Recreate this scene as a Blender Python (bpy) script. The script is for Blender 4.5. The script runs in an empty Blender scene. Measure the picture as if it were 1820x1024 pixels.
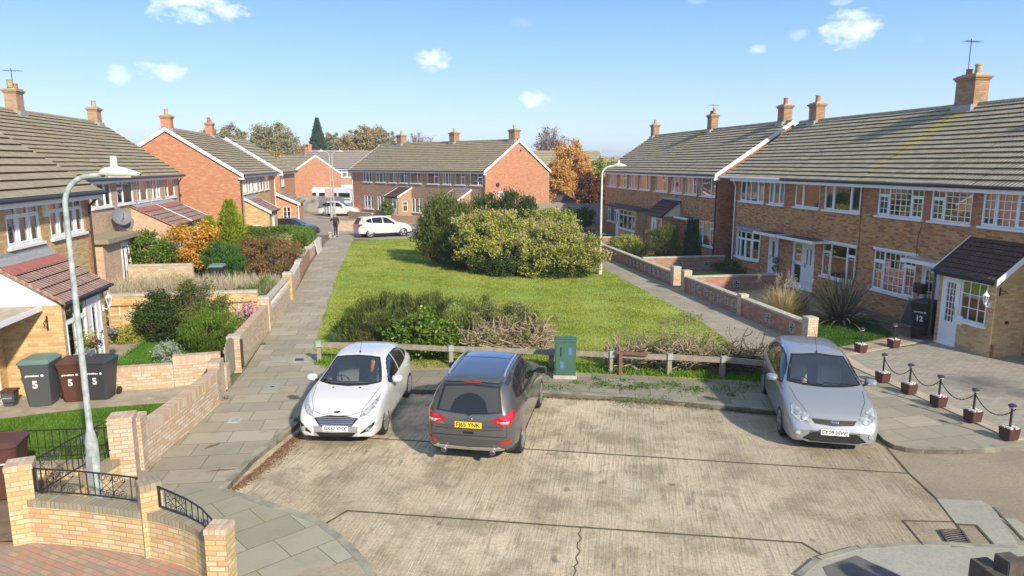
import bpy, bmesh, math, random
import numpy as np
from mathutils import Vector, Matrix
from mathutils.bvhtree import BVHTree
sc = bpy.context.scene
C = sc.collection
rnd = random.Random(7)
# ---------------------------------------------------------------- camera, sky, sun, exposure
FPX, CAMH, PITCH, YAW = 1250.0, 5.7, math.atan(220/1250.0), math.radians(9.6)
cam = bpy.data.objects.new('camera', bpy.data.cameras.new('camera')); C.objects.link(cam)
cam.location = (0, 0, CAMH); cam.rotation_euler = (math.pi/2-PITCH, 0, -YAW)
cam.data.lens = 36*FPX/1820; cam.data.sensor_width = 36; cam.data.clip_end = 5000; cam.data.clip_start = .1
sc.camera = cam
sc.view_settings.view_transform = 'Standard'; sc.view_settings.look = 'None'
sc.view_settings.exposure = 0.97; sc.view_settings.gamma = 1
SUN_EL = math.radians(30); SUN_AZ = (0.40, -0.917)          # unit vector on the ground towards the sun
world = bpy.data.worlds.new('World'); sc.world = world; world.use_nodes = True
def ray(x, y):
    cx = (x-910)/FPX; cy = (512-y)/FPX
    Yf = math.cos(PITCH)+math.sin(PITCH)*cy; Z = -math.sin(PITCH)+math.cos(PITCH)*cy
    return cx*math.cos(YAW)+Yf*math.sin(YAW), -cx*math.sin(YAW)+Yf*math.cos(YAW), Z
def G(x, y, z=0.):          # point of a horizontal plane seen at a photo pixel
    a, b, c = ray(x, y); t = (z-CAMH)/c; return (a*t, b*t)
def ONX(x, y, X):
    a, b, c = ray(x, y); t = X/a; return (b*t, CAMH+c*t)
def sky_world():
    nt = world.node_tree; nt.nodes.clear(); N = nt.nodes.new; Lk = nt.links.new
    out = N('ShaderNodeOutputWorld'); bg = N('ShaderNodeBackground'); bg.inputs[1].default_value = .225
    sky = N('ShaderNodeTexSky'); sky.sky_type = 'NISHITA'; sky.sun_disc = False
    sky.sun_elevation = SUN_EL; sky.sun_rotation = math.atan2(SUN_AZ[0], SUN_AZ[1])
    sky.air_density = 1.0; sky.dust_density = .3; sky.ozone_density = 2.0; sky.altitude = 50
    hs = N('ShaderNodeHueSaturation'); hs.inputs['Saturation'].default_value = 1.0; hs.inputs['Value'].default_value = 1.0
    tc = N('ShaderNodeTexCoord'); sz = N('ShaderNodeSeparateXYZ'); Lk(tc.outputs['Generated'], sz.inputs[0]); gr = N('ShaderNodeValToRGB'); e = gr.color_ramp.elements
    stops = [(0.0, (.30, .37, .46)), (.04, (.25, .335, .455)), (.115, (.155, .26, .50)), (.21, (.08, .19, .53)), (.5, (.14, .20, .30)), (1.0, (.15, .19, .25))]
    while len(e) < len(stops): e.new(.5)
    for k_, (p_, c_) in enumerate(stops): e[k_].position = p_; e[k_].color = c_+(1,)
    Lk(sz.outputs[2], gr.inputs[0]); sc_ = N('ShaderNodeVectorMath'); sc_.operation = 'SCALE'; sc_.inputs['Scale'].default_value = 5.0; Lk(gr.outputs[0], sc_.inputs[0])
    m0 = N('ShaderNodeMix'); m0.data_type = 'RGBA'; m0.inputs['Factor'].default_value = .88; Lk(sky.outputs[0], m0.inputs['A']); Lk(sc_.outputs[0], m0.inputs['B']); Lk(m0.outputs['Result'], hs.inputs['Color'])
    nz = N('ShaderNodeTexNoise'); nz.inputs['Scale'].default_value = 38; nz.inputs['Detail'].default_value = 7
    nz.inputs['Roughness'].default_value = .6
    mp = N('ShaderNodeMapping'); mp.inputs['Scale'].default_value = (1, 1, 1.8); Lk(tc.outputs['Generated'], mp.inputs[0]); Lk(mp.outputs[0], nz.inputs['Vector'])
    def M(op, a, b=None, clamp=False):
        m = N('ShaderNodeMath'); m.operation = op; m.use_clamp = clamp
        for i, v in enumerate((a, b)):
            if v is None: continue
            if isinstance(v, (int, float)): m.inputs[i].default_value = v
            else: Lk(v, m.inputs[i])
        return m.outputs[0]
    def D(vec):
        d = N('ShaderNodeVectorMath'); d.operation = 'DOT_PRODUCT'; Lk(tc.outputs['Generated'], d.inputs[0]); d.inputs[1].default_value = vec
        return d.outputs['Value']
    total = None
    clouds = [(350, 12, 80, 25, 1.15), (291, 126, 40, 14, 1), (211, 133, 22, 12, .8), (777, 102, 40, 16, 1), (950, 177, 30, 13, .95), (1511, 52, 52, 22, 1.1),
              (1347, 87, 18, 8, .7), (1418, 62, 24, 7, .6), (1500, 2, 22, 5, .7), (925, 40, 26, 6, .35), (1630, 70, 16, 6, .3), (793, 188, 18, 8, .25), (1240, 3, 20, 5, .5), (380, 205, 40, 10, .15)]
    for px, py, sx, sy, amp in clouds:
        d = Vector(ray(px, py)).normalized(); r = Vector((0, 0, 1)).cross(d).normalized()*-1; u = r.cross(d).normalized()
        a = M('DIVIDE', D(r), sx/FPX*.9); b = M('DIVIDE', D(u), sy/FPX*1.25)
        q = M('SUBTRACT', 1.0, M('ADD', M('MULTIPLY', a, a), M('MULTIPLY', b, b)))
        q = M('MULTIPLY', M('ADD', q, M('MULTIPLY', M('SUBTRACT', nz.outputs[0], .52), 4.2)), .6*amp, True)
        f = M('MULTIPLY', M('GREATER_THAN', D(d), 0), M('MULTIPLY', q, min(1, amp)))
        total = f if total is None else M('MAXIMUM', total, f)
    mx = N('ShaderNodeMix'); mx.data_type = 'RGBA'
    Lk(M('MULTIPLY', total, .9, True), mx.inputs['Factor']); Lk(hs.outputs[0], mx.inputs['A']); mx.inputs['B'].default_value = (3.3, 3.35, 3.5, 1)
    Lk(mx.outputs['Result'], bg.inputs[0]); Lk(bg.outputs[0], out.inputs[0])
sky_world()
sl = bpy.data.lights.new('sun', 'SUN'); sl.energy = 3.3; sl.angle = math.radians(1.8); sl.color = (1, .88, .70)
sun = bpy.data.objects.new('sun', sl); C.objects.link(sun)
sun.rotation_euler = Vector((SUN_AZ[0]*math.cos(SUN_EL), SUN_AZ[1]*math.cos(SUN_EL), math.sin(SUN_EL))).to_track_quat('Z', 'Y').to_euler()
sun.location = (0, 0, 60)
# ---------------------------------------------------------------- mesh helpers
def auto_uv(me):
    uv = me.uv_layers.new(name='UVMap'); n = len(me.loops); co = np.empty(len(me.vertices)*3); me.vertices.foreach_get('co', co); co = co.reshape(-1, 3)
    vi = np.empty(n, int); me.loops.foreach_get('vertex_index', vi)
    pn = np.empty(len(me.polygons)*3); me.polygons.foreach_get('normal', pn); pn = pn.reshape(-1, 3)
    tot = np.empty(len(me.polygons), int); me.polygons.foreach_get('loop_total', tot)
    ln = np.repeat(pn, tot, axis=0); p = co[vi]
    h = np.hypot(ln[:, 0], ln[:, 1]); flat = h < .3; hh = np.where(flat, 1, h)
    t = np.stack([-ln[:, 1]/hh, ln[:, 0]/hh, 0*h], 1); t[flat] = (1, 0, 0)
    b = np.cross(ln, t); b[flat] = (0, 1, 0)
    uv.data.foreach_set('uv', np.stack([(p*t).sum(1), (p*b).sum(1)], 1).ravel())
class MB:
    def __init__(s): s.v = []; s.f = []; s.m = []; s.uv = {}
    def face(s, pts, m=0, uv=None):
        i = len(s.v); s.v += [tuple(p) for p in pts]; s.f.append(tuple(range(i, i+len(pts)))); s.m.append(m)
        if uv: s.uv[len(s.f)-1] = uv
    def box(s, x0, x1, y0, y1, z0, z1, m=0, M=None):
        P = [Vector(p) for p in ((x0, y0, z0), (x1, y0, z0), (x1, y1, z0), (x0, y1, z0), (x0, y0, z1), (x1, y0, z1), (x1, y1, z1), (x0, y1, z1))]
        if M is not None: P = [M @ p for p in P]
        i = len(s.v); s.v += [tuple(p) for p in P]
        for f in ((0, 3, 2, 1), (4, 5, 6, 7), (0, 1, 5, 4), (1, 2, 6, 5), (2, 3, 7, 6), (3, 0, 4, 7)): s.f.append(tuple(i+k for k in f)); s.m.append(m)
    def bar(s, a, b, w, h, m=0, up=(0, 0, 1)):     # box along a line
        a = Vector(a); b = Vector(b); d = b-a; L = d.length
        if L < 1e-6: return
        d.normalize(); r = d.cross(Vector(up))
        if r.length < 1e-4: r = d.cross(Vector((1, 0, 0)))
        r.normalize(); u = r.cross(d)
        M = Matrix(((d.x, r.x, u.x, a.x), (d.y, r.y, u.y, a.y), (d.z, r.z, u.z, a.z), (0, 0, 0, 1)))
        s.box(0, L, -w/2, w/2, -h/2, h/2, m, M)
    def tube(s, pts, rad, n=8, m=0, cap=True):
        pts = [Vector(p) for p in pts]; rs = rad if hasattr(rad, '__len__') else [rad]*len(pts)
        base = len(s.v); prev = None
        for k, p in enumerate(pts):
            d = (pts[min(k+1, len(pts)-1)]-pts[max(k-1, 0)]).normalized()
            if prev is None:
                r = d.cross(Vector((0, 0, 1)))
                if r.length < .05: r = d.cross(Vector((1, 0, 0)))
            else: r = prev-d*prev.dot(d)
            r.normalize(); prev = r; u = d.cross(r)
            for j in range(n):
                a = 2*math.pi*j/n; s.v.append(tuple(p+(r*math.cos(a)+u*math.sin(a))*rs[k]))
        for k in range(len(pts)-1):
            for j in range(n):
                a = base+k*n+j; b = base+k*n+(j+1) % n; s.f.append((a, b, b+n, a+n)); s.m.append(m)
        if cap:
            s.f.append(tuple(base+j for j in range(n))[::-1]); s.m.append(m)
            s.f.append(tuple(base+(len(pts)-1)*n+j for j in range(n))); s.m.append(m)
    def lathe(s, prof, n=16, m=0, M=None):          # (r,z) profile round z
        base = len(s.v)
        for r, z in prof:
            for j in range(n):
                a = 2*math.pi*j/n; p = Vector((r*math.cos(a), r*math.sin(a), z)); s.v.append(tuple(M @ p if M is not None else p))
        for k in range(len(prof)-1):
            for j in range(n):
                a = base+k*n+j; b = base+k*n+(j+1) % n; s.f.append((a, b, b+n, a+n)); s.m.append(m)
        s.f.append(tuple(base+j for j in range(n))[::-1]); s.m.append(m)
        s.f.append(tuple(base+(len(prof)-1)*n+j for j in range(n))); s.m.append(m)
    def prism(s, poly, z0, z1, m=0, mtop=None, M=None):     # poly counter-clockwise
        n = len(poly); T = lambda p: tuple(M @ Vector(p)) if M is not None else p
        i = len(s.v); s.v += [T((p[0], p[1], z0)) for p in poly]+[T((p[0], p[1], z1)) for p in poly]
        s.f.append(tuple(range(i, i+n))[::-1]); s.m.append(m); s.f.append(tuple(range(i+n, i+2*n))); s.m.append(m if mtop is None else mtop)
        for k in range(n):
            j = (k+1) % n; s.f.append((i+k, i+j, i+n+j, i+n+k)); s.m.append(m)
    def build(s, name, mats, parent=None, smooth=False, weld=False, bevel=0, recalc=False):
        me = bpy.data.meshes.new(name); me.from_pydata(s.v, [], s.f)
        if not hasattr(mats, '__len__'): mats = [mats]
        for m in mats: me.materials.append(m)
        me.polygons.foreach_set('material_index', s.m)
        if weld or bevel or recalc:
            bm = bmesh.new(); bm.from_mesh(me)
            if weld: bmesh.ops.remove_doubles(bm, verts=bm.verts, dist=1e-4)
            if recalc: bmesh.ops.recalc_face_normals(bm, faces=bm.faces)
            if bevel:
                es = [e for e in bm.edges if len(e.link_faces) == 2 and e.calc_face_angle(0) > .6]
                bmesh.ops.bevel(bm, geom=es, offset=bevel, segments=2, affect='EDGES', clamp_overlap=True)
            bm.to_mesh(me); bm.free()
        me.update(); auto_uv(me)
        for fi, uvs in s.uv.items():
            if weld or bevel or recalc: break
            p = me.polygons[fi]
            for k, li in enumerate(p.loop_indices): me.uv_layers[0].data[li].uv = uvs[k]
        if smooth: smooth_angle(me)
        return link(name, me, parent)
def smooth_angle(me, ang=.7):
    me.polygons.foreach_set('use_smooth', [True]*len(me.polygons))
    try: me.set_sharp_from_angle(angle=ang)
    except Exception: pass
def link(name, me, parent=None):
    o = bpy.data.objects.new(name, me); C.objects.link(o)
    if parent is not None: o.parent = parent
    return o
def keep(o, root):         # parent a mesh made in world coordinates under a thing that stands elsewhere
    o.parent = root; o.matrix_parent_inverse = root_mat(root).inverted(); return o
def root_mat(r): return Matrix.Translation(r.location) @ r.rotation_euler.to_matrix().to_4x4()
def tag(o, label, cat, group=None, kind=None):
    if label: o['label'] = label
    if cat: o['category'] = cat
    if group: o['group'] = group
    if kind: o['kind'] = kind
    return o
def thing(name, label, cat, loc=(0, 0, 0), rz=0, group=None):
    o = bpy.data.objects.new(name, None); C.objects.link(o); o.empty_display_size = .2
    o.location = loc; o.rotation_euler = (0, 0, rz); return tag(o, label, cat, group)
def struct(o): o['kind'] = 'structure'; return o
def dup(root, loc, rz=0, label=None, group=None, scale=None):
    r = root.copy(); C.objects.link(r); r.location = loc; r.rotation_euler = (0, 0, rz)
    if scale: r.scale = scale
    if label: r['label'] = label
    if group: r['group'] = group
    def rec(a, b):
        for ch in list(a.children):
            c = ch.copy(); C.objects.link(c); c.parent = b; rec(ch, c)
    rec(root, r); return r
def fastmesh(name, verts, nper, mats, parent=None, midx=None, smooth=False):    # verts (N*nper,3) as separate nper-gons
    n = len(verts)//nper; me = bpy.data.meshes.new(name)
    me.vertices.add(len(verts)); me.vertices.foreach_set('co', np.asarray(verts, dtype=np.float32).ravel())
    me.loops.add(n*nper); me.loops.foreach_set('vertex_index', np.arange(n*nper, dtype=np.int32))
    me.polygons.add(n); me.polygons.foreach_set('loop_start', np.arange(0, n*nper, nper, dtype=np.int32))
    me.polygons.foreach_set('loop_total', np.full(n, nper, dtype=np.int32))
    if not hasattr(mats, '__len__'): mats = [mats]
    for m in mats: me.materials.append(m)
    if midx is not None: me.polygons.foreach_set('material_index', np.asarray(midx, dtype=np.int32))
    me.update(calc_edges=True); me.validate()
    return link(name, me, parent)
def text_obj(name, s, size, mat, M, parent=None, ext=.002, align='CENTER', bold=0.0):
    cu = bpy.data.curves.new('t', 'FONT'); cu.body = s; cu.size = size; cu.extrude = ext; cu.align_x = align; cu.align_y = 'CENTER'; cu.offset = bold; cu.resolution_u = 3
    o = bpy.data.objects.new('t', cu); C.objects.link(o); bpy.context.view_layer.update()
    me = bpy.data.meshes.new_from_object(o.evaluated_get(bpy.context.evaluated_depsgraph_get())); bpy.data.objects.remove(o); bpy.data.curves.remove(cu)
    me.transform(M); me.materials.clear(); me.materials.append(mat); me.name = name
    return link(name, me, parent)
def frame(o, x, z):        # matrix with local x -> x, local z -> z, at o
    x = Vector(x).normalized(); z = Vector(z).normalized(); y = z.cross(x); return Matrix(((x.x, y.x, z.x, o[0]), (x.y, y.y, z.y, o[1]), (x.z, y.z, z.z, o[2]), (0, 0, 0, 1)))
# ---------------------------------------------------------------- materials
class NT:
    def __init__(s, name):
        s.mat = bpy.data.materials.new(name); s.mat.use_nodes = True; s.nt = s.mat.node_tree
        s.b = s.nt.nodes['Principled BSDF']; s.out = s.nt.nodes['Material Output']
    def n(s, t, **k):
        o = s.nt.nodes.new('ShaderNode'+t)
        for a, b in k.items(): setattr(o, a, b)
        return o
    def l(s, a, b): s.nt.links.new(a, b)
    def put(s, inp, v):
        if isinstance(v, (int, float)): inp.default_value = v
        elif isinstance(v, (tuple, list)): inp.default_value = tuple(v)+((1,) if len(v) == 3 and inp.type == 'RGBA' else ())
        else: s.l(v, inp)
    def m(s, op, a, b=0., c=None, clamp=False):
        o = s.n('Math', operation=op); o.use_clamp = clamp; s.put(o.inputs[0], a); s.put(o.inputs[1], b)
        if c is not None: s.put(o.inputs[2], c)
        return o.outputs[0]
    def mix(s, f, a, b, mode='MIX'):
        o = s.n('Mix', data_type='RGBA', blend_type=mode); s.put(o.inputs['Factor'], f); s.put(o.inputs['A'], a); s.put(o.inputs['B'], b); return o.outputs['Result']
    def noise(s, vec, scale, detail=4, rough=.55, dist=0, out=0):
        o = s.n('TexNoise'); s.l(vec, o.inputs['Vector']); o.inputs['Scale'].default_value = scale; o.inputs['Detail'].default_value = detail; o.inputs['Roughness'].default_value = rough; o.inputs['Distortion'].default_value = dist; return o.outputs[out]
    def ramp(s, f, stops, interp='LINEAR'):
        o = s.n('ValToRGB'); o.color_ramp.interpolation = interp; e = o.color_ramp.elements
        while len(e) < len(stops): e.new(.5)
        for k, (p, c) in enumerate(stops): e[k].position = p; e[k].color = tuple(c)+(1,) if len(c) == 3 else c
        s.l(f, o.inputs[0]); return o.outputs[0]
    def rng(s, v, a, b, c=0, d=1):
        o = s.n('MapRange'); s.l(v, o.inputs[0])
        for i, q in enumerate((a, b, c, d)): o.inputs[i+1].default_value = q
        return o.outputs[0]
    def co(s, kind='Object', rot=0, scale=(1, 1, 1), loc=(0, 0, 0)):
        t = s.n('TexCoord'); mp = s.n('Mapping'); mp.inputs['Rotation'].default_value = (0, 0, rot); mp.inputs['Scale'].default_value = scale; mp.inputs['Location'].default_value = loc
        s.l(t.outputs[kind], mp.inputs[0]); return mp.outputs[0]
    def bump(s, h, strength=.3, dist=.01):
        o = s.n('Bump'); o.inputs['Strength'].default_value = strength; o.inputs['Distance'].default_value = dist; s.l(h, o.inputs['Height']); s.l(o.outputs[0], s.b.inputs['Normal']); return o
    def col(s, c): s.put(s.b.inputs['Base Color'], c)
    def rough(s, r): s.put(s.b.inputs['Roughness'], r)
def plain(name, c, r=.6, metal=0, coat=0, spec=None, var=.0, vs=6):
    t = NT(name); t.rough(r); t.b.inputs['Metallic'].default_value = metal; t.b.inputs['Coat Weight'].default_value = coat; t.b.inputs['Coat Roughness'].default_value = .04
    if spec is not None: t.b.inputs['Specular IOR Level'].default_value = spec
    if var:
        nz = t.noise(t.co(), vs, 5, .6); f = t.rng(nz, .3, .7, 1-var, 1+var)
        vm = t.n('VectorMath', operation='SCALE'); vm.inputs[0].default_value = c[:3]; t.l(f, vm.inputs['Scale']); t.l(vm.outputs[0], t.b.inputs['Base Color'])
    else: t.col(c)
    return t.mat
def cells(t, vec, w, h, off, msize, seed=0):      # masonry / slab cells -> id random, mortar mask
    sp = t.n('SeparateXYZ'); t.l(vec, sp.inputs[0]); u, v = sp.outputs[0], sp.outputs[1]
    vr = t.m('DIVIDE', v, h); row = t.m('FLOOR', vr)
    us = t.m('ADD', t.m('DIVIDE', u, w), t.m('MULTIPLY', row, off)); colm = t.m('FLOOR', us)
    fx = t.m('MULTIPLY', t.m('FRACT', us), w); fy = t.m('MULTIPLY', t.m('FRACT', vr), h)
    e = t.m('MINIMUM', t.m('MINIMUM', fx, t.m('SUBTRACT', w, fx)), t.m('MINIMUM', fy, t.m('SUBTRACT', h, fy)))
    cx = t.n('CombineXYZ'); t.l(colm, cx.inputs[0]); t.l(row, cx.inputs[1]); cx.inputs[2].default_value = seed
    wn = t.n('TexWhiteNoise', noise_dimensions='3D'); t.l(cx.outputs[0], wn.inputs['Vector'])
    return wn.outputs['Value'], e
def masonry(name, cols, mortar, w=.225, h=.075, ms=.006, off=.5, kind='UV', rot=0, stain=.25, bump=.5, stainc=(.25, .22, .17), loc=(0, 0, 0), rough=.9, ss=.9, spots=()):
    t = NT(name); vec = t.co(kind, rot, loc=loc); idv, e = cells(t, vec, w, h, off, ms)
    stops = [(i/len(cols), c) for i, c in enumerate(cols)]
    c = t.ramp(idv, stops, 'CONSTANT')
    ob = t.co('Object'); n1 = t.noise(ob, 40, 4, .7); c = t.mix(t.rng(n1, .35, .7, 0, .3), c, (.9*cols[0][0]+.05, .9*cols[0][1]+.05, .9*cols[0][2]+.05))
    n2 = t.noise(ob, ss, 6, .62)
    c = t.mix(t.rng(n2, .48, .75, 0, stain), c, stainc)
    for sx_, sy_, sr_, sa_ in spots:
        pm = t.n('Mapping'); pm.inputs['Location'].default_value = (-sx_, -sy_, 0); t.l(ob, pm.inputs[0]); ln = t.n('VectorMath', operation='LENGTH'); t.l(pm.outputs[0], ln.inputs[0])
        c = t.mix(t.m('MULTIPLY', t.rng(t.m('ADD', ln.outputs['Value'], t.m('MULTIPLY', t.noise(ob, 2.2, 5, .7), sr_*1.2)), sr_*.7, sr_*1.5, sa_, 0), 1.0), c, (.09, .085, .08))
    mk = t.rng(e, ms*.55, ms*1.4, 1, 0); nm = t.mix(t.rng(t.noise(ob, 3, 5), .3, .7), tuple(.75*x for x in mortar), tuple(min(1, 1.15*x) for x in mortar))
    c = t.mix(mk, c, nm)
    t.col(c); t.rough(rough)
    hh = t.m('ADD', t.m('MULTIPLY', mk, -1.), t.m('MULTIPLY', n1, .5)); t.bump(hh, bump, .008)
    return t.mat
# brick kinds
BR_BROWN = masonry('brown_brick', [(.46, .215, .08), (.53, .275, .105), (.40, .15, .06), (.57, .33, .13), (.32, .095, .045), (.49, .235, .09), (.55, .295, .12)], (.43, .27, .15), stain=.12)
BR_RED = masonry('dark_red_brick', [(.38, .14, .06), (.44, .18, .075), (.32, .11, .045), (.47, .22, .09)], (.27, .19, .14), stain=.15)
BR_YEL = masonry('yellow_brick', [(.56, .37, .155), (.61, .43, .20), (.51, .32, .13), (.58, .41, .2), (.49, .28, .12), (.63, .46, .23)], (.46, .35, .21), stain=.2)
BR_NEAR = masonry('yellow_wall_brick', [(.56, .39, .17), (.60, .45, .23), (.57, .40, .17), (.60, .48, .29), (.52, .34, .16), (.62, .50, .30), (.55, .40, .25), (.58, .43, .2), (.54, .31, .15)], (.40, .32, .21), ms=.008, stain=.2, stainc=(.5, .38, .27))
BR_PINK = masonry('pink_buff_brick', [(.55, .37, .24), (.60, .43, .30), (.50, .32, .2), (.57, .41, .28), (.53, .35, .24)], (.45, .37, .29), stain=.2)
BR_ORG = masonry('orange_brick', [(.46, .185, .095), (.51, .22, .11), (.42, .16, .085), (.54, .28, .15), (.47, .20, .10)], (.44, .27, .17), stain=.22)
BR_BUFF = masonry('buff_brown_brick', [(.40, .26, .16), (.44, .29, .18), (.36, .22, .13), (.42, .27, .16)], (.36, .27, .19), stain=.15)
BR_ORNG2 = masonry('orange_end_brick', [(.50, .22, .10), (.55, .27, .13), (.46, .2, .09), (.58, .32, .16)], (.48, .32, .2), stain=.1)
BR_CHIM = masonry('dull_chimney_brick', [(.34, .20, .11), (.40, .25, .14), (.29, .16, .08), (.36, .22, .12)], (.30, .22, .14), stain=.5, stainc=(.26, .2, .1), ss=2.5)
BR_GARD = masonry('garden_wall_brick', [(.52, .40, .28), (.58, .47, .34), (.48, .34, .22), (.60, .50, .39), (.48, .33, .17), (.56, .44, .32), (.54, .42, .29)], (.38, .31, .23), ms=.008, stain=.35, stainc=(.48, .42, .33))
BR_GRED = masonry('red_garden_brick', [(.36, .16, .10), (.42, .21, .14), (.32, .14, .09), (.44, .26, .18)], (.36, .28, .22), stain=.35, stainc=(.26, .21, .16))
BR_CAP = masonry('brick_on_edge', [(.52, .38, .26), (.58, .46, .34), (.50, .31, .2), (.55, .42, .3), (.48, .33, .14)], (.44, .38, .3), w=.075, h=.3, off=0, stain=.5, stainc=(.42, .37, .3))
BR_CAPD = masonry('mossy_brick_on_edge', [(.30, .26, .17), (.36, .30, .2), (.27, .24, .16), (.33, .24, .15)], (.22, .2, .15), w=.075, h=.4, off=0, stain=.6, stainc=(.28, .28, .22))
def roof_mat(name, cols, streak=(.42, .40, .33), moss=(.36, .33, .06), mossamt=.35, bands=()):
    t = NT(name); vec = t.co('UV'); idv, e = cells(t, vec, .3, .33, 0, .004)
    ob = t.co('Object'); c = t.ramp(idv, [(i/len(cols), q) for i, q in enumerate(cols)], 'CONSTANT')
    c = t.mix(t.rng(t.noise(ob, .8, 6, .6), .35, .7, 0, .55), c, cols[-1]); c = t.mix(t.rng(t.noise(ob, 3.2, 7, .75), .48, .68, 0, .6), c, tuple(.6*x for x in cols[0]))
    c = t.mix(t.rng(t.noise(ob, 9, 6, .75), .55, .68, 0, .75), c, streak)
    c = t.mix(t.rng(t.noise(t.co('Object', loc=(7, 3, 1)), .45, 6, .7), .56, .72, 0, mossamt), c, moss)
    if bands:
        so = t.n('SeparateXYZ'); t.l(ob, so.inputs[0])
        for by, bx in bands:
            dd = t.m('ABSOLUTE', t.m('SUBTRACT', t.m('ADD', so.outputs[1], t.m('MULTIPLY', so.outputs[0], .10)), by+bx*.10)); c = t.mix(t.m('MULTIPLY', t.rng(t.m('ADD', dd, t.m('MULTIPLY', t.noise(ob, 4.5, 7, .8), 2.2)), 1.1, 1.6, .95, 0), t.rng(so.outputs[0], 18.3, 21.0, .25, 1)), c, (.58, .46, .07))
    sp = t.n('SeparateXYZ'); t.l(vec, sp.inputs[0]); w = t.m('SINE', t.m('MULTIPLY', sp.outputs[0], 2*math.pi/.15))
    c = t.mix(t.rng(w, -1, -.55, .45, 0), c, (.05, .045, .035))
    t.col(c); t.rough(.92); t.bump(t.m('ADD', t.m('MULTIPLY', w, .5), t.m('MULTIPLY', t.noise(ob, 30, 4), .5)), .9, .03); return t.mat
RF_GREY = roof_mat('grey_concrete_tiles', [(.36, .305, .20), (.41, .35, .235), (.32, .27, .18), (.38, .315, .205)])
RF_R = roof_mat('right_roof_tiles', [(.42, .36, .245), (.48, .41, .28), (.37, .315, .215), (.44, .37, .25)], bands=((24.9, 22), (48.2, 22), (59.2, 22)))
RF_PORCHRED = roof_mat('weathered_red_tiles', [(.33, .20, .16), (.38, .25, .2), (.36, .22, .18)], (.5, .42, .36), (.3, .2, .1), .1)
RF_PLUM = roof_mat('plum_tiles', [(.105, .05, .042), (.13, .065, .055), (.09, .045, .04)], (.2, .15, .13), (.12, .1, .05), .1)
RF_NEWRED = plain('new_red_tiles', (.36, .13, .10), .7, var=.15)
WHITE = plain('white_upvc', (.80, .81, .82), .35, var=.04)
CREAM = plain('cream_cladding', (.78, .74, .66), .5, var=.05)
BLACKP = plain('black_plastic', (.025, .023, .022), .4)
DKBROWN = plain('dark_brown_plastic', (.055, .035, .03), .4)
LEAD = plain('grey_lead', (.30, .31, .33), .5, var=.2, vs=9)
FELT = plain('dark_felt', (.075, .075, .08), .85, var=.3, vs=5)
MORT = plain('cement_flaunching', (.42, .36, .22), .9, var=.3, vs=12)
LICHEN = plain('lichen_brick', (.38, .33, .17), .95, var=.35, vs=14)
POT = plain('clay_pot', (.40, .15, .09), .8, var=.2)
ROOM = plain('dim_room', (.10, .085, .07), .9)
CURT = plain('net_curtain', (.62, .60, .57), .9, var=.1, vs=20)
CURTB = plain('beige_curtain', (.42, .36, .28), .9, var=.12, vs=20)
TEALG = plain('teal_glass', (.10, .30, .33), .15)
IRON = plain('black_iron', (.02, .02, .022), .45)
GALV = plain('grey_steel', (.46, .50, .50), .45, metal=.5, var=.12, vs=8)
LAMPP = plain('pale_lamp_paint', (.36, .41, .40), .6, var=.35, vs=9)
WOODG = plain('grey_wood', (.28, .245, .19), .9, var=.25, vs=8)
WOODD = plain('dark_wood', (.085, .07, .06), .9, var=.3, vs=8)
STONE = plain('coping_stone', (.46, .42, .35), .9, var=.25, vs=6)
BLOCKW = plain('pierced_block_concrete', (.56, .54, .50), .9, var=.15, vs=8)
def glass_mat(name, tint=(.55, .62, .62), refl=.16, rough=.02):
    t = NT(name); nt = t.nt; tr = t.n('BsdfTransparent'); tr.inputs[0].default_value = tint+(1,)
    gl = t.n('BsdfGlossy'); gl.inputs['Roughness'].default_value = rough; gl.inputs[0].default_value = (1, 1, 1, 1)
    fr = t.n('Fresnel'); fr.inputs[0].default_value = 1.52; ms = t.n('MixShader'); t.l(t.m('ADD', fr.outputs[0], refl, clamp=True), ms.inputs[0]); t.l(tr.outputs[0], ms.inputs[1]); t.l(gl.outputs[0], ms.inputs[2]); t.l(ms.outputs[0], t.out.inputs[0]); return t.mat
GLASS = glass_mat('window_glass')
CARGLASS = glass_mat('car_glass', (.82, .88, .88), .12, .01)
PRIVGLASS = plain('privacy_glass', (.012, .013, .014), .05, spec=.8)
def leafmat(name, cols, rough=.6, trans=.25):
    t = NT(name); g = t.n('NewGeometry'); c = t.ramp(g.outputs['Random Per Island'], [(i/max(1, len(cols)-1), q) for i, q in enumerate(cols)])
    nz = t.noise(t.co(), 1.3, 3); c = t.mix(t.rng(nz, .35, .68, 0, .55), c, tuple(.55*x for x in cols[0]))
    t.col(c); t.rough(rough); t.b.inputs['Specular IOR Level'].default_value = .25
    tr = t.n('BsdfTranslucent'); t.l(c, tr.inputs[0]); ms = t.n('MixShader'); ms.inputs[0].default_value = trans; t.l(t.b.outputs[0], ms.inputs[1]); t.l(tr.outputs[0], ms.inputs[2]); t.l(ms.outputs[0], t.out.inputs[0]); return t.mat
LF_DK = leafmat('dark_green_leaves', [(.035, .07, .018), (.06, .11, .025), (.085, .14, .035)])
LF_HEB = leafmat('olive_green_leaves', [(.07, .11, .025), (.13, .17, .035), (.24, .25, .06)])
LF_LAUR = leafmat('laurel_leaves', [(.06, .14, .02), (.10, .21, .03), (.38, .42, .05)], .4)
LF_YG = leafmat('yellow_green_leaves', [(.16, .23, .03), (.42, .46, .07), (.62, .57, .13), (.50, .50, .12)])
LF_YG2 = leafmat('mixed_autumn_leaves', [(.13, .2, .03), (.34, .40, .06), (.56, .54, .11), (.48, .46, .12)])
LF_ORG = leafmat('orange_leaves', [(.58, .28, .03), (.74, .40, .05), (.68, .46, .08)])
LF_GOLD = leafmat('golden_conifer_leaves', [(.16, .26, .02), (.34, .42, .03), (.42, .48, .05)])
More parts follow.
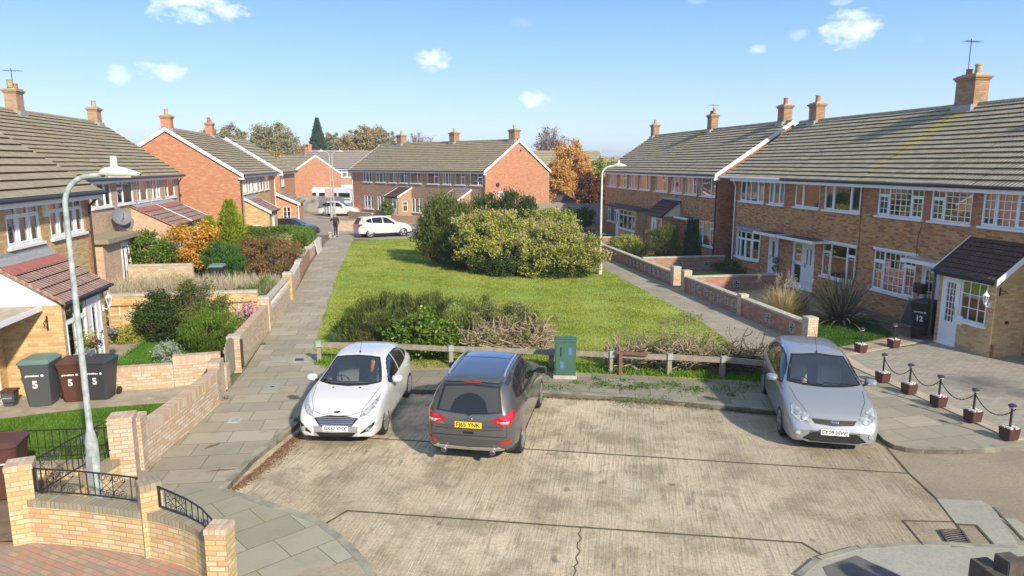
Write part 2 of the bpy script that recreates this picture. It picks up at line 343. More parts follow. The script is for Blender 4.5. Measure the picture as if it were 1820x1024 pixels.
LF_CON = leafmat('conifer_leaves', [(.05, .14, .03), (.08, .2, .04), (.1, .25, .05)])
LF_RED = leafmat('red_berry_leaves', [(.12, .16, .04), (.20, .19, .07), (.50, .11, .06), (.17, .21, .06)])
LF_HEDGE = leafmat('clipped_hedge_leaves', [(.09, .16, .02), (.15, .25, .03), (.2, .31, .04)])
LF_TREE = leafmat('far_tree_leaves', [(.30, .29, .13), (.40, .36, .17), (.46, .38, .2)])
LF_TREEO = leafmat('autumn_tree_leaves', [(.44, .33, .13), (.52, .38, .15), (.42, .37, .16)])
LF_BIRCH = leafmat('birch_leaves', [(.62, .32, .09), (.75, .42, .11), (.55, .38, .11)])
LF_COPPER = leafmat('copper_leaves', [(.16, .07, .04), (.24, .11, .05), (.13, .08, .03)])
LF_SPRUCE = leafmat('spruce_leaves', [(.05, .11, .05), (.08, .15, .07), (.11, .18, .08)])
LF_STRAW = leafmat('straw_stems', [(.50, .38, .17), (.62, .50, .26), (.38, .38, .12)])
LF_LAV = leafmat('faded_lavender', [(.48, .41, .30), (.60, .52, .40), (.42, .40, .22)])
LF_PHOR = leafmat('dark_sword_leaves', [(.09, .09, .045), (.18, .165, .09), (.42, .38, .26)], .4)
LF_PINK = leafmat('pink_petals', [(.7, .28, .4), (.8, .45, .55)])
LF_GRASS = leafmat('grass_blades', [(.22, .30, .035), (.36, .43, .065), (.50, .52, .13)], .6, .35)
LF_WEED = leafmat('weed_leaves', [(.07, .17, .02), (.12, .26, .03)])
TWIG = plain('pale_twigs', (.34, .27, .18), .9, var=.3, vs=10)
TWIGD = plain('dark_twigs', (.12, .095, .07), .9, var=.3, vs=10)
BARK = plain('bark', (.14, .11, .08), .95, var=.3)
TWIGR = plain('far_bare_twigs', (.27, .20, .18), .95)
# ground kinds
def lawn_mat(name, a=(.16, .29, .025), b=(.44, .47, .09), d=(.32, .39, .055)):
    t = NT(name); ob = t.co(); c = t.mix(t.rng(t.noise(ob, .16, 5, .6), .38, .64), a, b)
    c = t.mix(t.rng(t.noise(ob, 1.1, 6, .7), .4, .65, 0, .55), c, d)
    c = t.mix(t.rng(t.noise(ob, 22, 5, .7), .5, .75, 0, .5), c, tuple(.55*x for x in a))
    t.col(c); t.rough(.95); t.bump(t.noise(ob, 30, 5, .8), .9, .04); return t.mat
LAWN = lawn_mat('lawn_grass'); LAWNS = lawn_mat('garden_grass', (.075, .17, .012), (.13, .24, .02), (.1, .2, .02))
def tarmac(name, c0, c1):
    t = NT(name); ob = t.co(); c = t.mix(t.rng(t.noise(ob, .5, 6, .65), .35, .65), c0, c1)
    c = t.mix(t.rng(t.noise(ob, 16, 8, .9), .46, .6, 0, .6), c, tuple(.62*x for x in c0)); t.col(c); t.rough(.92); t.bump(t.noise(ob, 60, 3, .8), .5, .01); return t.mat
RIB = math.atan2(-.320, .947)        # direction of the joints of the parking area
def concrete_mat():
    t = NT('tamped_concrete'); ob = t.co(rot=-RIB); sp = t.n('SeparateXYZ'); t.l(ob, sp.inputs[0])
    wv = t.n('Mapping'); wv.inputs['Scale'].default_value = (1, .045, 1); t.l(ob, wv.inputs[0])
    c = t.mix(t.rng(t.noise(ob, .33, 6, .6), .38, .62), (.72, .60, .42), (.49, .40, .265))
    c = t.mix(t.rng(t.noise(ob, 1.1, 8, .72), .46, .60, 0, .8), c, (.27, .225, .145))
    c = t.mix(t.rng(t.noise(t.co(rot=-RIB, scale=(1, .35, 1), loc=(3, 9, 0)), .9, 5, .6), .52, .7, 0, .6), c, (.66, .57, .44))
    sw = t.n('SeparateXYZ'); t.l(t.co(), sw.inputs[0]); c = t.mix(t.m('MULTIPLY', t.rng(t.m('ADD', sw.outputs[0], t.m('MULTIPLY', t.noise(t.co(), .5, 5), 4)), 5.5, 11.5, 0, .55), 1.), c, (.24, .195, .125))  # overall darker right-hand side is painted into the concrete colour
    rb = t.noise(wv.outputs[0], 22, 3, .6); msk = t.m('MULTIPLY', t.rng(t.noise(ob, .5, 4), .38, .62, .2, 1), t.rng(t.noise(ob, 4.5, 3, .6), .38, .6, .15, 1))
    rbm = t.m('MULTIPLY', t.rng(rb, .50, .58, 0, .75), msk)
    c = t.mix(rbm, c, (.17, .145, .10))
    fine = t.noise(ob, 19, 8, .9); c = t.mix(t.rng(fine, .45, .6, 0, .55), c, (.21, .175, .115))
    c = t.mix(t.rng(t.noise(ob, 33, 4, .8), .54, .68, 0, .6), c, (.70, .6, .46))
    c = t.mix(t.rng(t.noise(ob, 2.6, 3, .5), .67, .72, 0, .6), c, (.12, .10, .075))
    t.col(c); t.rough(.9); t.bump(t.m('ADD', t.m('MULTIPLY', rb, 1.2), t.m('MULTIPLY', fine, .8)), .7, .02); return t.mat
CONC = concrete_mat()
ROADR = tarmac('brown_worn_road', (.25, .205, .145), (.35, .29, .205))
ROADF = tarmac('pale_road', (.30, .27, .23), (.36, .32, .27))
SLABS = masonry('paving_slabs', [(.33, .29, .215), (.37, .33, .25), (.29, .255, .19), (.40, .355, .28), (.34, .295, .22), (.30, .275, .215), (.35, .305, .215)], (.15, .135, .08), w=.9, h=.62, ms=.008, off=.41, kind='Object', rot=math.radians(2), stain=.6, bump=.25, stainc=(.2, .185, .13), ss=1.6)
SLABP = masonry('path_slabs', [(.30, .27, .205), (.34, .31, .235), (.275, .245, .19), (.32, .285, .22), (.36, .32, .25)], (.16, .14, .09), w=.85, h=.61, ms=.008, off=.37, kind='Object', rot=math.radians(-3), stain=.55, bump=.25, stainc=(.19, .17, .12), ss=.8)
SLABD = masonry('slabs_near_corner', [(.31, .29, .21), (.35, .325, .24), (.285, .265, .195), (.38, .355, .27)], (.17, .17, .055), w=.92, h=.61, ms=.008, off=.43, kind='Object', rot=math.radians(-33), stain=.5, bump=.25, stainc=(.21, .2, .15), ss=1.6, loc=(.2, .1, 0))
SLABF = masonry('slabs_weedy_strip', [(.25, .22, .165), (.29, .26, .2), (.22, .195, .145), (.27, .23, .17)], (.13, .15, .05), w=.75, h=.6, ms=.012, off=.5, kind='Object', rot=-RIB, stain=.6, bump=.25, stainc=(.18, .16, .1), ss=1.6, loc=(0, -.14, 0))
SETT = masonry('block_paving', spots=((14.9, 15.2, 1.3, .9), (15.3, 14.2, .8, .7)), cols=[(.33, .30, .24), (.38, .34, .28), (.29, .26, .22), (.35, .315, .26)], mortar=(.18, .16, .12), w=.2, h=.1, ms=.005, off=.5, kind='Object', rot=math.radians(8), stain=.5, bump=.4, stainc=(.2, .185, .17))
SETTR = masonry('red_block_paving', [(.42, .23, .17), (.47, .28, .21), (.36, .25, .18), (.33, .26, .2), (.4, .3, .22), (.30, .26, .19)], (.24, .2, .14), w=.2, h=.1, ms=.005, off=.5, kind='Object', rot=math.radians(35), stain=.75, bump=.4, stainc=(.25, .23, .16))
KERB = plain('kerb_stone', (.27, .255, .20), .9, var=.35, vs=3)
KERBP = plain('pale_edging', (.42, .36, .27), .9, var=.2, vs=4)
PALEC = tarmac('pale_new_concrete', (.33, .32, .265), (.40, .385, .32))
DARKSLAB = plain('dark_slab', (.13, .12, .115), .9, var=.2, vs=5)
JOINT = plain('joint_dirt', (.085, .075, .045), .95, var=.4, vs=9)
MOSSJ = plain('mossy_joint', (.10, .11, .03), .95, var=.4, vs=9)
EARTH = plain('garden_earth', (.17, .12, .08), .95, var=.35, vs=5)
EARTHP = plain('pale_earth', (.36, .26, .17), .95, var=.3, vs=5)
RUST = plain('fallen_pine_litter', (.26, .13, .06), .95, var=.4, vs=14)
GROUND = tarmac('far_ground', (.13, .15, .05), (.18, .17, .08))
WALKC = plain('garden_path_concrete', (.36, .31, .24), .9, var=.25, vs=3)
# ---------------------------------------------------------------- the ground, road, pavements, lawn
def flat(name, pts, z, mat, thick=0.0, sidemat=None):
    mb = MB()
    a = sum(pts[i][0]*pts[(i+1) % len(pts)][1]-pts[(i+1) % len(pts)][0]*pts[i][1] for i in range(len(pts)))
    if a < 0: pts = pts[::-1]
    if thick > 0: mb.prism([(p[0], p[1]) for p in pts], z-thick, z, 0, 0)
    else: mb.face([(p[0], p[1], z) for p in pts])
    return struct(mb.build(name, [mat]))
def ribbon(mb, pts, w0, w1, z0, z1, m=0):       # solid strip along a polyline between side offsets w0..w1 (left positive)
    P = [Vector((p[0], p[1])) for p in pts]; A, B = [], []
    for i, p in enumerate(P):
        d0 = (P[i]-P[i-1]).normalized() if i else None; d1 = (P[i+1]-P[i]).normalized() if i < len(P)-1 else None
        d = (d0+d1).normalized() if d0 and d1 else (d0 or d1); n = Vector((-d.y, d.x)); k = 1/max(.5, n.dot(Vector((-(d1 or d0).y, (d1 or d0).x))))
        A.append(p+n*w0*k); B.append(p+n*w1*k)
    run = 0
    for i in range(len(P)-1):
        L = (P[i+1]-P[i]).length; a0, a1, b0, b1 = A[i], A[i+1], B[i], B[i+1]; w = abs(w1-w0)
        mb.face([(a0.x, a0.y, z1), (a1.x, a1.y, z1), (b1.x, b1.y, z1), (b0.x, b0.y, z1)][::(1 if w1 > w0 else -1)], m, [(run, .0), (run+L, .0), (run+L, w), (run, w)][::(1 if w1 > w0 else -1)])
        for q0, q1, f in ((a0, a1, w1 > w0), (b1, b0, w1 > w0)):
            r = (run, run+L) if q0 is a0 else (run+L, run)
            pts4 = [(q0.x, q0.y, z0), (q1.x, q1.y, z0), (q1.x, q1.y, z1), (q0.x, q0.y, z1)]; uv4 = [(r[0], z0), (r[1], z0), (r[1], z1), (r[0], z1)]
            if not f: pts4 = pts4[::-1]; uv4 = uv4[::-1]
            mb.face(pts4, m, uv4)
        run += L
    for a, b in ((A[0], B[0]), (B[-1], A[-1])):
        mb.face([(b.x, b.y, z0), (a.x, a.y, z0), (a.x, a.y, z1), (b.x, b.y, z1)], m)
flat('ground', [(-900, -60), (900, -60), (900, 1200), (-900, 1200)], -.03, GROUND)
K0 = (-3.03, 12.22)                                    # corner where the two kerbs meet
kerbL = [K0, (-2.78, 13.5), (-2.22, 15.11), (-1.9, 16.6), (-1.62, 17.8)]
kerbF = [(-1.62, 17.8), (.39, 17.2), (3.72, 16.35), (5.9, 15.6), (8.42, 14.3), (9.25, 13.9)]
kerbR = [(9.25, 13.9), (10.1, 13.0), (9.86, 12.3), (9.87, 12.0), (10.02, 11.83), (10.3, 11.7), (11, 11.55), (12.54, 11.5), (14, 11.5), (22, 11.6)]
kerbN = [K0, (-2.24, 11.6), (-1.73, 11.2), (-1.24, 10.75), (-.88, 10.2), (-.56, 9.6), (-.36, 9.1), (-.25, 8.4), (-.2, 7)]
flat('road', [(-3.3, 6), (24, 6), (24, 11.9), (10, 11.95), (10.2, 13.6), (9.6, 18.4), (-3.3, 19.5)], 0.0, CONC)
flat('road_side', [(10.0, 11.95), (9.80, 12.27), (9.39, 10.96), (9.12, 9.94), (8.78, 9.12), (8.4, 8.2), (8.2, 6), (40, 6), (40, 11.9)], .004, ROADR)
# joints of the concrete
mb = MB()
for pts, w in (([(-2.22, 14.88), (.75, 13.94), (2.58, 13.25), (6.99, 11.75), (9.37, 10.95)], .035), ([(-1.24, 10.8), (-.89, 11.22), (2.8, 10.05), (6.02, 9.03), (6.2, 8.4)], .035),
               ([(9.80, 12.1), (9.39, 10.96), (9.12, 9.94), (8.78, 9.12), (8.5, 8.5)], .04), ([(8.82, 9.2), (8.02, 9.38), (7.8, 8.66)], .03), ([(2.80, 10.05), (2.78, 9.93), (2.72, 9.86), (2.73, 9.7), (2.64, 9.6), (2.60, 9.46), (2.62, 9.36), (2.51, 9.21), (2.50, 9.05), (2.42, 8.98), (2.43, 8.88), (2.36, 8.76), (2.3, 8.2)], .011),
               ([(7.0, 16.2), (5.9, 12.2)], .0)):
    if w: ribbon(mb, pts, -w/2, w/2, .004, .009)
struct(mb.build('road_joints', JOINT))
P1 = [G(1665, 888), G(1745, 891), G(1765, 903), G(1820, 985), G(1772, 978), G(1735, 935), G(1700, 933)]
flat('road_patch', P1, .012, PALEC)
flat('road_patch_small', [G(1777, 922), G(1805, 923), G(1860, 960), G(1840, 975)], .014, PALEC)
mb = MB(); ribbon(mb, [G(1700, 933), G(1735, 935), G(1772, 976)], -.02, .02, .012, .017); ribbon(mb, [G(1765, 903), G(1820, 962)], -.02, .02, .012, .017); struct(mb.build('road_patch_joints', JOINT))
PZ = .1
flat('pavement_left', [(-3.0, 12.0), (-5.35, 11.8), (-5.3, 13.1), (-4.6, 13.3), (-4.25, 17), (-4.15, 20), (-4.3, 27), (-4.4, 33), (-4.9, 46), (-4.8, 58.5), (-3.1, 58.5), (-3.0, 52.7), (-2.85, 36), (-2.62, 27), (-2.5, 22), (-1.9, 20.2), (-1.35, 18.2), (-1.62, 17.8)]+kerbL[::-1][1:], PZ, SLABS, .2)
flat('pavement_near', kerbN+[(-2.0, 7), (-2.2, 9.1), (-2.7, 9.75), (-3.5, 10.25), (-4.8, 10.75), (-5.6, 11), (-5.3, 12.2)], PZ+.004, SLABD, .2)
fk = [Vector((p[0], p[1])) for p in kerbF]; nrm = Vector((.30, .954))
flat('pavement_far', kerbF+[(9.6, 15.4), (9.2, 16.3), (8.3, 16.75), (5.6, 17.75), (4.0, 18.2), (1.5, 18.85), (-1.35, 19.4)], PZ+.004, SLABF, .2)
flat('lawn', [(-3.0, 52.7), (-2.85, 36), (-2.62, 27), (-2.5, 22), (-2.1, 19.6), (-1.35, 19.2), (1.5, 18.75), (4.0, 18.1), (5.6, 17.65), (8.3, 16.65), (9.5, 16.1), (10.0, 17.5), (10.6, 21), (10.95, 24.2), (11.25, 37.3), (11.2, 50), (9.0, 53.5), (3, 54.5), (0, 54)], PZ+.008, LAWN, .2)
flat('footpath_right', [(9.25, 13.9), (10.1, 13.0), (12.8, 13.0), (12.9, 20), (12.9, 56), (11.2, 56), (11.25, 37.3), (10.95, 24.2), (10.6, 21), (10.0, 17.5), (9.4, 15.2)], PZ+.004, SLABP, .2)
flat('pavement_right', kerbR[1:]+[(22, 13.0), (10.1, 13.01)], PZ, SLABP, .2)
flat('driveway', [(12.75, 11.75), (19.6, 12.4), (18.3, 17.2), (18.2, 19.5), (13.2, 18.3), (12.85, 16.9)], PZ+.012, SETT, .1)
mb = MB(); ribbon(mb, [(12.6, 11.8), (12.72, 17.0), (13.0, 18.35), (16.6, 19.5)], -.16, .16, PZ-.02, PZ+.03); struct(mb.build('driveway_edging', KERBP))
flat('pavement_corner_right', [G(1425, 1030, 0), G(1460, 1000, 0), G(1530, 980, 0), G(1640, 972, 0), G(1830, 980, 0), G(1860, 1060, 0), G(1500, 1090, 0)], .03, PALEC, .2)
flat('pavement_corner_dark', [G(1462, 1012, 0), G(1522, 991, 0), G(1600, 1028, 0), G(1500, 1080, 0)], .036, DARKSLAB)
def kerb(name, pts, w0, w1, z1, mat=KERB, step=.9):
    P = [Vector((p[0], p[1])) for p in pts]; out = []; mb = MB()
    for a, b in zip(P, P[1:]):
        n = max(1, round((b-a).length/step))
        for k in range(n): out.append(a+(b-a)*k/n)
    out.append(P[-1])
    for a, b in zip(out, out[1:]):
        d = (b-a).normalized()*.006; mb2 = MB(); ribbon(mb, [a+d, b-d], w0, w1, -.05, z1+rnd.uniform(-.004, .004))
    return struct(mb.build(name, mat, bevel=0))
kerb('kerb_left', kerbL, .0, .13, PZ+.014); kerb('kerb_far', kerbF, .0, .13, PZ+.016); kerb('kerb_right', kerbR, .0, .14, PZ+.012)
kerb('kerb_near', kerbN, -.13, .0, PZ-.06+.07, KERB); kerb('kerb_corner', [G(1425, 1030, 0), G(1460, 1000, 0), G(1530, 980, 0), G(1640, 972, 0), G(1830, 980, 0)], .0, .1, .04)
# yard in front of the yellow wall, gardens
flat('yard_paving', [(-12, 4), (-2.3, 4), (-2.25, 9.2), (-2.8, 9.85), (-3.6, 10.3), (-5.5, 10.95), (-12, 11.6)], PZ-.05, SETTR, .1)
flat('garden_strip_left', [(-14, 11.2), (-5.4, 10.9), (-5.3, 13), (-14, 13.4)], PZ+.002, EARTH)
flat('garden_lawn_bins', [(-14, 13.3), (-5.1, 13.2), (-4.6, 17.1), (-7.2, 16.9), (-14, 15.2)], PZ+.05, LAWNS)
flat('garden_path_bins', [(-14, 15.2), (-7.2, 16.9), (-4.6, 17.1), (-4.4, 18.5), (-9.3, 18.4), (-14, 18.4)], PZ+.03, WALKC)
flat('garden_lawn_middle', [(-8.7, 18.4), (-4.5, 18.6), (-4.5, 24.2), (-8.0, 24.2), (-8.0, 21)], PZ+.05, LAWNS)
flat('garden_path_middle', [(-9.3, 18.4), (-8.6, 18.4), (-7.9, 21), (-7.9, 24.4), (-9.8, 24.4)], PZ+.06, WALKC)
flat('garden_left_far', [(-17, 24.5), (-4.5, 24.5), (-4.9, 58), (-17, 58)], PZ+.02, EARTH)
flat('garden_right', [(12.9, 17.9), (18.2, 19.5), (18.2, 60), (12.9, 60)], PZ+.01, EARTH)
flat('garden_lawn_right', [(13.0, 18.9), (16.2, 20.2), (17.2, 22.6), (13.1, 22.6)], PZ+.03, LAWNS)
flat('garden_lawn_right_middle', [(13.1, 30.3), (17.3, 30.3), (17.6, 34.5), (13.1, 35)], PZ+.03, LAWNS)
flat('garden_gravel_right', [(13.1, 23), (17.5, 23), (17.5, 29.2), (13.1, 28.5)], PZ+.03, EARTHP)
flat('garden_border_pale', [(13.0, 18.35), (16.4, 19.4), (16.4, 20.1), (13.0, 18.95)], PZ+.034, EARTHP)
flat('verge_earth', [(-1.1, 19.35), (1.5, 18.8), (2.5, 18.6), (2.6, 19.1), (1.5, 19.5), (-1, 20.1)], PZ+.014, EARTHP)
# the far road
flat('road_far', [(-40, 66), (-12, 60), (-4.8, 58.5), (-3.1, 55.2), (0, 54.3), (9, 54), (16, 51), (19, 56), (12, 64), (3.5, 66), (-2, 71), (-8, 78), (-40, 86)], .006, ROADF)
flat('pavement_far_side', [(19, 56), (12, 64), (3.5, 66), (-2, 71), (-8, 78), (-40, 86), (-40, 88), (-8, 80), (-1, 73), (4.5, 68), (13, 66), (21, 58)], PZ, SLABP, .15)
flat('yards_far', [(-40, 88), (-8, 80), (-1, 73), (4.5, 68), (13, 66), (60, 66), (60, 130), (-60, 130)], PZ-.02, EARTHP)
flat('drive_concrete_near', [G(500, 1040, .1), G(545, 1012, .1), G(640, 999, .1), G(662, 1016, .1), G(672, 1040, .1), G(680, 1100, .1), G(480, 1100, .1)], PZ+.010, tarmac('tan_drive', (.36, .30, .20), (.42, .35, .25)))
# things set into the pavements
def cover(name, label, cat, pts, mat, z, inset=None):
    mb = MB(); mb.prism(pts, z-.03, z, 0); o = mb.build(name, [mat]); tag(o, label, cat); return o
def quadat(x, y, w, h, a):
    c, s = math.cos(a), math.sin(a); return [(x+c*p*w/2-s*q*h/2, y+s*p*w/2+c*q*h/2) for p, q in ((-1, -1), (1, -1), (1, 1), (-1, 1))]
ca, sa = G(536, 638, .1), G(482, 689, .1)
struct(flat('pavement_pale_slab', [G(480, 634, .1), G(553, 634, .1), G(556, 643, .1), G(484, 645, .1)], PZ+.006, PALEC))
t = thing('drain_cover', 'pale pavement slab cover with a dark slot beside the white hatchback', 'drain cover')
mb = MB(); mb.prism([G(512, 645, .1), G(555, 643, .1), G(552, 634, .1), G(514, 635, .1)], PZ-.02, PZ+.012); mb.build('frame', PALEC, t)
mb = MB(); mb.prism([G(524, 642, .1), G(540, 642, .1), G(540, 638, .1), G(525, 638, .1)], PZ-.01, PZ+.016); mb.build('slot', IRON, t)
t = thing('manhole_cover', 'square pale inspection cover in the pavement left of the white hatchback', 'manhole cover')
mb = MB(); mb.prism([G(467, 697, .1), G(494, 697, .1), G(500, 681, .1), G(475, 681, .1)], PZ-.02, PZ+.012); mb.build('lid', PALEC, t)
mb = MB(); mb.prism([G(480, 689, .1), G(487, 689, .1), G(488, 687.5, .1), G(481, 687.5, .1)], PZ-.01, PZ+.016); mb.build('handle', IRON, t)
t = thing('utility_cover', 'small square metal cover in the pavement beside the long garden wall', 'utility cover')
mb = MB(); mb.prism([G(404, 752, .1), G(425, 752, .1), G(432, 743, .1), G(412, 743, .1)], PZ-.02, PZ+.010); mb.build('frame', STONE, t)
mb = MB(); mb.prism([G(408, 750.5, .1), G(423, 750.5, .1), G(428, 744.5, .1), G(414, 744.5, .1)], PZ-.01, PZ+.014); mb.build('lid', GALV, t)
# drain gully
t = thing('drain_grating', 'rusty iron road drain grating beside the pale concrete patch', 'drain')
q = [Vector(G(*p, .01)) for p in ((1690, 973), (1728, 973), (1709, 944), (1671, 944))]
mb = MB(); mb.prism([tuple(v) for v in q], -.05, .014); mb.build('pit', plain('black_pit', (.004, .004, .004), 1), t)
mb = MB()
for a, b in zip(q, q[1:]+q[:1]): mb.bar((a.x, a.y, .02), (b.x, b.y, .02), .035, .03)
mb.build('frame', plain('rusty_iron', (.10, .065, .05), .8, var=.3), t)
mb = MB()
for k in range(1, 8):
    f = k/8; a = q[0].lerp(q[3], f); b = q[1].lerp(q[2], f); pts = []
    for j in range(7): w = j/6; p = a.lerp(b, w)+(q[3]-q[0])*.10*math.sin(math.pi*w); pts.append((p.x, p.y, .022))
    mb.tube(pts, .009, 5)
mb.build('grate', plain('worn_iron', (.13, .115, .11), .6, var=.3), t)
# ---------------------------------------------------------------- houses
class Frm:      # facade frame: s along the front, d outwards, z up
    def __init__(s, O, u, n): s.O = Vector((O[0], O[1])); s.u = Vector(u).normalized(); s.n = Vector(n).normalized()
    def p(s, a, d, z): q = s.O+s.u*a+s.n*d; return (q.x, q.y, z)
    def flip(s): return s.u.x*s.n.y-s.u.y*s.n.x > 0     # True: u to the right of n... orientation flag
    def quad(s, mb, a0, a1, z0, z1, d, m=0):
        f = [s.p(a0, d, z0), s.p(a1, d, z0), s.p(a1, d, z1), s.p(a0, d, z1)]; mb.face(f[::-1] if s.flip() else f, m)
    def box(s, mb, a0, a1, d0, d1, z0, z1, m=0):
        M = Matrix(((s.u.x, s.n.x, 0, s.O.x), (s.u.y, s.n.y, 0, s.O.y), (0, 0, 1, 0), (0, 0, 0, 1)))
        if s.flip(): mb.box(a0, a1, d0, d1, z0, z1, m, M)
        else:
            i = len(mb.f); mb.box(a0, a1, d0, d1, z0, z1, m, M)
            for k in range(i, len(mb.f)): mb.f[k] = mb.f[k][::-1]
def wall(F, mb, a0, a1, z0, z1, holes, m=0, reds=(), room=3, rev=.1, d=0, deep=.9):
    us = sorted({a0, a1}|{h[0] for h in holes}|{h[1] for h in holes}|{r[0] for r in reds if a0 < r[0] < a1}|{r[1] for r in reds if a0 < r[1] < a1})
    zs = sorted({z0, z1}|{h[2] for h in holes}|{h[3] for h in holes}|{r[2] for r in reds if z0 < r[2] < z1}|{r[3] for r in reds if z0 < r[3] < z1})
    for i in range(len(us)-1):
        for j in range(len(zs)-1):
            uc, zc = (us[i]+us[i+1])/2, (zs[j]+zs[j+1])/2
            if any(h[0] < uc < h[1] and h[2] < zc < h[3] for h in holes): continue
            mm = m
            for r in reds:
                if r[0] < uc < r[1] and r[2] < zc < r[3]: mm = r[4]
            F.quad(mb, us[i], us[i+1], zs[j], zs[j+1], d, mm)
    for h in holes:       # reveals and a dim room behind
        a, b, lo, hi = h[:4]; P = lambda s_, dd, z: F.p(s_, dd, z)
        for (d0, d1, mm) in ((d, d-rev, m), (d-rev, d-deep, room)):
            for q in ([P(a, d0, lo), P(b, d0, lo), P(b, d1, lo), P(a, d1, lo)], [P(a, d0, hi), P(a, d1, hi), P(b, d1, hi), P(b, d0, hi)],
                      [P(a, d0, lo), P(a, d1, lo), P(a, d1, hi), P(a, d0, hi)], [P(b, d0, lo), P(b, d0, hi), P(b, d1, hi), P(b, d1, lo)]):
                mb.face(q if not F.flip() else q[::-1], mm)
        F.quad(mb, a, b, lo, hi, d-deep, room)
def bars(F, mb, a, b, lo, hi, cols, d, fw=.055, dp=.06, m=0):
    """frame bars; cols = [(width, toplight fraction, nx, nz)]"""
    W = b-a; H = hi-lo
    for (x0, x1, z0, z1) in ((a, a+fw, lo, hi), (b-fw, b, lo, hi), (a+fw, b-fw, lo, lo+fw), (a+fw, b-fw, hi-fw, hi)): F.box(mb, x0, x1, d-dp, d, z0, z1, m)
    tot = sum(c[0] for c in cols); x = a
    for i, c in enumerate(cols):
        w = W*c[0]/tot; x1 = x+w
        if i < len(cols)-1: F.box(mb, x1-fw*.6, x1+fw*.6, d-dp, d, lo+fw, hi-fw, m)
        zt = hi-H*c[1]
        if c[1]: F.box(mb, x+fw*.6, x1-fw*.6, d-dp+.004, d-.004, zt-fw*.6, zt+fw*.6, m)
        if len(c) > 4 and c[4]:      # an opening casement has its own inner frame
            z1_ = (zt if c[1] else hi)-fw*.55; z0_ = lo+fw*.9
            for (p, q, r, t_) in ((x+fw*.8, x+fw*1.5, z0_, z1_), (x1-fw*1.5, x1-fw*.8, z0_, z1_), (x+fw*1.5, x1-fw*1.5, z0_, z0_+fw*.7), (x+fw*1.5, x1-fw*1.5, z1_-fw*.7, z1_)): F.box(mb, p, q, d-dp, d+.012, r, t_, m)
        g = .012
        for k in range(1, c[2]): xx = x+w*k/c[2]; F.box(mb, xx-g, xx+g, d-dp*.7, d-.012, lo+fw, hi-fw, m)
        for k in range(1, c[3]):
            zz = lo+(H)*k/c[3]; F.box(mb, x+fw*.6, x1-fw*.6, d-dp*.7+.002, d-.014, zz-g, zz+g, m)
        x = x1
def window(F, root, a, b, lo, hi, cols, d=0, rev=.05, curtain='net', sill=True, fm=None, label=None, head=False, name='window'):
    fm = fm or WHITE; mb = MB(); bars(F, mb, a, b, lo, hi, cols, d-rev+.03)
    w = mb.build(name, fm); keep(w, root)
    if label: w['label'] = label
    mb = MB(); F.quad(mb, a+.03, b-.03, lo+.03, hi-.03, d-rev); g = mb.build('pane', GLASS); g.parent = w
    if sill:
        mb = MB(); F.box(mb, a-.06, b+.06, d-rev+.034, d+.09, lo-.075, lo-.003); o = mb.build('sill', fm); o.parent = w
    if head:
        mb = MB(); F.box(mb, a-.05, b+.05, d-.02, d+.03, hi+.003, hi+.09); o = mb.build('head', fm); o.parent = w
    if curtain:
        mb = MB(); dd = d-rev-.12; W = b-a; H = hi-lo
        def cloth(x0, x1, z0, z1, amp=.025, n=None):
            n = n or max(6, int((x1-x0)/.04)); 
            for k in range(n):
                s0 = x0+(x1-x0)*k/n; s1 = x0+(x1-x0)*(k+1)/n; d0 = dd+amp*math.sin(k*2.1); d1 = dd+amp*math.sin((k+1)*2.1)
                f = [F.p(s0, d0, z0), F.p(s1, d1, z0), F.p(s1, d1, z1), F.p(s0, d0, z1)]; mb.face(f)
        if curtain == 'net': cloth(a, b, lo, hi)
        elif curtain == 'sides': cloth(a, a+W*rnd.uniform(.14, .24), lo, hi); cloth(b-W*rnd.uniform(.14, .24), b, lo, hi)
        elif curtain == 'half': cloth(a, a+W*rnd.uniform(.35, .55), lo, hi)
        elif curtain == 'low': cloth(a, b, lo, lo+H*.45)
        elif curtain == 'blind':
            for k in range(int(H/.05)): z = lo+.05*k; F.box(mb, a, b, dd-.02, dd+.006, z, z+.03)
        o = mb.build('curtain', CURT if curtain in ('net', 'blind', 'low') else CURTB); o.parent = w
    return w
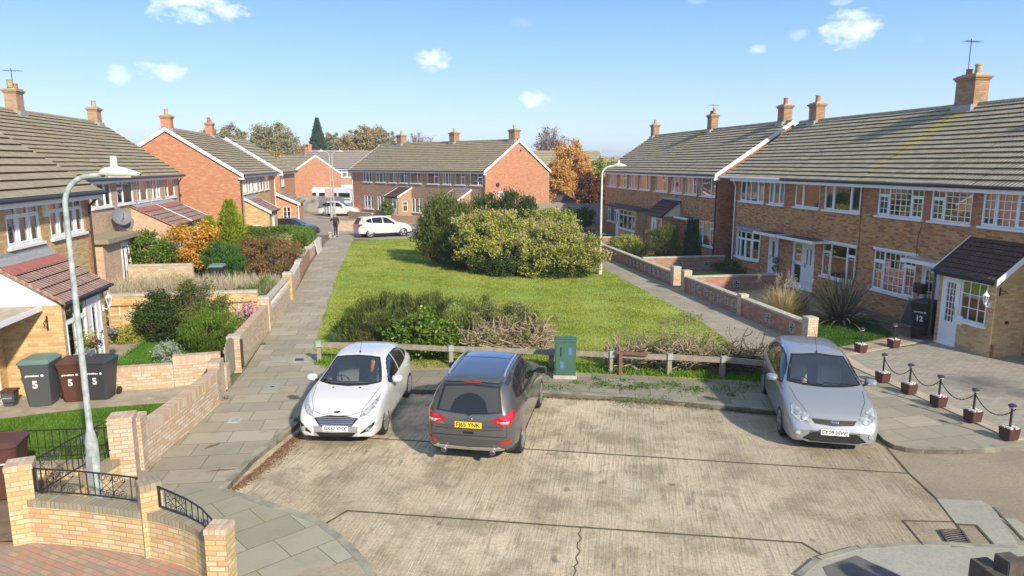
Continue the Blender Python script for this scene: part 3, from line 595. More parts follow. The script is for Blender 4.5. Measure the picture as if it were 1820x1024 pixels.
def door(F, root, a, b, lo, hi, d=0, glass=((.2, .8, .55, .92),), side=None, label=None, gmat=None, letter=True, grid=None, handle=1, mat=None):
    mat = mat or WHITE; mb = MB(); fw = .06
    for (x0, x1, z0, z1) in ((a, a+fw, lo, hi), (b-fw, b, lo, hi), (a+fw, b-fw, hi-fw, hi), (a+fw, b-fw, lo, lo+.04)): F.box(mb, x0, x1, d-.08, d+.0, z0, z1)
    W = b-a-2*fw; H = hi-lo-fw-.04; za = lo+.04; xs = sorted({0, 1}|{g[0] for g in glass}|{g[1] for g in glass}); zs = sorted({0, 1}|{g[2] for g in glass}|{g[3] for g in glass})
    for i in range(len(xs)-1):
        for j in range(len(zs)-1):
            uc, zc = (xs[i]+xs[i+1])/2, (zs[j]+zs[j+1])/2
            if any(g[0] < uc < g[1] and g[2] < zc < g[3] for g in glass): continue
            F.box(mb, a+fw+W*xs[i], a+fw+W*xs[i+1], d-.06, d-.015, za+H*zs[j], za+H*zs[j+1])
    for g in glass:       # raised beading
        x0, x1, z0, z1 = a+fw+W*g[0], a+fw+W*g[1], za+H*g[2], za+H*g[3]
        for q in ((x0, x0+.02, z0, z1), (x1-.02, x1, z0, z1), (x0+.02, x1-.02, z0, z0+.02), (x0+.02, x1-.02, z1-.02, z1)): F.box(mb, q[0], q[1], d-.045, d-.005, q[2], q[3])
        if grid:
            for k in range(1, grid[0]): xx = x0+(x1-x0)*k/grid[0]; F.box(mb, xx-.01, xx+.01, d-.045, d-.018, z0, z1)
            for k in range(1, grid[1]): zz = z0+(z1-z0)*k/grid[1]; F.box(mb, x0, x1, d-.043, d-.02, zz-.01, zz+.01)
    w = mb.build('door', mat); keep(w, root)
    if label: w['label'] = label
    mb = MB()
    for g in glass: F.quad(mb, a+fw+W*g[0], a+fw+W*g[1], za+H*g[2], za+H*g[3], d-.04)
    if glass: o = mb.build('pane', gmat or GLASS); o.parent = w
    mb = MB(); hx = (b-fw-.1) if handle > 0 else (a+fw+.1); F.box(mb, hx-.02, hx+.02, d-.015, d+.008, lo+.95, lo+1.2); F.box(mb, hx-.02, hx+.1 if handle < 0 else hx+.02, d+.008, d+.045, lo+1.07, lo+1.1)
    if handle > 0: F.box(mb, hx-.1, hx-.02, d+.02, d+.045, lo+1.07, lo+1.1)
    o = mb.build('handle', GALV); o.parent = w
    mb = MB(); F.box(mb, a-.02, b+.02, d-.05, d+.12, lo-.07, lo-.004); o = mb.build('step', mat); o.parent = w
    return w
def slope(F, mb, a0, a1, d0, z0, d1, z1, n, m=0, lift=.05, under=True, seg=1.3, mside=None, jit=.012):
    """stepped courses of tiles from the eave (d0,z0) up to (d1,z1)"""
    ns = max(1, int((a1-a0)/seg)); r = random.Random(int(a0*31+d0*17+z0*5)); fl = F.flip()
    ja = [[r.uniform(-jit, jit) for _ in range(ns+1)] for _ in range(n+1)]
    def P(i, k, up):
        t = i/n; a = a0+(a1-a0)*k/ns; return Vector(F.p(a, d0+(d1-d0)*t, z0+(z1-z0)*t+up+ja[int(i)][k]))
    for i in range(n):
        for k in range(ns):
            A, B = P(i, k, lift), P(i, k+1, lift); Dd, Cc = P(i+1, k, .0), P(i+1, k+1, .0)
            q = [A, B, Cc, Dd]; mb.face(q if not fl else q[::-1], m)
            A0, B0 = P(i+.18, k, -.012), P(i+.18, k+1, -.012); q = [A0, B0, B, A]; mb.face(q if not fl else q[::-1], m)
    # underside and edges
    if under:
        q = [F.p(a0, d0, z0-.06), F.p(a1, d0, z0-.06), F.p(a1, d1, z1-.06), F.p(a0, d1, z1-.06)]; mb.face(q[::-1] if not fl else q, m)
        for a in (a0, a1):
            q = [F.p(a, d0, z0-.06), F.p(a, d1, z1-.06), F.p(a, d1, z1+.02), F.p(a, d0, z0+.03)]; mb.face(q if (a == a1) != fl else q[::-1], m)
def gable(F, mb, a, d0, d1, z0, ze, zr, m, side):
    q = [F.p(a, d0, z0), F.p(a, d1, z0), F.p(a, d1, ze), F.p(a, (d0+d1)/2, zr), F.p(a, d0, ze)]
    # outward direction is side*u
    nn = (Vector(q[1])-Vector(q[0])).cross(Vector(q[2])-Vector(q[1])); o = Vector((F.u.x, F.u.y, 0))*side
    mb.face(q if nn.dot(o) > 0 else q[::-1], m)
def barge(F, mb, a, side, d0, z0, d1, z1, w=.2, th=.04, m=0):      # sloping board on a verge
    fl = 1
    A = [F.p(a, d0, z0-w), F.p(a, d1, z1-w), F.p(a, d1, z1+.045), F.p(a, d0, z0+.045)]
    B = [F.p(a+side*th, d0, z0-w), F.p(a+side*th, d1, z1-w), F.p(a+side*th, d1, z1+.045), F.p(a+side*th, d0, z0+.045)]
    i = len(mb.v); mb.v += A+B
    for f in ((0, 1, 2, 3), (7, 6, 5, 4), (0, 4, 5, 1), (1, 5, 6, 2), (2, 6, 7, 3), (3, 7, 4, 0)): mb.f.append(tuple(i+k for k in f)); mb.m.append(m)
def chimney(F, root, a, d, zb, zt, w=.52, l=.66, pots=1, brick=None, capm=None, aerial=0, red=False):
    mb = MB(); F.box(mb, a-l/2, a+l/2, d-w/2, d+w/2, zb-.9, zt-.16)
    for k, e in ((0, .045), (1, .09)): F.box(mb, a-l/2-e, a+l/2+e, d-w/2-e, d+w/2+e, zt-.16+.075*k+.001, zt-.16+.075*(k+1)-.001)
    c = mb.build('chimney', brick or BR_CHIM); keep(c, root)
    mb = MB(); F.box(mb, a-l/2-.02, a+l/2+.02, d-w/2-.02, d+w/2+.02, zt-.008, zt+.05); F.box(mb, a-l/2+.1, a+l/2-.1, d-w/2+.1, d+w/2-.1, zt+.05, zt+.1); o = mb.build('flaunching', capm or MORT, bevel=.01); o.parent = c
    mb = MB(); F.box(mb, a-l/2-.03, a+l/2+.03, d-w/2-.12, d+w/2+.12, zb-.75, zb-.02); o = mb.build('lead_flashing', LEAD); o.parent = c
    for k in range(pots):
        q = F.p(a+(k-(pots-1)/2)*.42, d, 0); hh = .34 if k == 0 else .2
        mb = MB(); mb.lathe([(.13, zt+.08), (.115, zt+.1+hh*.8), (.135, zt+.1+hh*.82), (.135, zt+.1+hh), (.1, zt+.1+hh), (.095, zt+.15)], 12, 0, Matrix.Translation((q[0], q[1], 0))); o = mb.build('chimney_pot', LICHEN if (k == 0 and not red) else POT, smooth=True); o.parent = c
    if aerial:
        q = F.p(a+l/2+.05, d-w/2+.1, 0); mb = MB(); mb.tube([(q[0], q[1], zt-.6), (q[0], q[1], zt+aerial)], .016, 5); mb.bar((q[0]-.35, q[1]-.1, zt+aerial-.1), (q[0]+.45, q[1]+.1, zt+aerial-.1), .02, .02)
        for k in range(6): x = q[0]-.3+.13*k; mb.bar((x, q[1]-.2, zt+aerial-.1), (x, q[1]+.2, zt+aerial-.1), .01, .01)
        o = mb.build('aerial', IRON); o.parent = c
def gutter(F, root, a0, a1, d, z, mat):
    mb = MB(); pa = [F.p(a0, d, z), F.p(a1, d, z)]; mb.tube(pa, .06, 8); o = mb.build('gutter', mat); keep(o, root)
def fascia(F, root, a0, a1, d, z, mat=None):
    mb = MB(); F.box(mb, a0, a1, d-.03, d, z-.2, z-.02); F.box(mb, a0, a1, d-.28, d-.031, z-.16, z-.14); o = mb.build('fascia', mat or WHITE); keep(o, root)
def downpipe(F, root, a, d, z, mat, z0=.1, out=.25):
    mb = MB(); mb.tube([F.p(a, d+out, z), F.p(a, d+out-.02, z-.1), F.p(a, d+.06, z-.35), F.p(a, d+.05, z-.5), F.p(a, d+.05, z0)], .036, 8)
    for zz in (z-1.2, z-2.8, z-4.2): F.box(mb, a-.06, a+.06, d, d+.06, zz, zz+.05)
    o = mb.build('downpipe', mat, smooth=True); keep(o, root)
def house(name, label, F, a0, a1, depth, ze, zr, holes, mats, group=None, ends=(0, 0), reds=(), roofmat=None, courses=17, roofext=(0, 0), z0=0, over=.3, gutterm=None, fasc=None, barges=(None, None), rear=True):
    """mats: [front, second, end, room]"""
    mid = F.p((a0+a1)/2, -depth/2, 0); root = thing(name, label, 'house', mid, 0, group)
    mb = MB(); wall(F, mb, a0, a1, z0, ze, holes, 0, reds)
    for s_, a, on in ((-1, a0, ends[0]), (1, a1, ends[1])):
        if on: gable(F, mb, a, 0, -depth, z0, ze, zr-.06, 2, s_)
    if rear:
        mr = MB(); F.box(mr, a0+.01, a1-.01, -depth-.2, -depth-.002, z0, ze); keep(mr.build('rear_wall', mats[0]), root)
    w = mb.build('wall', mats); keep(w, root)
    sl_ = (zr-ze)/(depth/2); zE = ze-over*sl_*.0+.04; mb = MB(); b0 = a0-roofext[0]; b1 = a1+roofext[1]
    k = (zr-zE)/(depth/2+over)
    slope(F, mb, b0, b1, over, zE, -depth/2, zr, courses); 
    # rear slope
    fl = F.flip(); q = [F.p(b0, -depth-over, zE), F.p(b1, -depth-over, zE), F.p(b1, -depth/2, zr), F.p(b0, -depth/2, zr)]; mb.face(q if fl else q[::-1], 0)
    mb.tube([F.p(b0, -depth/2, zr-.01), F.p(b1, -depth/2, zr-.01)], .1, 8)
    r = mb.build('roof', roofmat or RF_GREY); keep(r, root)
    gutter(F, root, b0, b1, over+.05, zE-.02, gutterm or BLACKP); fascia(F, root, a0, a1, over-.01, zE, fasc)
    for i, bm_ in enumerate(barges):
        if bm_ is None: continue
        a = (b0, b1)[i]; sd = (-1, 1)[i]; mb = MB()
        barge(F, mb, a, sd, over, zE, -depth/2, zr); barge(F, mb, a, sd, -depth-over, zE, -depth/2, zr)
        F.box(mb, a+sd*.0 if sd > 0 else a-.045, a+.045 if sd > 0 else a, over-.32, over+.04, zE-.3, zE-.19)
        o = mb.build('bargeboard', bm_); keep(o, root)
    return root
def porch(F, root, a0, a1, dout, zlow, zhigh, brick, roofm, holes=(), sideclad=None, flashing=True, redtop=False, ncourse=6, vergem=None, sides=(1, 1), over=.15, sidehole=None):
    mb = MB(); wall(F, mb, a0, a1, 0, zlow-.02, list(holes), 0, d=dout, deep=.8, rev=.06, room=1)
    for a, sd, on in ((a0, -1, sides[0]), (a1, 1, sides[1])):
        if not on: continue
        zs = zlow-.06; q = [F.p(a, 0, 0), F.p(a, dout, 0), F.p(a, dout, zs), F.p(a, 0, zs)]; nn = (Vector(q[1])-Vector(q[0])).cross(Vector(q[2])-Vector(q[1])); o = Vector((F.u.x, F.u.y, 0))*sd
        mb.face(q if nn.dot(o) > 0 else q[::-1], 0)
        mm = 0 if not sideclad else 2
        q = [F.p(a, 0, zs), F.p(a, dout, zs), F.p(a, 0, zhigh-.08)]; mb.face(q if nn.dot(o) > 0 else q[::-1], mm)
        if sideclad:
            for k in range(1, 8):
                z = zs+(zhigh-zs)*k/8; dd = dout*(1-k/8); F.box(mb, a-.008 if sd < 0 else a, a if sd < 0 else a+.008, 0, dd, z-.006, z+.006, 2)
    p = mb.build('porch', [brick, ROOM, sideclad or CREAM]); keep(p, root)
    mb = MB(); slope(F, mb, a0-over, a1+over, dout+.16, zlow, .0, zhigh, ncourse, lift=.03, seg=.9, jit=.004); r = mb.build('porch_roof', roofm); r.parent = p
    if redtop:
        mb = MB(); k0, k1 = .68, .84; f = lambda t, u: (dout+.16)*(1-t)+0*t; q0, q1 = f(k0, 0), f(k1, 0); zz = lambda t: zlow+(zhigh-zlow)*t
        A = [F.p(a0-over, q0, zz(k0)+.05), F.p(a1+over, q0, zz(k0)+.05), F.p(a1+over, q1, zz(k1)+.045), F.p(a0-over, q1, zz(k1)+.045)]; B = [(x, y, z-.04) for x, y, z in A]
        i = len(mb.v); mb.v += B+A
        for fc in ((0, 3, 2, 1), (4, 5, 6, 7), (0, 1, 5, 4), (1, 2, 6, 5), (2, 3, 7, 6), (3, 0, 4, 7)): mb.f.append(tuple(i+k for k in fc)); mb.m.append(0)
        o = mb.build('ridge_tiles', RF_NEWRED, recalc=True); o.parent = p
    if flashing:
        mb = MB(); F.box(mb, a0-over, a1+over, 0, .03, zhigh-.02, zhigh+.14)
        k0 = .84 if redtop else .93; A = [F.p(a0-over, (dout+.16)*(1-k0), zlow+(zhigh-zlow)*k0+.05), F.p(a1+over, (dout+.16)*(1-k0), zlow+(zhigh-zlow)*k0+.05), F.p(a1+over, .03, zhigh+.05), F.p(a0-over, .03, zhigh+.05)]; mb.face(A if not F.flip() else A[::-1])
        o = mb.build('lead_flashing', LEAD); o.parent = p
    mb = MB(); mb.tube([F.p(a0-over, dout+.2, zlow-.01), F.p(a1+over, dout+.2, zlow-.01)], .045, 6); F.box(mb, a0, a1, dout+.1, dout+.14, zlow-.14, zlow-.02); o = mb.build('gutter', BLACKP); o.parent = p
    if vergem:
        mb = MB()
        for a, sd in ((a0-over, -1), (a1+over, 1)): barge(F, mb, a, sd, dout+.18, zlow, 0, zhigh, .14, .03)
        o = mb.build('verge_board', vergem, recalc=True); o.parent = p
    return p
def canopy(F, root, a0, a1, z, out=.7, mat=None):
    mb = MB(); F.box(mb, a0, a1, 0, out, z, z+.07, 0); o = mb.build('canopy', mat or FELT); keep(o, root)
    mb = MB(); F.box(mb, a0-.01, a1+.01, out+.0, out+.025, z-.05, z+.075); F.box(mb, a0-.025, a0, 0, out, z-.03, z+.075); F.box(mb, a1, a1+.025, 0, out, z-.03, z+.075); q = mb.build('edge_trim', WHITE); q.parent = o
UZ0, UZ1 = 3.8, 4.86
W3 = [(.27, 0, 1, 1, 1), (.46, 0, 1, 1), (.27, 0, 1, 1, 1)]; W3m = [(.33, 0, 1, 1, 1), (.34, 0, 1, 1), (.33, 0, 1, 1, 1)]; W2 = [(.35, 0, 1, 1, 1), (.65, 0, 1, 1)]
WT = [(.26, .26, 1, 1, 1), (.48, 0, 1, 1), (.26, .26, 1, 1, 1)]; WG = [(.26, .28, 2, 4, 1), (.48, 0, 4, 5), (.26, .28, 2, 4, 1)]; WG2 = [(.66, 0, 4, 5), (.34, .28, 2, 4, 1)]
W1t = [(.4, .3, 1, 1, 1), (.6, 0, 1, 1)]
# ================= right hand terrace (front X = 18.2 facing -X), s = Y
FR = Frm((18.2, 0), (0, 1), (-1, 0))
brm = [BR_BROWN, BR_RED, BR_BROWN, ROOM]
def rterr(name, label, a0, a1, ups, lows, doors, reds=(), **kw):
    holes = [(p, q, UZ0, UZ1) for p, q, *_ in ups]+[(p, q, lo, hi) for p, q, lo, hi, *_ in lows]+[(p, q, .14, 2.3) for p, q, *_ in doors]
    R = [(a0, a1, UZ0, 5.1, 1)]+list(reds)
    return house(name, label, FR, a0, a1, 8.4, 4.98, 7.98, holes, brm, 'terraced houses on the right', reds=R, roofmat=RF_R, **kw)
# end house with the lean-to porch
hD = rterr('terraced_house', 'brown brick end house at the right edge with plum tiled lean-to porch and georgian windows', 14.8, 19.55, [(17.55, 19.35), (15.2, 16.9)], [], [], ends=(1, 0), roofext=(.15, 0), barges=(WHITE, None))
window(FR, hD, 17.55, 19.35, UZ0, UZ1, [(.3, 0, 2, 4, 1), (.4, 0, 3, 4), (.3, 0, 2, 4, 1)], curtain='net'); window(FR, hD, 15.2, 16.9, UZ0, UZ1, WG, curtain='sides')
porch(FR, hD, 17.35, 19.5, 1.1, 2.4, 3.42, BR_YEL, RF_PLUM, holes=[(17.62, 18.62, 1.0, 2.25), (18.64, 19.36, .14, 2.25)], vergem=WHITE, ncourse=8, flashing=False)
window(FR, hD, 17.62, 18.62, 1.0, 2.25, [(1, 0, 3, 3)], d=1.1, rev=.04, curtain=None); door(FR, hD, 18.64, 19.36, .14, 2.25, 1.1, glass=((.18, .82, .32, .95),), grid=(3, 6), handle=-1)
def wall_lamp(F, root, a, d, z, mat=WHITE):
    q = F.p(a, d+.16, 0); mb = MB(); T = Matrix.Translation((q[0], q[1], z)); mb.lathe([(.01, -.18), (.045, -.16), (.035, -.12)], 6, 0, T)
    for k in range(6): aa = k*math.pi/3; mb.bar((q[0]+.04*math.cos(aa), q[1]+.04*math.sin(aa), z-.12), (q[0]+.075*math.cos(aa), q[1]+.075*math.sin(aa), z+.08), .014, .014)
    mb.lathe([(.1, .08), (.09, .1), (.03, .17), (.012, .2), (.012, .24)], 6, 0, T); mb.tube([F.p(a, d, z-.2), F.p(a, d+.1, z-.24), F.p(a, d+.16, z-.17)], .014, 6); F.box(mb, a-.04, a+.04, d, d+.02, z-.28, z-.12)
    o = mb.build('wall_lantern', mat); keep(o, root); mb = MB(); mb.lathe([(.036, -.11), (.066, .075)], 6, 0, T); g = mb.build('glass', GLASS); g.parent = o
wall_lamp(FR, hD, 17.52, 1.1, 1.85)
mb = MB(); FR.box(mb, 18.42, 18.6, 1.1, 1.15, .85, 1.12 ); o = mb.build('letter_box', WHITE); keep(o, hD)
mb = MB(); mb.tube([(17.15, 17.28, .1), (17.15, 17.28, .45), (17.15, 17.34, .5)], .03, 6); o = mb.build('waste_pipe', plain('red_brown_pipe', (.18, .05, .035), .5)); keep(o, hD)
mb = MB(); mb.tube([(17.02, 19.62, .12), (17.02, 19.62, 2.36)], .04, 8); o = mb.build('downpipe', DKBROWN); keep(o, hD)
FS = Frm((17.1, 17.35), (1, 0), (0, -1))
mb = MB(); FS.box(mb, .1, .13, 0, .03, 1.95, 2.2); mb.tube([FS.p(.115, .02, 2.1), FS.p(.115, .25, 2.12), FS.p(.115, .27, 2.06)], .01, 5); mb.tube([FS.p(.115, .02, 1.97), FS.p(.115, .22, 2.1)], .008, 5); o = mb.build('basket_bracket', IRON); keep(o, hD)
mb = MB(); mb.lathe([(.05, 0), (.05, .05), (.03, .05)], 12, 0, frame((17.55, 17.30, 1.15), (1, 0, 0), (0, 1, 0))); o = mb.build('vent', DKBROWN); keep(o, hD)
chimney(FR, hD, 17.0, -4.2, 7.98, 9.0, pots=2)
# house with georgian bars
hC = rterr('terraced_house', 'brown brick house with georgian barred windows beside the number 12 bin', 19.55, 25.1, [(21.85, 24.2), (19.75, 21.5)], [(21.9, 24.15, .98, 2.5)], [(20.72, 21.6)])
window(FR, hC, 21.85, 24.2, UZ0, UZ1, WG, curtain='sides'); window(FR, hC, 19.75, 21.5, UZ0, UZ1, WG2, curtain=None)
window(FR, hC, 21.9, 24.15, .98, 2.5, WG, curtain=None, head=True); door(FR, hC, 20.72, 21.6, .14, 2.3, glass=((.15, .85, .2, .93),), grid=(3, 4))
canopy(FR, hC, 19.75, 21.75, 2.42, .75, STONE); chimney(FR, hC, 24.95, -4.2, 7.98, 9.05, w=.62, l=.95, pots=2, aerial=1.5)
mb = MB(); mb.tube([FR.p(25.08, .03, 4.9), FR.p(25.1, .03, 3.6), FR.p(25.06, .03, 2.5), FR.p(25.09, .03, 1.2)], .012, 4); mb.tube([FR.p(21.8, .03, 3.6), FR.p(21.93, .03, 3.1), FR.p(21.9, .03, 2.5)], .01, 4); o = mb.build('cable', IRON); keep(o, hC)
mb = MB(); FR.box(mb, 21.32-.0, 21.78, .0, .16, 1.25, 1.6); o = mb.build('post_box', BLACKP, bevel=.02); keep(o, hC)
hB = rterr('terraced_house', 'brown brick house with pair of white doors and picture window behind the sword leaved plant', 25.1, 30.6, [(27.95, 29.85), (25.2, 27.6)], [(25.1+.12, 27.45, .98, 2.42)], [(28.0, 29.7)])
window(FR, hB, 27.95, 29.85, UZ0, UZ1, W2[::-1], curtain=None); window(FR, hB, 25.2, 27.6, UZ0, UZ1, W3, curtain='sides'); window(FR, hB, 25.22, 27.45, .98, 2.42, WT, curtain=None, head=True)
door(FR, hB, 28.0, 28.85, .14, 2.3, glass=((.2, .42, .52, .88), (.58, .8, .52, .88)), handle=1); door(FR, hB, 28.85, 29.7, .14, 2.3, glass=((.1, .9, .08, .5), (.1, .9, .56, .96)), handle=1)
canopy(FR, hB, 26.95, 29.75, 2.42, .8)
hA = rterr('terraced_house', 'brown brick house with bowed bay window and white downpipe beside the dark alley', 30.6, 35.7, [(32.6, 35.05), (30.25+.5, 32.15)], [(32.6, 35.1, .9, 2.3)], [(30.85, 31.85)], ends=(0, 1), reds=[(35.25, 35.7, 0, 5.1, 1)], roofext=(0, 1.0), gutterm=WHITE, barges=(None, None))
window(FR, hA, 32.6, 35.05, UZ0, UZ1, [(.25, 0, 1, 1, 1), (.3, 0, 1, 1), (.2, 0, 1, 1), (.25, 0, 1, 1, 1)], curtain='half'); window(FR, hA, 30.75, 32.15, UZ0, UZ1, W3m, curtain='sides')
# bow window
n = 5; R = 2.9; cs = []; amax = math.asin(1.25/R)
for k in range(n+1): a = -amax+2*amax*k/n; cs.append((33.85+R*math.sin(a), R*math.cos(a)-R*math.cos(amax)))
mb = MB(); mg = MB(); ms_ = MB(); mbase = MB()
for (p, q), (p2, q2) in zip(cs, cs[1:]):
    A = FR.p(p, q+.05, 0); B = FR.p(p2, q2+.05, 0); uu = Vector((B[0]-A[0], B[1]-A[1])); L = uu.length; F2 = Frm(A[:2], uu, (uu.y, -uu.x) if (uu.y*-1 < 0 and -uu.y < 0) else (-uu.y, uu.x))
    if F2.n.dot(FR.n) < 0: F2.n = -F2.n
    bars(F2, mb, 0, L, .9, 2.3, [(1, .27, 1, 1, 1)], 0, .05); F2.quad(mg, .02, L-.02, .93, 2.27, -.03); F2.box(mbase, 0, L, -.1, -.005, 0, .82); F2.box(ms_, -.02, L+.02, -.12, .09, .822, .895)
w = mb.build('window', WHITE); keep(w, hA); w['label'] = 'bowed bay window'; o = mg.build('pane', GLASS); o.parent = w; o = ms_.build('sill', WHITE); o.parent = w; o = mbase.build('bay_base', BR_BROWN); keep(o, hA)
mb = MB(); mb.prism([FR.p(p, q+.14, 0)[:2] for p, q in cs]+[FR.p(35.15, -.02, 0)[:2], FR.p(32.55, -.02, 0)[:2]][::1], 2.32, 2.5); o = mb.build('bay_roof', LEAD, recalc=True, bevel=.03); keep(o, hA)
door(FR, hA, 31.0, 31.85, .14, 2.3, glass=((.3, .7, .5, .9),)); canopy(FR, hA, 29.95, 31.95, 2.42, .8)
downpipe(FR, hA, 35.5, 0, 4.95, WHITE); chimney(FR, hA, 35.2, -4.2, 7.98, 8.85, pots=1, red=True)
# ================= further right terrace
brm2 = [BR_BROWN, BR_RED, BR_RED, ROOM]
def rt2(label, a0, a1, ups, lows, doors, **kw):
    holes = [(p, q, 3.86, 4.95) for p, q in ups]+[(p, q, lo, hi) for p, q, lo, hi in lows]+[(p, q, .14, 2.3) for p, q in doors]
    R = [(a0, a1, UZ0, 5.2, 0)]
    if kw.get('ends', (0, 0))[0]: R = [(a0, a0+.35, 0, 5.2, 1)]
    h = house('terraced_house', label, FR, a0, a1, 8.4, 5.06, 8.1, holes, brm2, 'terraced houses on the right', reds=R, courses=17, roofmat=RF_R, **kw)
    for k, (p, q) in enumerate(ups): window(FR, h, p, q, 3.86, 4.95, rnd.choice([W1t, W2, W3m]), curtain=rnd.choice(['net', 'sides', 'half', 'net']))
    return h
h1 = rt2('brown brick house with red side wall on the far side of the alley', 37.6, 42.55, [(37.9, 39.9), (40.5, 42.25)], [(37.9, 39.95, .95, 2.4)], [(40.9, 41.8)], ends=(1, 0), roofext=(.12, 0), barges=(WHITE, None), over=.34)
window(FR, h1, 37.9, 39.95, .95, 2.4, WT, curtain='low'); door(FR, h1, 40.9, 41.8, .14, 2.3); canopy(FR, h1, 40.0, 42.2, 2.42, .7); downpipe(FR, h1, 37.8, 0, 5.0, BLACKP); chimney(FR, h1, 37.75+.6, -4.2, 8.1, 9.0, pots=1, red=True)
h2 = rt2('brown brick house with dark tiled porch clad in white at its side', 42.55, 47.9, [(42.7, 44.5), (45.1, 47.4)], [], [], over=.34)
porch(FR, h2, 42.9, 45.6, 1.15, 2.45, 3.4, BR_ORG, RF_PLUM, holes=[(44.0, 44.9, .14, 2.25), (43.0, 43.95, .9, 2.25)], sideclad=CREAM, ncourse=6)
door(FR, h2, 44.0, 44.9, .14, 2.25, 1.15, glass=((.35, .65, .4, .9),)); window(FR, h2, 43.0, 43.95, .9, 2.25, [(1, 0, 1, 1)], d=1.15, rev=.04, curtain='net'); chimney(FR, h2, 47.7, -4.2, 8.1, 9.1, pots=2, aerial=.8)
h3 = rt2('brown brick house with teal glazed bay and flat porch roof behind the far lamp post', 47.9, 53.3, [(48.4, 50.7), (51.1, 53.0)], [], [], over=.34)
holes3 = [(48.5, 50.2, .9, 2.3), (50.35, 52.2, .9, 2.3)]
mb = MB(); wall(FR, mb, 48.3, 53.0, 0, 2.4, holes3+[(52.3, 52.95, .14, 2.25)], 0, d=1.0, deep=.8, rev=.05, room=1)
for a, sd in ((48.3, -1), (53.0, 1)):
    q = [FR.p(a, 0, 0), FR.p(a, 1.0, 0), FR.p(a, 1.0, 2.4), FR.p(a, 0, 2.4)]; mb.face(q if sd > 0 else q[::-1])
o = mb.build('porch', [BR_YEL, ROOM]); keep(o, h3); mb = MB(); FR.box(mb, 48.1, 55.6, 0, 1.25, 2.42, 2.55); q = mb.build('porch_roof', FELT); q.parent = o
for a, b, lo, hi in holes3: window(FR, h3, a, b, lo, hi, [(.5, .25, 1, 1), (.5, .25, 1, 1)], d=1.0, curtain=None, label=None)
mb = MB(); FR.box(mb, 50.4, 52.15, .7, .72, .95, 2.25); o = mb.build('blind', TEALG); keep(o, h3); door(FR, h3, 52.3, 52.95, .14, 2.25, 1.0)
h4 = rt2('brown brick house at the far end of the right terrace', 53.3, 59.2, [(53.55, 55.5), (56.1, 58.4)], [(56, 58.3, .95, 2.3)], [(54.0, 54.9)], ends=(0, 1), roofext=(0, .1), over=.34)
window(FR, h4, 56, 58.3, .95, 2.3, WT, curtain='net'); door(FR, h4, 54, 54.9, .14, 2.3); chimney(FR, h4, 58.85, -4.2, 8.1, 9.0, pots=1, aerial=.3)
# ================= left: number 5 (front X = -9.3 facing +X)
FL = Frm((-9.3, 0), (0, 1), (1, 0))
WL = [(.33, .3, 1, 1, 1), (.34, .3, 1, 1, 1), (.33, .3, 1, 1, 1)]; WL4 = [(.25, .3, 1, 1, 1)]*4
ups = [(18.95, 20.65), (21.2, 23.35)]
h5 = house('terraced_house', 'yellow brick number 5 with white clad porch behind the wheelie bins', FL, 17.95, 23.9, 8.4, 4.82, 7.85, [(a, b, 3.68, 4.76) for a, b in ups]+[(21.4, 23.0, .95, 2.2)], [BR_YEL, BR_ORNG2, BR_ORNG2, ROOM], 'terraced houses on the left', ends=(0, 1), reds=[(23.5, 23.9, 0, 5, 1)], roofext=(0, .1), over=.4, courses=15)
window(FL, h5, *ups[0], 3.68, 4.76, WL, curtain='blind'); window(FL, h5, *ups[1], 3.68, 4.76, WL4, curtain='blind'); window(FL, h5, 21.4, 23.0, .95, 2.2, WL, curtain='net')
porch(FL, h5, 18.2, 20.75, 1.35, 2.42, 3.42, BR_YEL, RF_PORCHRED, holes=[(18.35, 19.55, .9, 2.3), (19.6, 20.5, .14, 2.3)], sideclad=WHITE, redtop=True, ncourse=6)
window(FL, h5, 18.35, 19.55, .9, 2.3, [(.5, .3, 1, 1, 1), (.5, .3, 1, 1, 1)], d=1.35, rev=.04, curtain='sides'); door(FL, h5, 19.6, 20.5, .14, 2.3, 1.35, glass=((.3, .7, .1, .9),))
wall_lamp(FL, h5, 20.62, 1.35, 2.0); downpipe(FL, h5, 23.75, 0, 4.8, DKBROWN, out=.35); chimney(FL, h5, 18.1, -4.2, 7.85, 8.7, pots=2)
mb = MB(); FL.box(mb, 20.82, 21.02, 0, .09, 4.3, 4.7); o = mb.build('alarm_box', CREAM, bevel=.01); keep(o, h5)
FP = Frm((-9.3, 18.2), (1, 0), (0, -1))
mb = MB(); FP.box(mb, 1.0, 1.03, 0, .03, 1.75, 2.1); mb.tube([FP.p(1.015, .02, 2.05), FP.p(1.015, .22, 1.95)], .01, 5); mb.tube([FP.p(1.015, .02, 1.8), FP.p(1.015, .2, 1.94)], .008, 5); o = mb.build('basket_bracket', IRON); keep(o, h5)
h6 = house('terraced_house', 'yellow brick house cut off by the left edge with flat grey door canopy', FL, 12.0, 17.95, 8.4, 4.82, 7.85, [(14.0, 16.5, 3.68, 4.76), (17.0, 17.9, .14, 2.2)], [BR_YEL, BR_ORNG2, BR_YEL, ROOM], 'terraced houses on the left', ends=(1, 0), over=.4, courses=15)
window(FL, h6, 14.0, 16.5, 3.68, 4.76, WL, curtain='blind'); door(FL, h6, 17.0, 17.9, .14, 2.2); canopy(FL, h6, 15.9, 18.1, 2.3, .95, STONE)
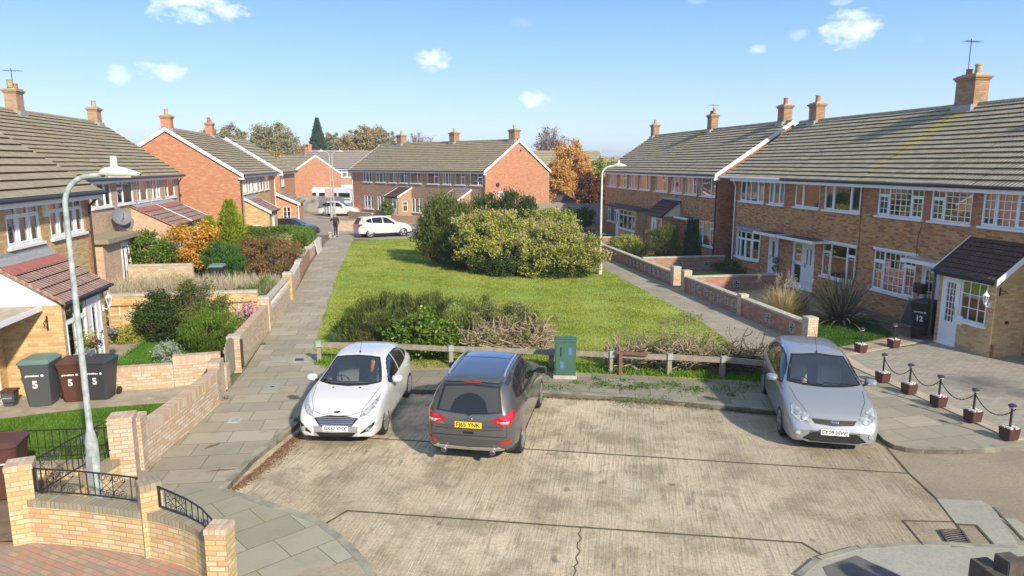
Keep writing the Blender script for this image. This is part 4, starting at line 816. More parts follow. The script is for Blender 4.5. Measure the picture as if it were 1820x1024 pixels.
# ---- second block on the left (front X = -13)
FL2 = Frm((-13.0, 0), (0, 1), (1, 0)); pm = [BR_PINK, BR_ORNG2, BR_ORNG2, ROOM]
def lt2(label, a0, a1, ups, **kw):
    h = house('terraced_house', label, FL2, a0, a1, 8.4, 5.0, 8.15, [(p, q, 3.78, 4.9) for p, q in ups]+kw.pop('more', []), pm, 'terraced houses on the left', courses=17, **kw)
    for p, q in ups: window(FL2, h, p, q, 3.78, 4.9, rnd.choice([W1t, W2, W3m]), curtain=rnd.choice(['net', 'sides', 'half']))
    return h
k1 = lt2('pinkish brick house with a flat roofed entrance and satellite dish', 30.5, 36.3, [(33.6, 35.95), (31, 32.8)], ends=(1, 0))
k2 = lt2('pinkish brick house with a red topped lean-to porch behind the green bush', 36.3, 41.25, [(36.65, 38.8), (39.35, 41.0)])
k3 = lt2('pinkish brick end house with brown tiled porch next to the orange gable', 41.25, 46.85, [(41.5, 43.1), (43.95, 45.9)], ends=(0, 1), roofext=(0, .12))
k0 = lt2('pinkish brick house mostly hidden behind number 5', 24.5, 30.5, [(25, 27), (28, 30)], ends=(1, 0))
porch(FL2, k2, 38.3, 41.2, 1.9, 2.6, 3.65, BR_PINK, RF_PORCHRED, holes=[(39.2, 40.2, .14, 2.3)], redtop=True, over=.1); porch(FL2, k3, 41.5, 44.9, 1.9, 2.6, 3.65, BR_PINK, RF_PORCHRED, holes=[(42.2, 43.2, .14, 2.3)], redtop=True, vergem=WHITE, over=.08)
door(FL2, k2, 39.2, 40.2, .14, 2.3, 1.9); door(FL2, k3, 42.2, 43.2, .14, 2.3, 1.9)
mb = MB(); wall(FL2, mb, 31.2, 34.6, 0, 2.45, [(33.1, 34.3, .14, 2.3)], 0, d=1.2, room=1, rev=.05)
for a, sd in ((31.2, -1), (34.6, 1)):
    q = [FL2.p(a, 0, 0), FL2.p(a, 1.2, 0), FL2.p(a, 1.2, 2.45), FL2.p(a, 0, 2.45)]; mb.face(q[::-1] if sd > 0 else q)
o = mb.build('entrance', [BR_PINK, ROOM]); keep(o, k1); mb = MB(); FL2.box(mb, 31.0, 34.9, -.0, 1.5, 2.47, 2.66); q = mb.build('flat_roof', plain('mossy_felt', (.30, .25, .17), .95, var=.3)); q.parent = o
door(FL2, k1, 33.15, 34.25, .14, 2.3, 1.2, glass=((.08, .42, .1, .95), (.58, .92, .1, .95)))
for i, (a, z, s_) in enumerate(((35.6, 3.25, .42), (36.15, 2.95, .34))):
    mb = MB(); c = Vector(FL2.p(a, .45, z)); dn = Vector((.55, -.75, .38)).normalized(); M = frame(c, (dn.y, -dn.x, 0), dn); mb.lathe([(0.001, 0), (s_*.5, .02), (s_*.85, .07), (s_, .11), (s_*.99, .12), (s_*.84, .085), (s_*.5, .035), (.001, .012)], 20, 0, M)
    mb.tube([FL2.p(a, 0, z-.1), FL2.p(a, .3, z-.05), tuple(c)], .02, 5); e = c+dn*.5; mb.tube([tuple(c+Vector((0, 0, -s_*.8))), tuple(e)], .012, 5); mb.lathe([(.03, -.04), (.03, .04)], 8, 0, frame(e, (dn.y, -dn.x, 0), dn))
    o = mb.build('satellite_dish', plain('dish_grey', (.15, .165, .18), .6), smooth=True); keep(o, k1)
downpipe(FL2, k3, 46.6, 0, 4.95, DKBROWN); chimney(FL2, k2, 37.1, -4.2, 8.15, 9.1, pots=2, brick=BR_BUFF, capm=LICHEN, aerial=1.0); chimney(FL2, k3, 46.2, -4.2, 8.15, 8.95, pots=1, brick=BR_BUFF, capm=LICHEN)
# ---- gable house on the left
FG = Frm((-9.85, 0), (0, 1), (1, 0)); gm = [BR_YEL, BR_ORG, BR_ORG, ROOM]
def lt3(label, a0, a1, ups, **kw):
    h = house('terraced_house', label, FG, a0, a1, 8.6, 4.97, 7.98, [(p, q, 3.75, 4.88) for p, q in ups], gm, 'terraced houses on the left', courses=17, **kw)
    for p, q in ups: window(FG, h, p, q, 3.75, 4.88, rnd.choice([W1t, W3m]), curtain='net')
    return h
g1 = lt3('orange brick gable house with small red roofed porch behind the clipped hedge', 49.0, 55.4, [(50.0, 51.2), (51.5, 53.3), (53.8, 55.2)], ends=(1, 0), roofext=(.1, 0), barges=(WHITE, None)); g2 = lt3('yellow brick house with white windows beyond the orange gable', 55.4, 63.0, [(55.8, 57.6), (58.3, 60.3)], ends=(0, 1), reds=[(60.6, 63, 0, 5, 1)], roofext=(0, .12), barges=(None, WHITE))
porch(FG, g1, 50.2, 53.6, 1.55, 2.5, 3.45, BR_YEL, RF_PORCHRED, holes=[(51.2, 52.2, .14, 2.2)], redtop=True, vergem=WHITE, over=.12); door(FG, g1, 51.2, 52.2, .14, 2.2, 1.55)
FQ = Frm((-9.85, 50.2), (1, 0), (0, -1)); window(FQ, g1, .45, 1.05, 1.1, 1.6, [(1, 0, 1, 1)], d=.06, curtain=None, sill=False)
downpipe(FG, g1, 49.15, 0, 4.9, DKBROWN); downpipe(FG, g2, 62.8, 0, 4.9, WHITE); chimney(FG, g1, 49.45, -4.3, 7.98, 8.75, pots=1, brick=BR_ORG, capm=LICHEN, w=.6, l=.6); chimney(FG, g2, 60.5, -4.3, 7.98, 8.9, pots=2, brick=BR_ORG, capm=LICHEN, red=True)
g3 = house('terraced_house', 'brick house with a sloping white edged side extension at the road end', FG, 66, 76, 8.6, 4.97, 7.98, [(67, 68.6, 3.75, 4.88)], [BR_ORNG2, BR_ORG, BR_ORG, ROOM], 'terraced houses on the left', ends=(1, 1), barges=(WHITE, None), courses=10)
window(FG, g3, 67, 68.6, 3.75, 4.88, W1t, curtain='net')
# side extension with a lean-to roof (runs out towards the road)
FE = Frm((-9.85, 63.2), (1, 0), (0, -1))
mb = MB(); wall(FE, mb, 0.0, 1.75, 0, 2.4, [(.55, 1.2, .9, 2.1)], 0, room=1, deep=.6)
q = [FE.p(0, 0, 2.4), FE.p(1.75, 0, 2.4), FE.p(0, 0, 3.2)]; mb.face(q); q = [FE.p(1.75, 0, 0), FE.p(1.75, -4, 0), FE.p(1.75, -4, 2.4), FE.p(1.75, 0, 2.4)]; mb.face(q)
o = mb.build('extension', [BR_ORNG2, ROOM]); keep(o, g3); window(FE, g3, .55, 1.2, .9, 2.1, [(.5, 0, 1, 3), (.5, 0, 1, 3)], curtain=None)
FE2 = Frm((-9.85, 0), (0, 1), (1, 0)); mb = MB(); slope(FE2, mb, 63.0, 67.4, 2.0, 2.4, 0, 3.3, 5, seg=1); r_ = mb.build('extension_roof', RF_GREY); r_.parent = o
mb = MB(); barge(FE2, mb, 63.0, -1, 2.05, 2.38, 0, 3.32, .2, .05); q = mb.build('verge_board', WHITE, recalc=True); q.parent = o; mb = MB(); mb.tube([(-8.0, 63.1, 0), (-8.0, 63.1, 2.3)], .06, 6); q = mb.build('downpipe', WHITE); q.parent = o
# ================= terrace across the road, turned 45 degrees
def camw(x, y): return (x*math.cos(YAW)+y*math.sin(YAW), -x*math.sin(YAW)+y*math.cos(YAW))
OC = camw(-2.4, 64.0); uC = Vector(camw(-.707, .707)); nC = Vector(camw(-.707, -.707)); FC = Frm(OC, uC, nC)
cm = [BR_BUFF, BR_ORG, BR_ORG, ROOM]
def cpx(x):      # distance along the front seen at picture column x
    k = (x-910)/FPX; return (-2.4-k*64)/(.707+k*.707)
def ct(label, x0, x1, ups, lows=(), **kw):
    a0, a1 = (cpx(x0) if x0 else 0), cpx(x1)
    U = [(cpx(q)+.05, cpx(p)-.05) for p, q in ups]; Lw = [(cpx(q)+.05, cpx(p)-.05) for p, q in lows]
    h = house('terraced_house', label, FC, a0, a1, 8.4, 5.0, 7.95, [(p, q, 3.8, 4.88) for p, q in U]+[(p, q, .9, 2.35) for p, q in Lw], cm, 'terraced houses across the road', courses=16, **kw)
    for i, (p, q) in enumerate(U): window(FC, h, p, q, 3.8, 4.88, rnd.choice([W1t, W2, W3m]), curtain=rnd.choice(['net', 'sides', None]))
    for p, q in Lw: window(FC, h, p, q, .9, 2.35, W3m, curtain='net')
    return h
c1 = ct('buff house with big orange gable wall and round vent behind the tall hedge', 0, 806, [(836, 859), (810, 828)], ends=(1, 0), roofext=(.12, 0), barges=(WHITE, None))
c2 = ct('buff house in the middle of the terrace across the road, mostly behind the hedge', 806, 756, [(788, 803), (761, 782)])
c3 = ct('buff house with dark tiled porch and white door across the road', 756, 709, [(731, 751), (712, 726)], [(732, 752)])
c4 = ct('buff house with red brick end panel and white downpipe across the road', 709, 628, [(693, 707), (671, 689), (648, 664)], [(649, 666), (672, 688)], ends=(0, 1), reds=[(cpx(646), cpx(628), 0, 5.2, 1)], roofext=(0, .12), barges=(None, WHITE))
porch(FC, c3, 11.0, 13.0, 1.7, 2.5, 3.4, BR_BUFF, RF_PLUM, holes=[(11.1, 12.0, .14, 2.3), (12.15, 12.9, .9, 2.2)], vergem=WHITE, over=.1); door(FC, c3, 11.1, 12.0, .14, 2.3, 1.7); window(FC, c3, 12.15, 12.9, .9, 2.2, [(1, .3, 1, 1)], d=1.7, curtain=None)
FCp = Frm(FC.p(11.0, 0, 0)[:2], nC, -uC); window(FCp, c3, .55, 1.15, 1.0, 2.0, [(1, .35, 1, 1)], d=.07, curtain=None, sill=False)
porch(FC, c1, 2.0, 4.3, 1.5, 2.5, 3.4, BR_BUFF, RF_PORCHRED, vergem=WHITE, over=.1)
for hh, xx, pots, ae in ((c1, 921, 1, 0), (c2, 810, 1, .0), (c4, 718, 1, 0)):
    xr = (xx-910)/FPX; a = (0.6-xr*66.9)/(.707+xr*.707); chimney(FC, hh, max(a, .5), -4.2, 7.95, 8.85, pots=pots, capm=LICHEN, w=.7, l=.8)
downpipe(FC, c4, cpx(630), 0, 4.95, WHITE); downpipe(FC, c1, .15, 0, 4.95, DKBROWN)
# round vents in the gable
FCg = Frm(OC, -nC, -uC)
mb = MB(); mb.lathe([(.34, 0), (.34, .05), (.27, .05), (.27, .02)], 20, 0, frame(FCg.p(1.9, 0.0, 2.95), (FCg.u.x, FCg.u.y, 0), (FCg.n.x, FCg.n.y, 0))); o = mb.build('round_window', WHITE); keep(o, c1); mb = MB()
for k in range(5): FCg.box(mb, 1.72+.07*k, 1.76+.07*k, .02, .04, 2.75, 3.15)
q = mb.build('grille', plain('vent_green', (.08, .12, .07), .6)); q.parent = o
mb = MB(); mb.lathe([(.2, 0), (.19, .1), (.12, .12)], 14, 0, frame(FCg.p(1.5, 0.0, 3.85), (FCg.u.x, FCg.u.y, 0), (FCg.n.x, FCg.n.y, 0))); o = mb.build('dark_vent', DKBROWN); keep(o, c1)
mb = MB(); FCg.box(mb, 4.45, 4.6, 0, .06, 6.9, 7.05); o = mb.build('vent', BLACKP); keep(o, c1)
# ---- house behind, far left of it
OD = camw((571-910)/FPX*112, 112); uD = Vector(camw(.72, .69)); nD = Vector(camw(.69, -.72)); FD = Frm(OD, uD, nD)
d1 = house('detached_house', 'brick house with broad red gable beyond the caravan yard', FD, 0, 15, 8.4, 5.0, 7.9, [(2.2, 6, 3.6, 4.8), (8, 11, 3.6, 4.8), (2.5, 13, .3, 2.4)], [BR_BUFF, BR_ORG, BR_ORG, ROOM], None, ends=(1, 1), roofext=(.12, .12), barges=(WHITE, WHITE), courses=9, roofmat=roof_mat('pinkish_grey_tiles', [(.30, .25, .22), (.34, .29, .25), (.31, .26, .22)]))
window(FD, d1, 2.2, 6, 3.6, 4.8, WL4, curtain='net'); window(FD, d1, 8, 11, 3.6, 4.8, W3m, curtain=None); chimney(FD, d1, 14, -4.2, 7.9, 9.0, pots=0); chimney(FD, d1, .8, -4.2, 7.9, 8.8, pots=0, brick=BR_ORG)
mb = MB(); FD.box(mb, 2.5, 13, -.1, -.02, .3, 2.4); o = mb.build('garage_door', WHITE); keep(o, d1)
def farhouse(label, px, dist, L, ang, ze=5, zr=7.9, brick=None, depth=8.4, cat='detached_house'):
    O = camw((px-910)/FPX*dist, dist); u = Vector(camw(math.cos(ang), math.sin(ang))); n = Vector((u.y, -u.x)); F = Frm(O, u, n)
    h = house(cat, label, F, 0, L, depth, ze, zr, [(L*.2, L*.35, ze-1.3, ze-.2), (L*.65, L*.8, ze-1.3, ze-.2)], [brick or BR_BUFF, BR_ORG, BR_ORG, ROOM], None, ends=(1, 1), barges=(WHITE, WHITE), courses=7)
    for a, b in ((.2, .35), (.65, .8)): window(F, h, L*a, L*b, ze-1.3, ze-.2, W3m, curtain='net')
    chimney(F, h, L*.7, -depth/2, zr, zr+.9, pots=0); return h
farhouse('low roofed brick house just right of the orange gable terrace, behind the birch', 945, 118, 12, .05)
farhouse('small distant house with pale roof between the birch and the right terrace', 1045, 150, 20, .02, ze=4.6, zr=7.2)
farhouse('small roof behind the left gable house, among the trees', 462, 96, 7, -.6, ze=4.4, zr=6.9)
# ---------------------------------------------------------------- garden walls, railings
def pathwall(pts, th, z0, z1, m=0, mb=None, capt=None, capm=1, capo=.0):
    mb = mb or MB(); ribbon(mb, pts, -th/2, th/2, z0, z1-(capt or 0), m)
    if capt: ribbon(mb, pts, -th/2-capo, th/2+capo, z1-capt+.001, z1, capm)
    return mb
def pillar(name, label, x, y, w, z1, mats, rz=0, cap=True, z0=.0, group=None):
    t = thing(name, label, 'pillar', (x, y, 0), rz, group); mb = MB(); mb.box(-w/2, w/2, -w/2, w/2, z0, z1-.1); mb.build('brickwork', mats[0], t)
    mb = MB(); mb.box(-w/2-.012, w/2+.012, -w/2-.012, w/2+.012, z1-.099, z1); mb.build('cap', mats[1], t, bevel=.012); return t
def screenblocks(F, mb, a0, a1, z0, size=.3, d=.06, m=0, gap=0, back=None):
    n = max(1, round((a1-a0)/(size+gap))); s = size
    for k in range(n):
        a = a0+k*(size+gap); e = .022
        for q in ((a, a+s, z0, z0+e), (a, a+s, z0+s-e, z0+s), (a, a+e, z0+e, z0+s-e), (a+s-e, a+s, z0+e, z0+s-e)): F.box(mb, q[0], q[1], -d, d, q[2], q[3], m)
        c = (a+s/2, z0+s/2)
        for ang in (45, 135, 225, 315):
            r = math.radians(ang); L = s*.62; p = F.p(c[0]+.03*math.cos(r), 0, c[1]+.03*math.sin(r)); q = F.p(c[0]+L*math.cos(r)*.98, 0, c[1]+L*math.sin(r)*.98)
            for off in (-14, 14):
                r2 = math.radians(ang+off); q = F.p(c[0]+L*.9*math.cos(r2), 0, c[1]+L*.9*math.sin(r2)); mb.bar(p, q, d*1.7, .02, m, up=(F.n.x, F.n.y, 0))
# yellow wall round the yard corner (P1 - P2 - P3)
P1c, P2c, P3c = (-5.64, 11.05), (-3.62, 10.34), (-2.4, 9.2)
W1 = [P1c, (-5.2, 10.93), (-4.7, 10.76), (-4.2, 10.56), (-3.66, 10.32)]; W2 = [(-3.66, 10.32), (-3.3, 10.12), (-3.0, 9.92), (-2.75, 9.7), (-2.56, 9.45), P3c]
t = thing('garden_wall', 'curved yellow brick wall with mossy brick on edge coping in the foreground', 'wall', (-3.9, 10.4, 0))
mb = MB(); pathwall(W1+W2[1:], .22, 0, .74, 0, mb, .11, 1, .004); o = mb.build('brickwork', [BR_NEAR, BR_CAPD]); keep(o, t)
pillar('wall_pillar', 'yellow brick pillar with pale pinkish cap at the left end of the curved foreground wall', *P1c, .34, 1.3, (BR_NEAR, BR_CAP), .28)
pillar('wall_pillar', 'yellow brick pillar in the middle of the curved foreground wall, between its two railings', *P2c, .29, 1.17, (BR_NEAR, BR_CAPD), .5)
pillar('wall_pillar', 'yellow brick pillar with pinkish top at the bottom edge, right end of the curved wall', *P3c, .28, .98, (BR_NEAR, BR_CAP), -.2)
def railing(label, pts, z0, z1, motif=((.12, .38), (.62, .88)), endpost=True):
    """iron railing along a ground polyline; z0,z1 lists or numbers"""
    P = [Vector((p[0], p[1])) for p in pts]; Ls = [0]
    for a, b in zip(P, P[1:]): Ls.append(Ls[-1]+(b-a).length)
    T = Ls[-1]; f0 = z0 if callable(z0) else (lambda t: z0); f1 = z1 if callable(z1) else (lambda t: z1)
    def at(s_):
        for i in range(len(P)-1):
            if s_ <= Ls[i+1]+1e-6: return P[i].lerp(P[i+1], (s_-Ls[i])/(Ls[i+1]-Ls[i]))
        return P[-1]
    def q(s_, h): a = at(max(0, min(T, s_))); t_ = s_/T; return (a.x, a.y, f0(t_)+(f1(t_)-f0(t_))*h)
    t = thing('railing', label, 'railing', (P[0].x, P[0].y, 0)); n = 24
    mb = MB()
    for h in (0.0, 1.0): mb.tube([q(T*k/n, h) for k in range(n+1)], .014, 5)
    for s_ in (.02, T-.02): mb.bar(q(s_, -.02), q(s_, 1.03), .03, .03)
    o = mb.build('frame', IRON); keep(o, t)
    mb = MB(); nb = int(T/.125)
    for k in range(1, nb):
        s_ = T*k/nb; fr = s_/T
        if any(a+.02 < fr < b-.02 for a, b in motif): continue
        mb.tube([q(s_, 0), q(s_, 1)], .0075, 4)
    o = mb.build('bars', IRON); keep(o, t)
    mb = MB()
    for a, b in motif:
        for c0, c1 in ((a, (a+b)/2), ((a+b)/2, b)):
            s0, s1 = c0*T, c1*T; w = s1-s0; mb.tube([q(s0, .78), q(s0+w*.5, .5), q(s1, .78)], .006, 4); mb.tube([q(s0, .22), q(s0+w*.5, .5), q(s1, .22)], .006, 4)
            mb.tube([q(s0, 0), q(s0, 1)], .007, 4)
            for cx, cz, dr in ((s0+w*.27, .84, 1), (s0+w*.73, .84, -1), (s0+w*.27, .14, 1), (s0+w*.73, .14, -1)):
                pts_ = []
                for j in range(16): an = j/15*4.2*math.pi*.8; r = .075*(1-j/19); pts_.append(q(cx+dr*r*math.cos(an)*.9, cz+r*math.sin(an)/max(.2, f1(0)-f0(0))))
                mb.tube(pts_, .0055, 4)
    o = mb.build('scrolls', IRON); keep(o, t); return t
railing('straight black iron railing with scrolls on the foreground wall, left of the middle pillar', [(-5.45, 11.0), (-4.7, 10.77), (-4.2, 10.57), (-3.78, 10.39)], .84, 1.2)
railing('curved black iron railing on the foreground wall sweeping down to the bottom pillar', [(-3.46, 10.22), (-3.3, 10.12), (-3.0, 9.92), (-2.75, 9.7), (-2.56, 9.45), (-2.48, 9.33)], lambda t: .82-.1*t, lambda t: 1.12-.2*t, motif=((.1, .4),))
P4c = (-4.93, 13.1)
t = thing('garden_wall', 'low yellow brick wall behind the near lamp post, running away from the left foreground pillar', 'wall', (-5.3, 12, 0))
mb = MB(); pathwall([(-5.6, 11.16), (-5.35, 12.1), (-5.05, 12.95)], .22, 0, .5, 0, mb, .11, 1, .003); o = mb.build('brickwork', [BR_NEAR, BR_CAPD]); keep(o, t)
railing('sloping black iron railing with scrolls behind the near lamp post', [(-5.58, 11.18), (-5.35, 12.1), (-5.08, 12.92)], .68, 1.22)
pillar('wall_pillar', 'pinkish brick pillar with mossy cap where the long garden wall begins', *P4c, .4, 1.25, (BR_GARD, BR_CAP), .12)
t = thing('garden_wall', 'low brick wall dividing the two small left gardens, under a railing', 'wall', (-6.5, 13, 0))
mb = MB(); pathwall([(-9.2, 13.35), (-5.15, 13.15)], .22, 0, .38, 0, mb, .1, 1, .003); o = mb.build('brickwork', [BR_NEAR, BR_CAPD]); keep(o, t)
railing('long black iron railing in front of the number 5 lawn', [(-9.2, 13.37), (-5.15, 13.17)], .5, 1.0, motif=((.05, .15), (.5, .64), (.8, .95)))
# the long wall beside the pavement
t = thing('garden_wall', 'long pale pinkish brick wall with upright coping beside the pavement in front of number 5', 'wall', (-4.6, 15, 0))
mb = MB(); pathwall([(-4.83, 13.3), (-4.52, 15.2), (-4.3, 16.9), (-4.36, 17.75)], .23, 0, .88, 0, mb, .2, 1, .003); mb.box(-5.0, -4.68, 13.26, 13.62, 0, 1.12, 0); mb.box(-4.5, -4.22, 17.3, 17.75, 0, 1.0, 0); o = mb.build('brickwork', [BR_GARD, BR_CAP]); keep(o, t)
t = thing('garden_wall', 'stepped pale brick wall with upright coping behind the number 5 bins', 'wall', (-6, 18.4, 0))
mb = MB(); pathwall([(-7.9, 18.25), (-5.6, 18.45)], .23, 0, .72, 0, mb, .2, 1, .003); pathwall([(-5.6, 18.45), (-4.5, 18.62)], .23, 0, .92, 0, mb, .2, 1, .003); mb.box(-4.72, -4.3, 18.3, 18.66, 0, .62, 0); o = mb.build('brickwork', [BR_GARD, BR_CAP]); keep(o, t)
t = thing('garden_gate', 'grey weathered round topped wooden gate in the brick wall by the pavement', 'gate', (-4.45, 18.9, 0))
mb = MB(); FGt = Frm((-4.42, 18.72), (.02, 1), (1, 0)); n = 8
for k in range(n):
    s0 = k*.115; zt = .98+.16*math.sin(math.pi*(k+.5)/n); FGt.box(mb, s0, s0+.108, 0, .03, .14, zt)
o = mb.build('boards', WOODG); keep(o, t); mb = MB()
for z in (.3, .85): FGt.box(mb, 0, .92, -.035, -.001, z, z+.08)
o = mb.build('rails', WOODG); keep(o, t)
pillar('wall_pillar', 'brick pillar with a dark post on it just beyond the wooden gate', -4.42, 19.95, .34, 1.05, (BR_GARD, STONE), 0)
t = thing('gate_post', 'dark brown upright post fixed to the brick pillar by the gate', 'post', (-4.2, 19.75, 0)); mb = MB(); mb.tube([(0, 0, .18), (0, 0, .97)], .035, 8); mb.build('post', DKBROWN, t); mb = MB(); mb.tube([(0, 0, .85), (-.12, .12, .8)], .012, 5); mb.build('bracket', IRON, t)
t = thing('garden_wall', 'long buff brick wall along the pavement by the shrubs and pink flowers', 'wall', (-4.4, 24, 0))
mb = MB(); pathwall([(-4.42, 20.12), (-4.4, 24.6)], .23, 0, .98, 0, mb, .2, 1, .003); pathwall([(-4.4, 24.6), (-4.44, 30.1)], .23, 0, .72, 0, mb, .08, 2, .03)
FWs = Frm((-4.42, 0), (0, 1), (1, 0)); screenblocks(FWs, mb, 25.0, 29.8, .72, .3, .05, 3); ribbon(mb, [(-4.4, 25), (-4.44, 30.1)], -.13, .13, 1.03, 1.09, 2); o = mb.build('brickwork', [BR_GARD, BR_CAP, STONE, BLOCKW]); keep(o, t)
for y, lb in ((24.75, 'short buff brick pillar beside the pink flowers'), (30.3, 'tall yellow brick pillar where the lavender row meets the pavement')): pillar('wall_pillar', lb, -4.42, y, .36, 1.25, (BR_YEL if y > 26 else BR_GARD, STONE))
t = thing('garden_wall', 'white painted and red brick wall along the far part of the left pavement', 'wall', (-4.8, 38, 0))
mb = MB(); pathwall([(-4.5, 31.2), (-4.7, 35.5)], .23, 0, .9, 0, mb, .08, 2, .02); pathwall([(-4.72, 35.7), (-5.0, 42.5)], .23, 0, .95, 1, mb, .08, 2, .02); pathwall([(-5.0, 42.5), (-4.95, 49.3)], .23, 0, .8, 0, mb, .08, 2, .02); o = mb.build('brickwork', [BR_GARD, BR_GRED, BLOCKW]); keep(o, t)
t = thing('paving_slab', 'pale concrete slab leaning on the wall below the clipped hedge', 'slab', (-4.72, 46.5, .1)); mb = MB(); M = Matrix.Rotation(-.2, 4, 'Y') @ Matrix.Translation((0, 0, 0)); mb.box(0, .06, -1.3, 1.3, 0, .9, 0, M); mb.build('slab', BLOCKW, t, bevel=.01)
t = thing('pierced_wall', 'yellow brick wall with a band of white pierced blocks behind the middle left garden', 'wall', (-7, 24.6, 0))
mb = MB(); FB = Frm((0, 24.6), (1, 0), (0, -1)); FB.box(mb, -9.3, -4.6, -.12, .12, 0, .78, 0); FB.box(mb, -9.3, -4.6, -.12, .12, 1.12, 1.42, 0); FB.box(mb, -9.3, -4.6, -.14, .14, 1.422, 1.5, 1); FB.box(mb, -9.3, -4.6, .05, .13, .782, .80, 1); screenblocks(FB, mb, -9.28, -4.6, .80, .312, .06, 2); FB.box(mb, -9.3, -4.6, -.12, .035, .8, 1.12, 3); o = mb.build('brickwork', [BR_YEL, STONE, BLOCKW, BR_YEL]); keep(o, t)
t = thing('garden_wall', 'short pinkish brick wall below the green bush and orange bush', 'wall', (-10, 33, 0)); mb = MB(); FB2 = Frm((0, 33.2), (1, 0), (0, -1)); FB2.box(mb, -11.6, -8.9, -.1, .1, 0, 1.25, 0); FB2.box(mb, -11.6, -8.9, -.12, .12, 1.252, 1.33, 1); o = mb.build('brickwork', [BR_GARD, STONE]); keep(o, t)
# right hand garden walls
t = thing('garden_wall', 'long brown brick wall with stone coping and inset pierced blocks, nearer part right of the footpath', 'wall', (12.9, 24, 0))
FRw = Frm((12.86, 0), (0, 1), (-1, 0)); mb = MB(); pathwall([(12.86, 19.9), (12.86, 29.15)], .22, 0, .8, 0, mb, .07, 1, .03); o = mb.build('brickwork', [BR_GRED, STONE]); keep(o, t)
mb = MB()
def inset(F, mb, a, z0=.3, s=.3):
    F.box(mb, a, a+s, .1, .113, z0, z0+s, 1); F2 = Frm(F.p(0, .112, 0)[:2], F.u, F.n); screenblocks(F2, mb, a, a+s, z0, s, .012, 0)
for a in [24.4+.62*k for k in range(7)]+[20.4, 21.9]: inset(FRw, mb, a)
o = mb.build('pierced_blocks', [BLOCKW, IRON]); keep(o, t)
pillar('wall_pillar', 'pinkish brick pillar at the near end of the right garden wall by the silver car', 12.86, 19.75, .34, .98, (BR_GARD, STONE)); pillar('wall_pillar', 'buff brick pillar half way along the right garden wall', 12.86, 24.1, .3, .92, (BR_GARD, STONE))
pillar('wall_pillar', 'right hand gate pillar of the garden with the small lawn, nearer of the pair', 12.86, 29.3, .36, 1.05, (BR_GARD, STONE)); pillar('wall_pillar', 'brick gate pillar with pale cap beyond the gap in the right garden wall', 12.86, 30.5, .36, 1.05, (BR_GARD, STONE))
t = thing('garden_wall', 'brown brick wall of pierced blocks beyond the gate gap right of the footpath', 'wall', (12.9, 34, 0)); mb = MB(); pathwall([(12.86, 30.7), (12.9, 37.6), (12.9, 44.5)], .22, 0, .78, 0, mb, .07, 1, .03); o = mb.build('brickwork', [BR_GRED, STONE]); keep(o, t); mb = MB()
for k in range(11): inset(FRw, mb, 31.0+.6*k)
o = mb.build('pierced_blocks', [BLOCKW, IRON]); keep(o, t)
def crosswall(label, y, x0, x1, h, ins=()):
    F = Frm((0, y), (1, 0), (0, -1)); t = thing('garden_wall', label, 'wall', ((x0+x1)/2, y, 0)); mb = MB(); F.box(mb, x0, x1, -.1, .1, 0, h-.07, 0); F.box(mb, x0, x1, -.125, .125, h-.069, h, 1); o = mb.build('brickwork', [BR_GRED, STONE]); keep(o, t)
    if ins:
        mb = MB()
        for a in ins: inset(F, mb, a, .25)
        o = mb.build('pierced_blocks', [BLOCKW, IRON]); keep(o, t)
crosswall('reddish cross wall behind the small right lawn with two pierced blocks', 35.3, 13.0, 17.6, .85, (13.4, 14.9, 16.4)); crosswall('reddish cross wall nearer than the small right lawn, ending at the house doors', 29.2, 13.05, 17.2, .8, (13.4, 15.0)) ; crosswall('low red wall in front of the teal glazed bay', 46.5, 13.0, 16.9, .8)
pillar('wall_pillar', 'orange lit brick pillar beside the far lamp post, nearer of two', 12.2, 44.6, .5, 1.2, (BR_ORG, STONE)); pillar('wall_pillar', 'orange lit brick pillar beside the far lamp post, farther of two', 11.8, 46.8, .5, 1.2, (BR_ORG, STONE))
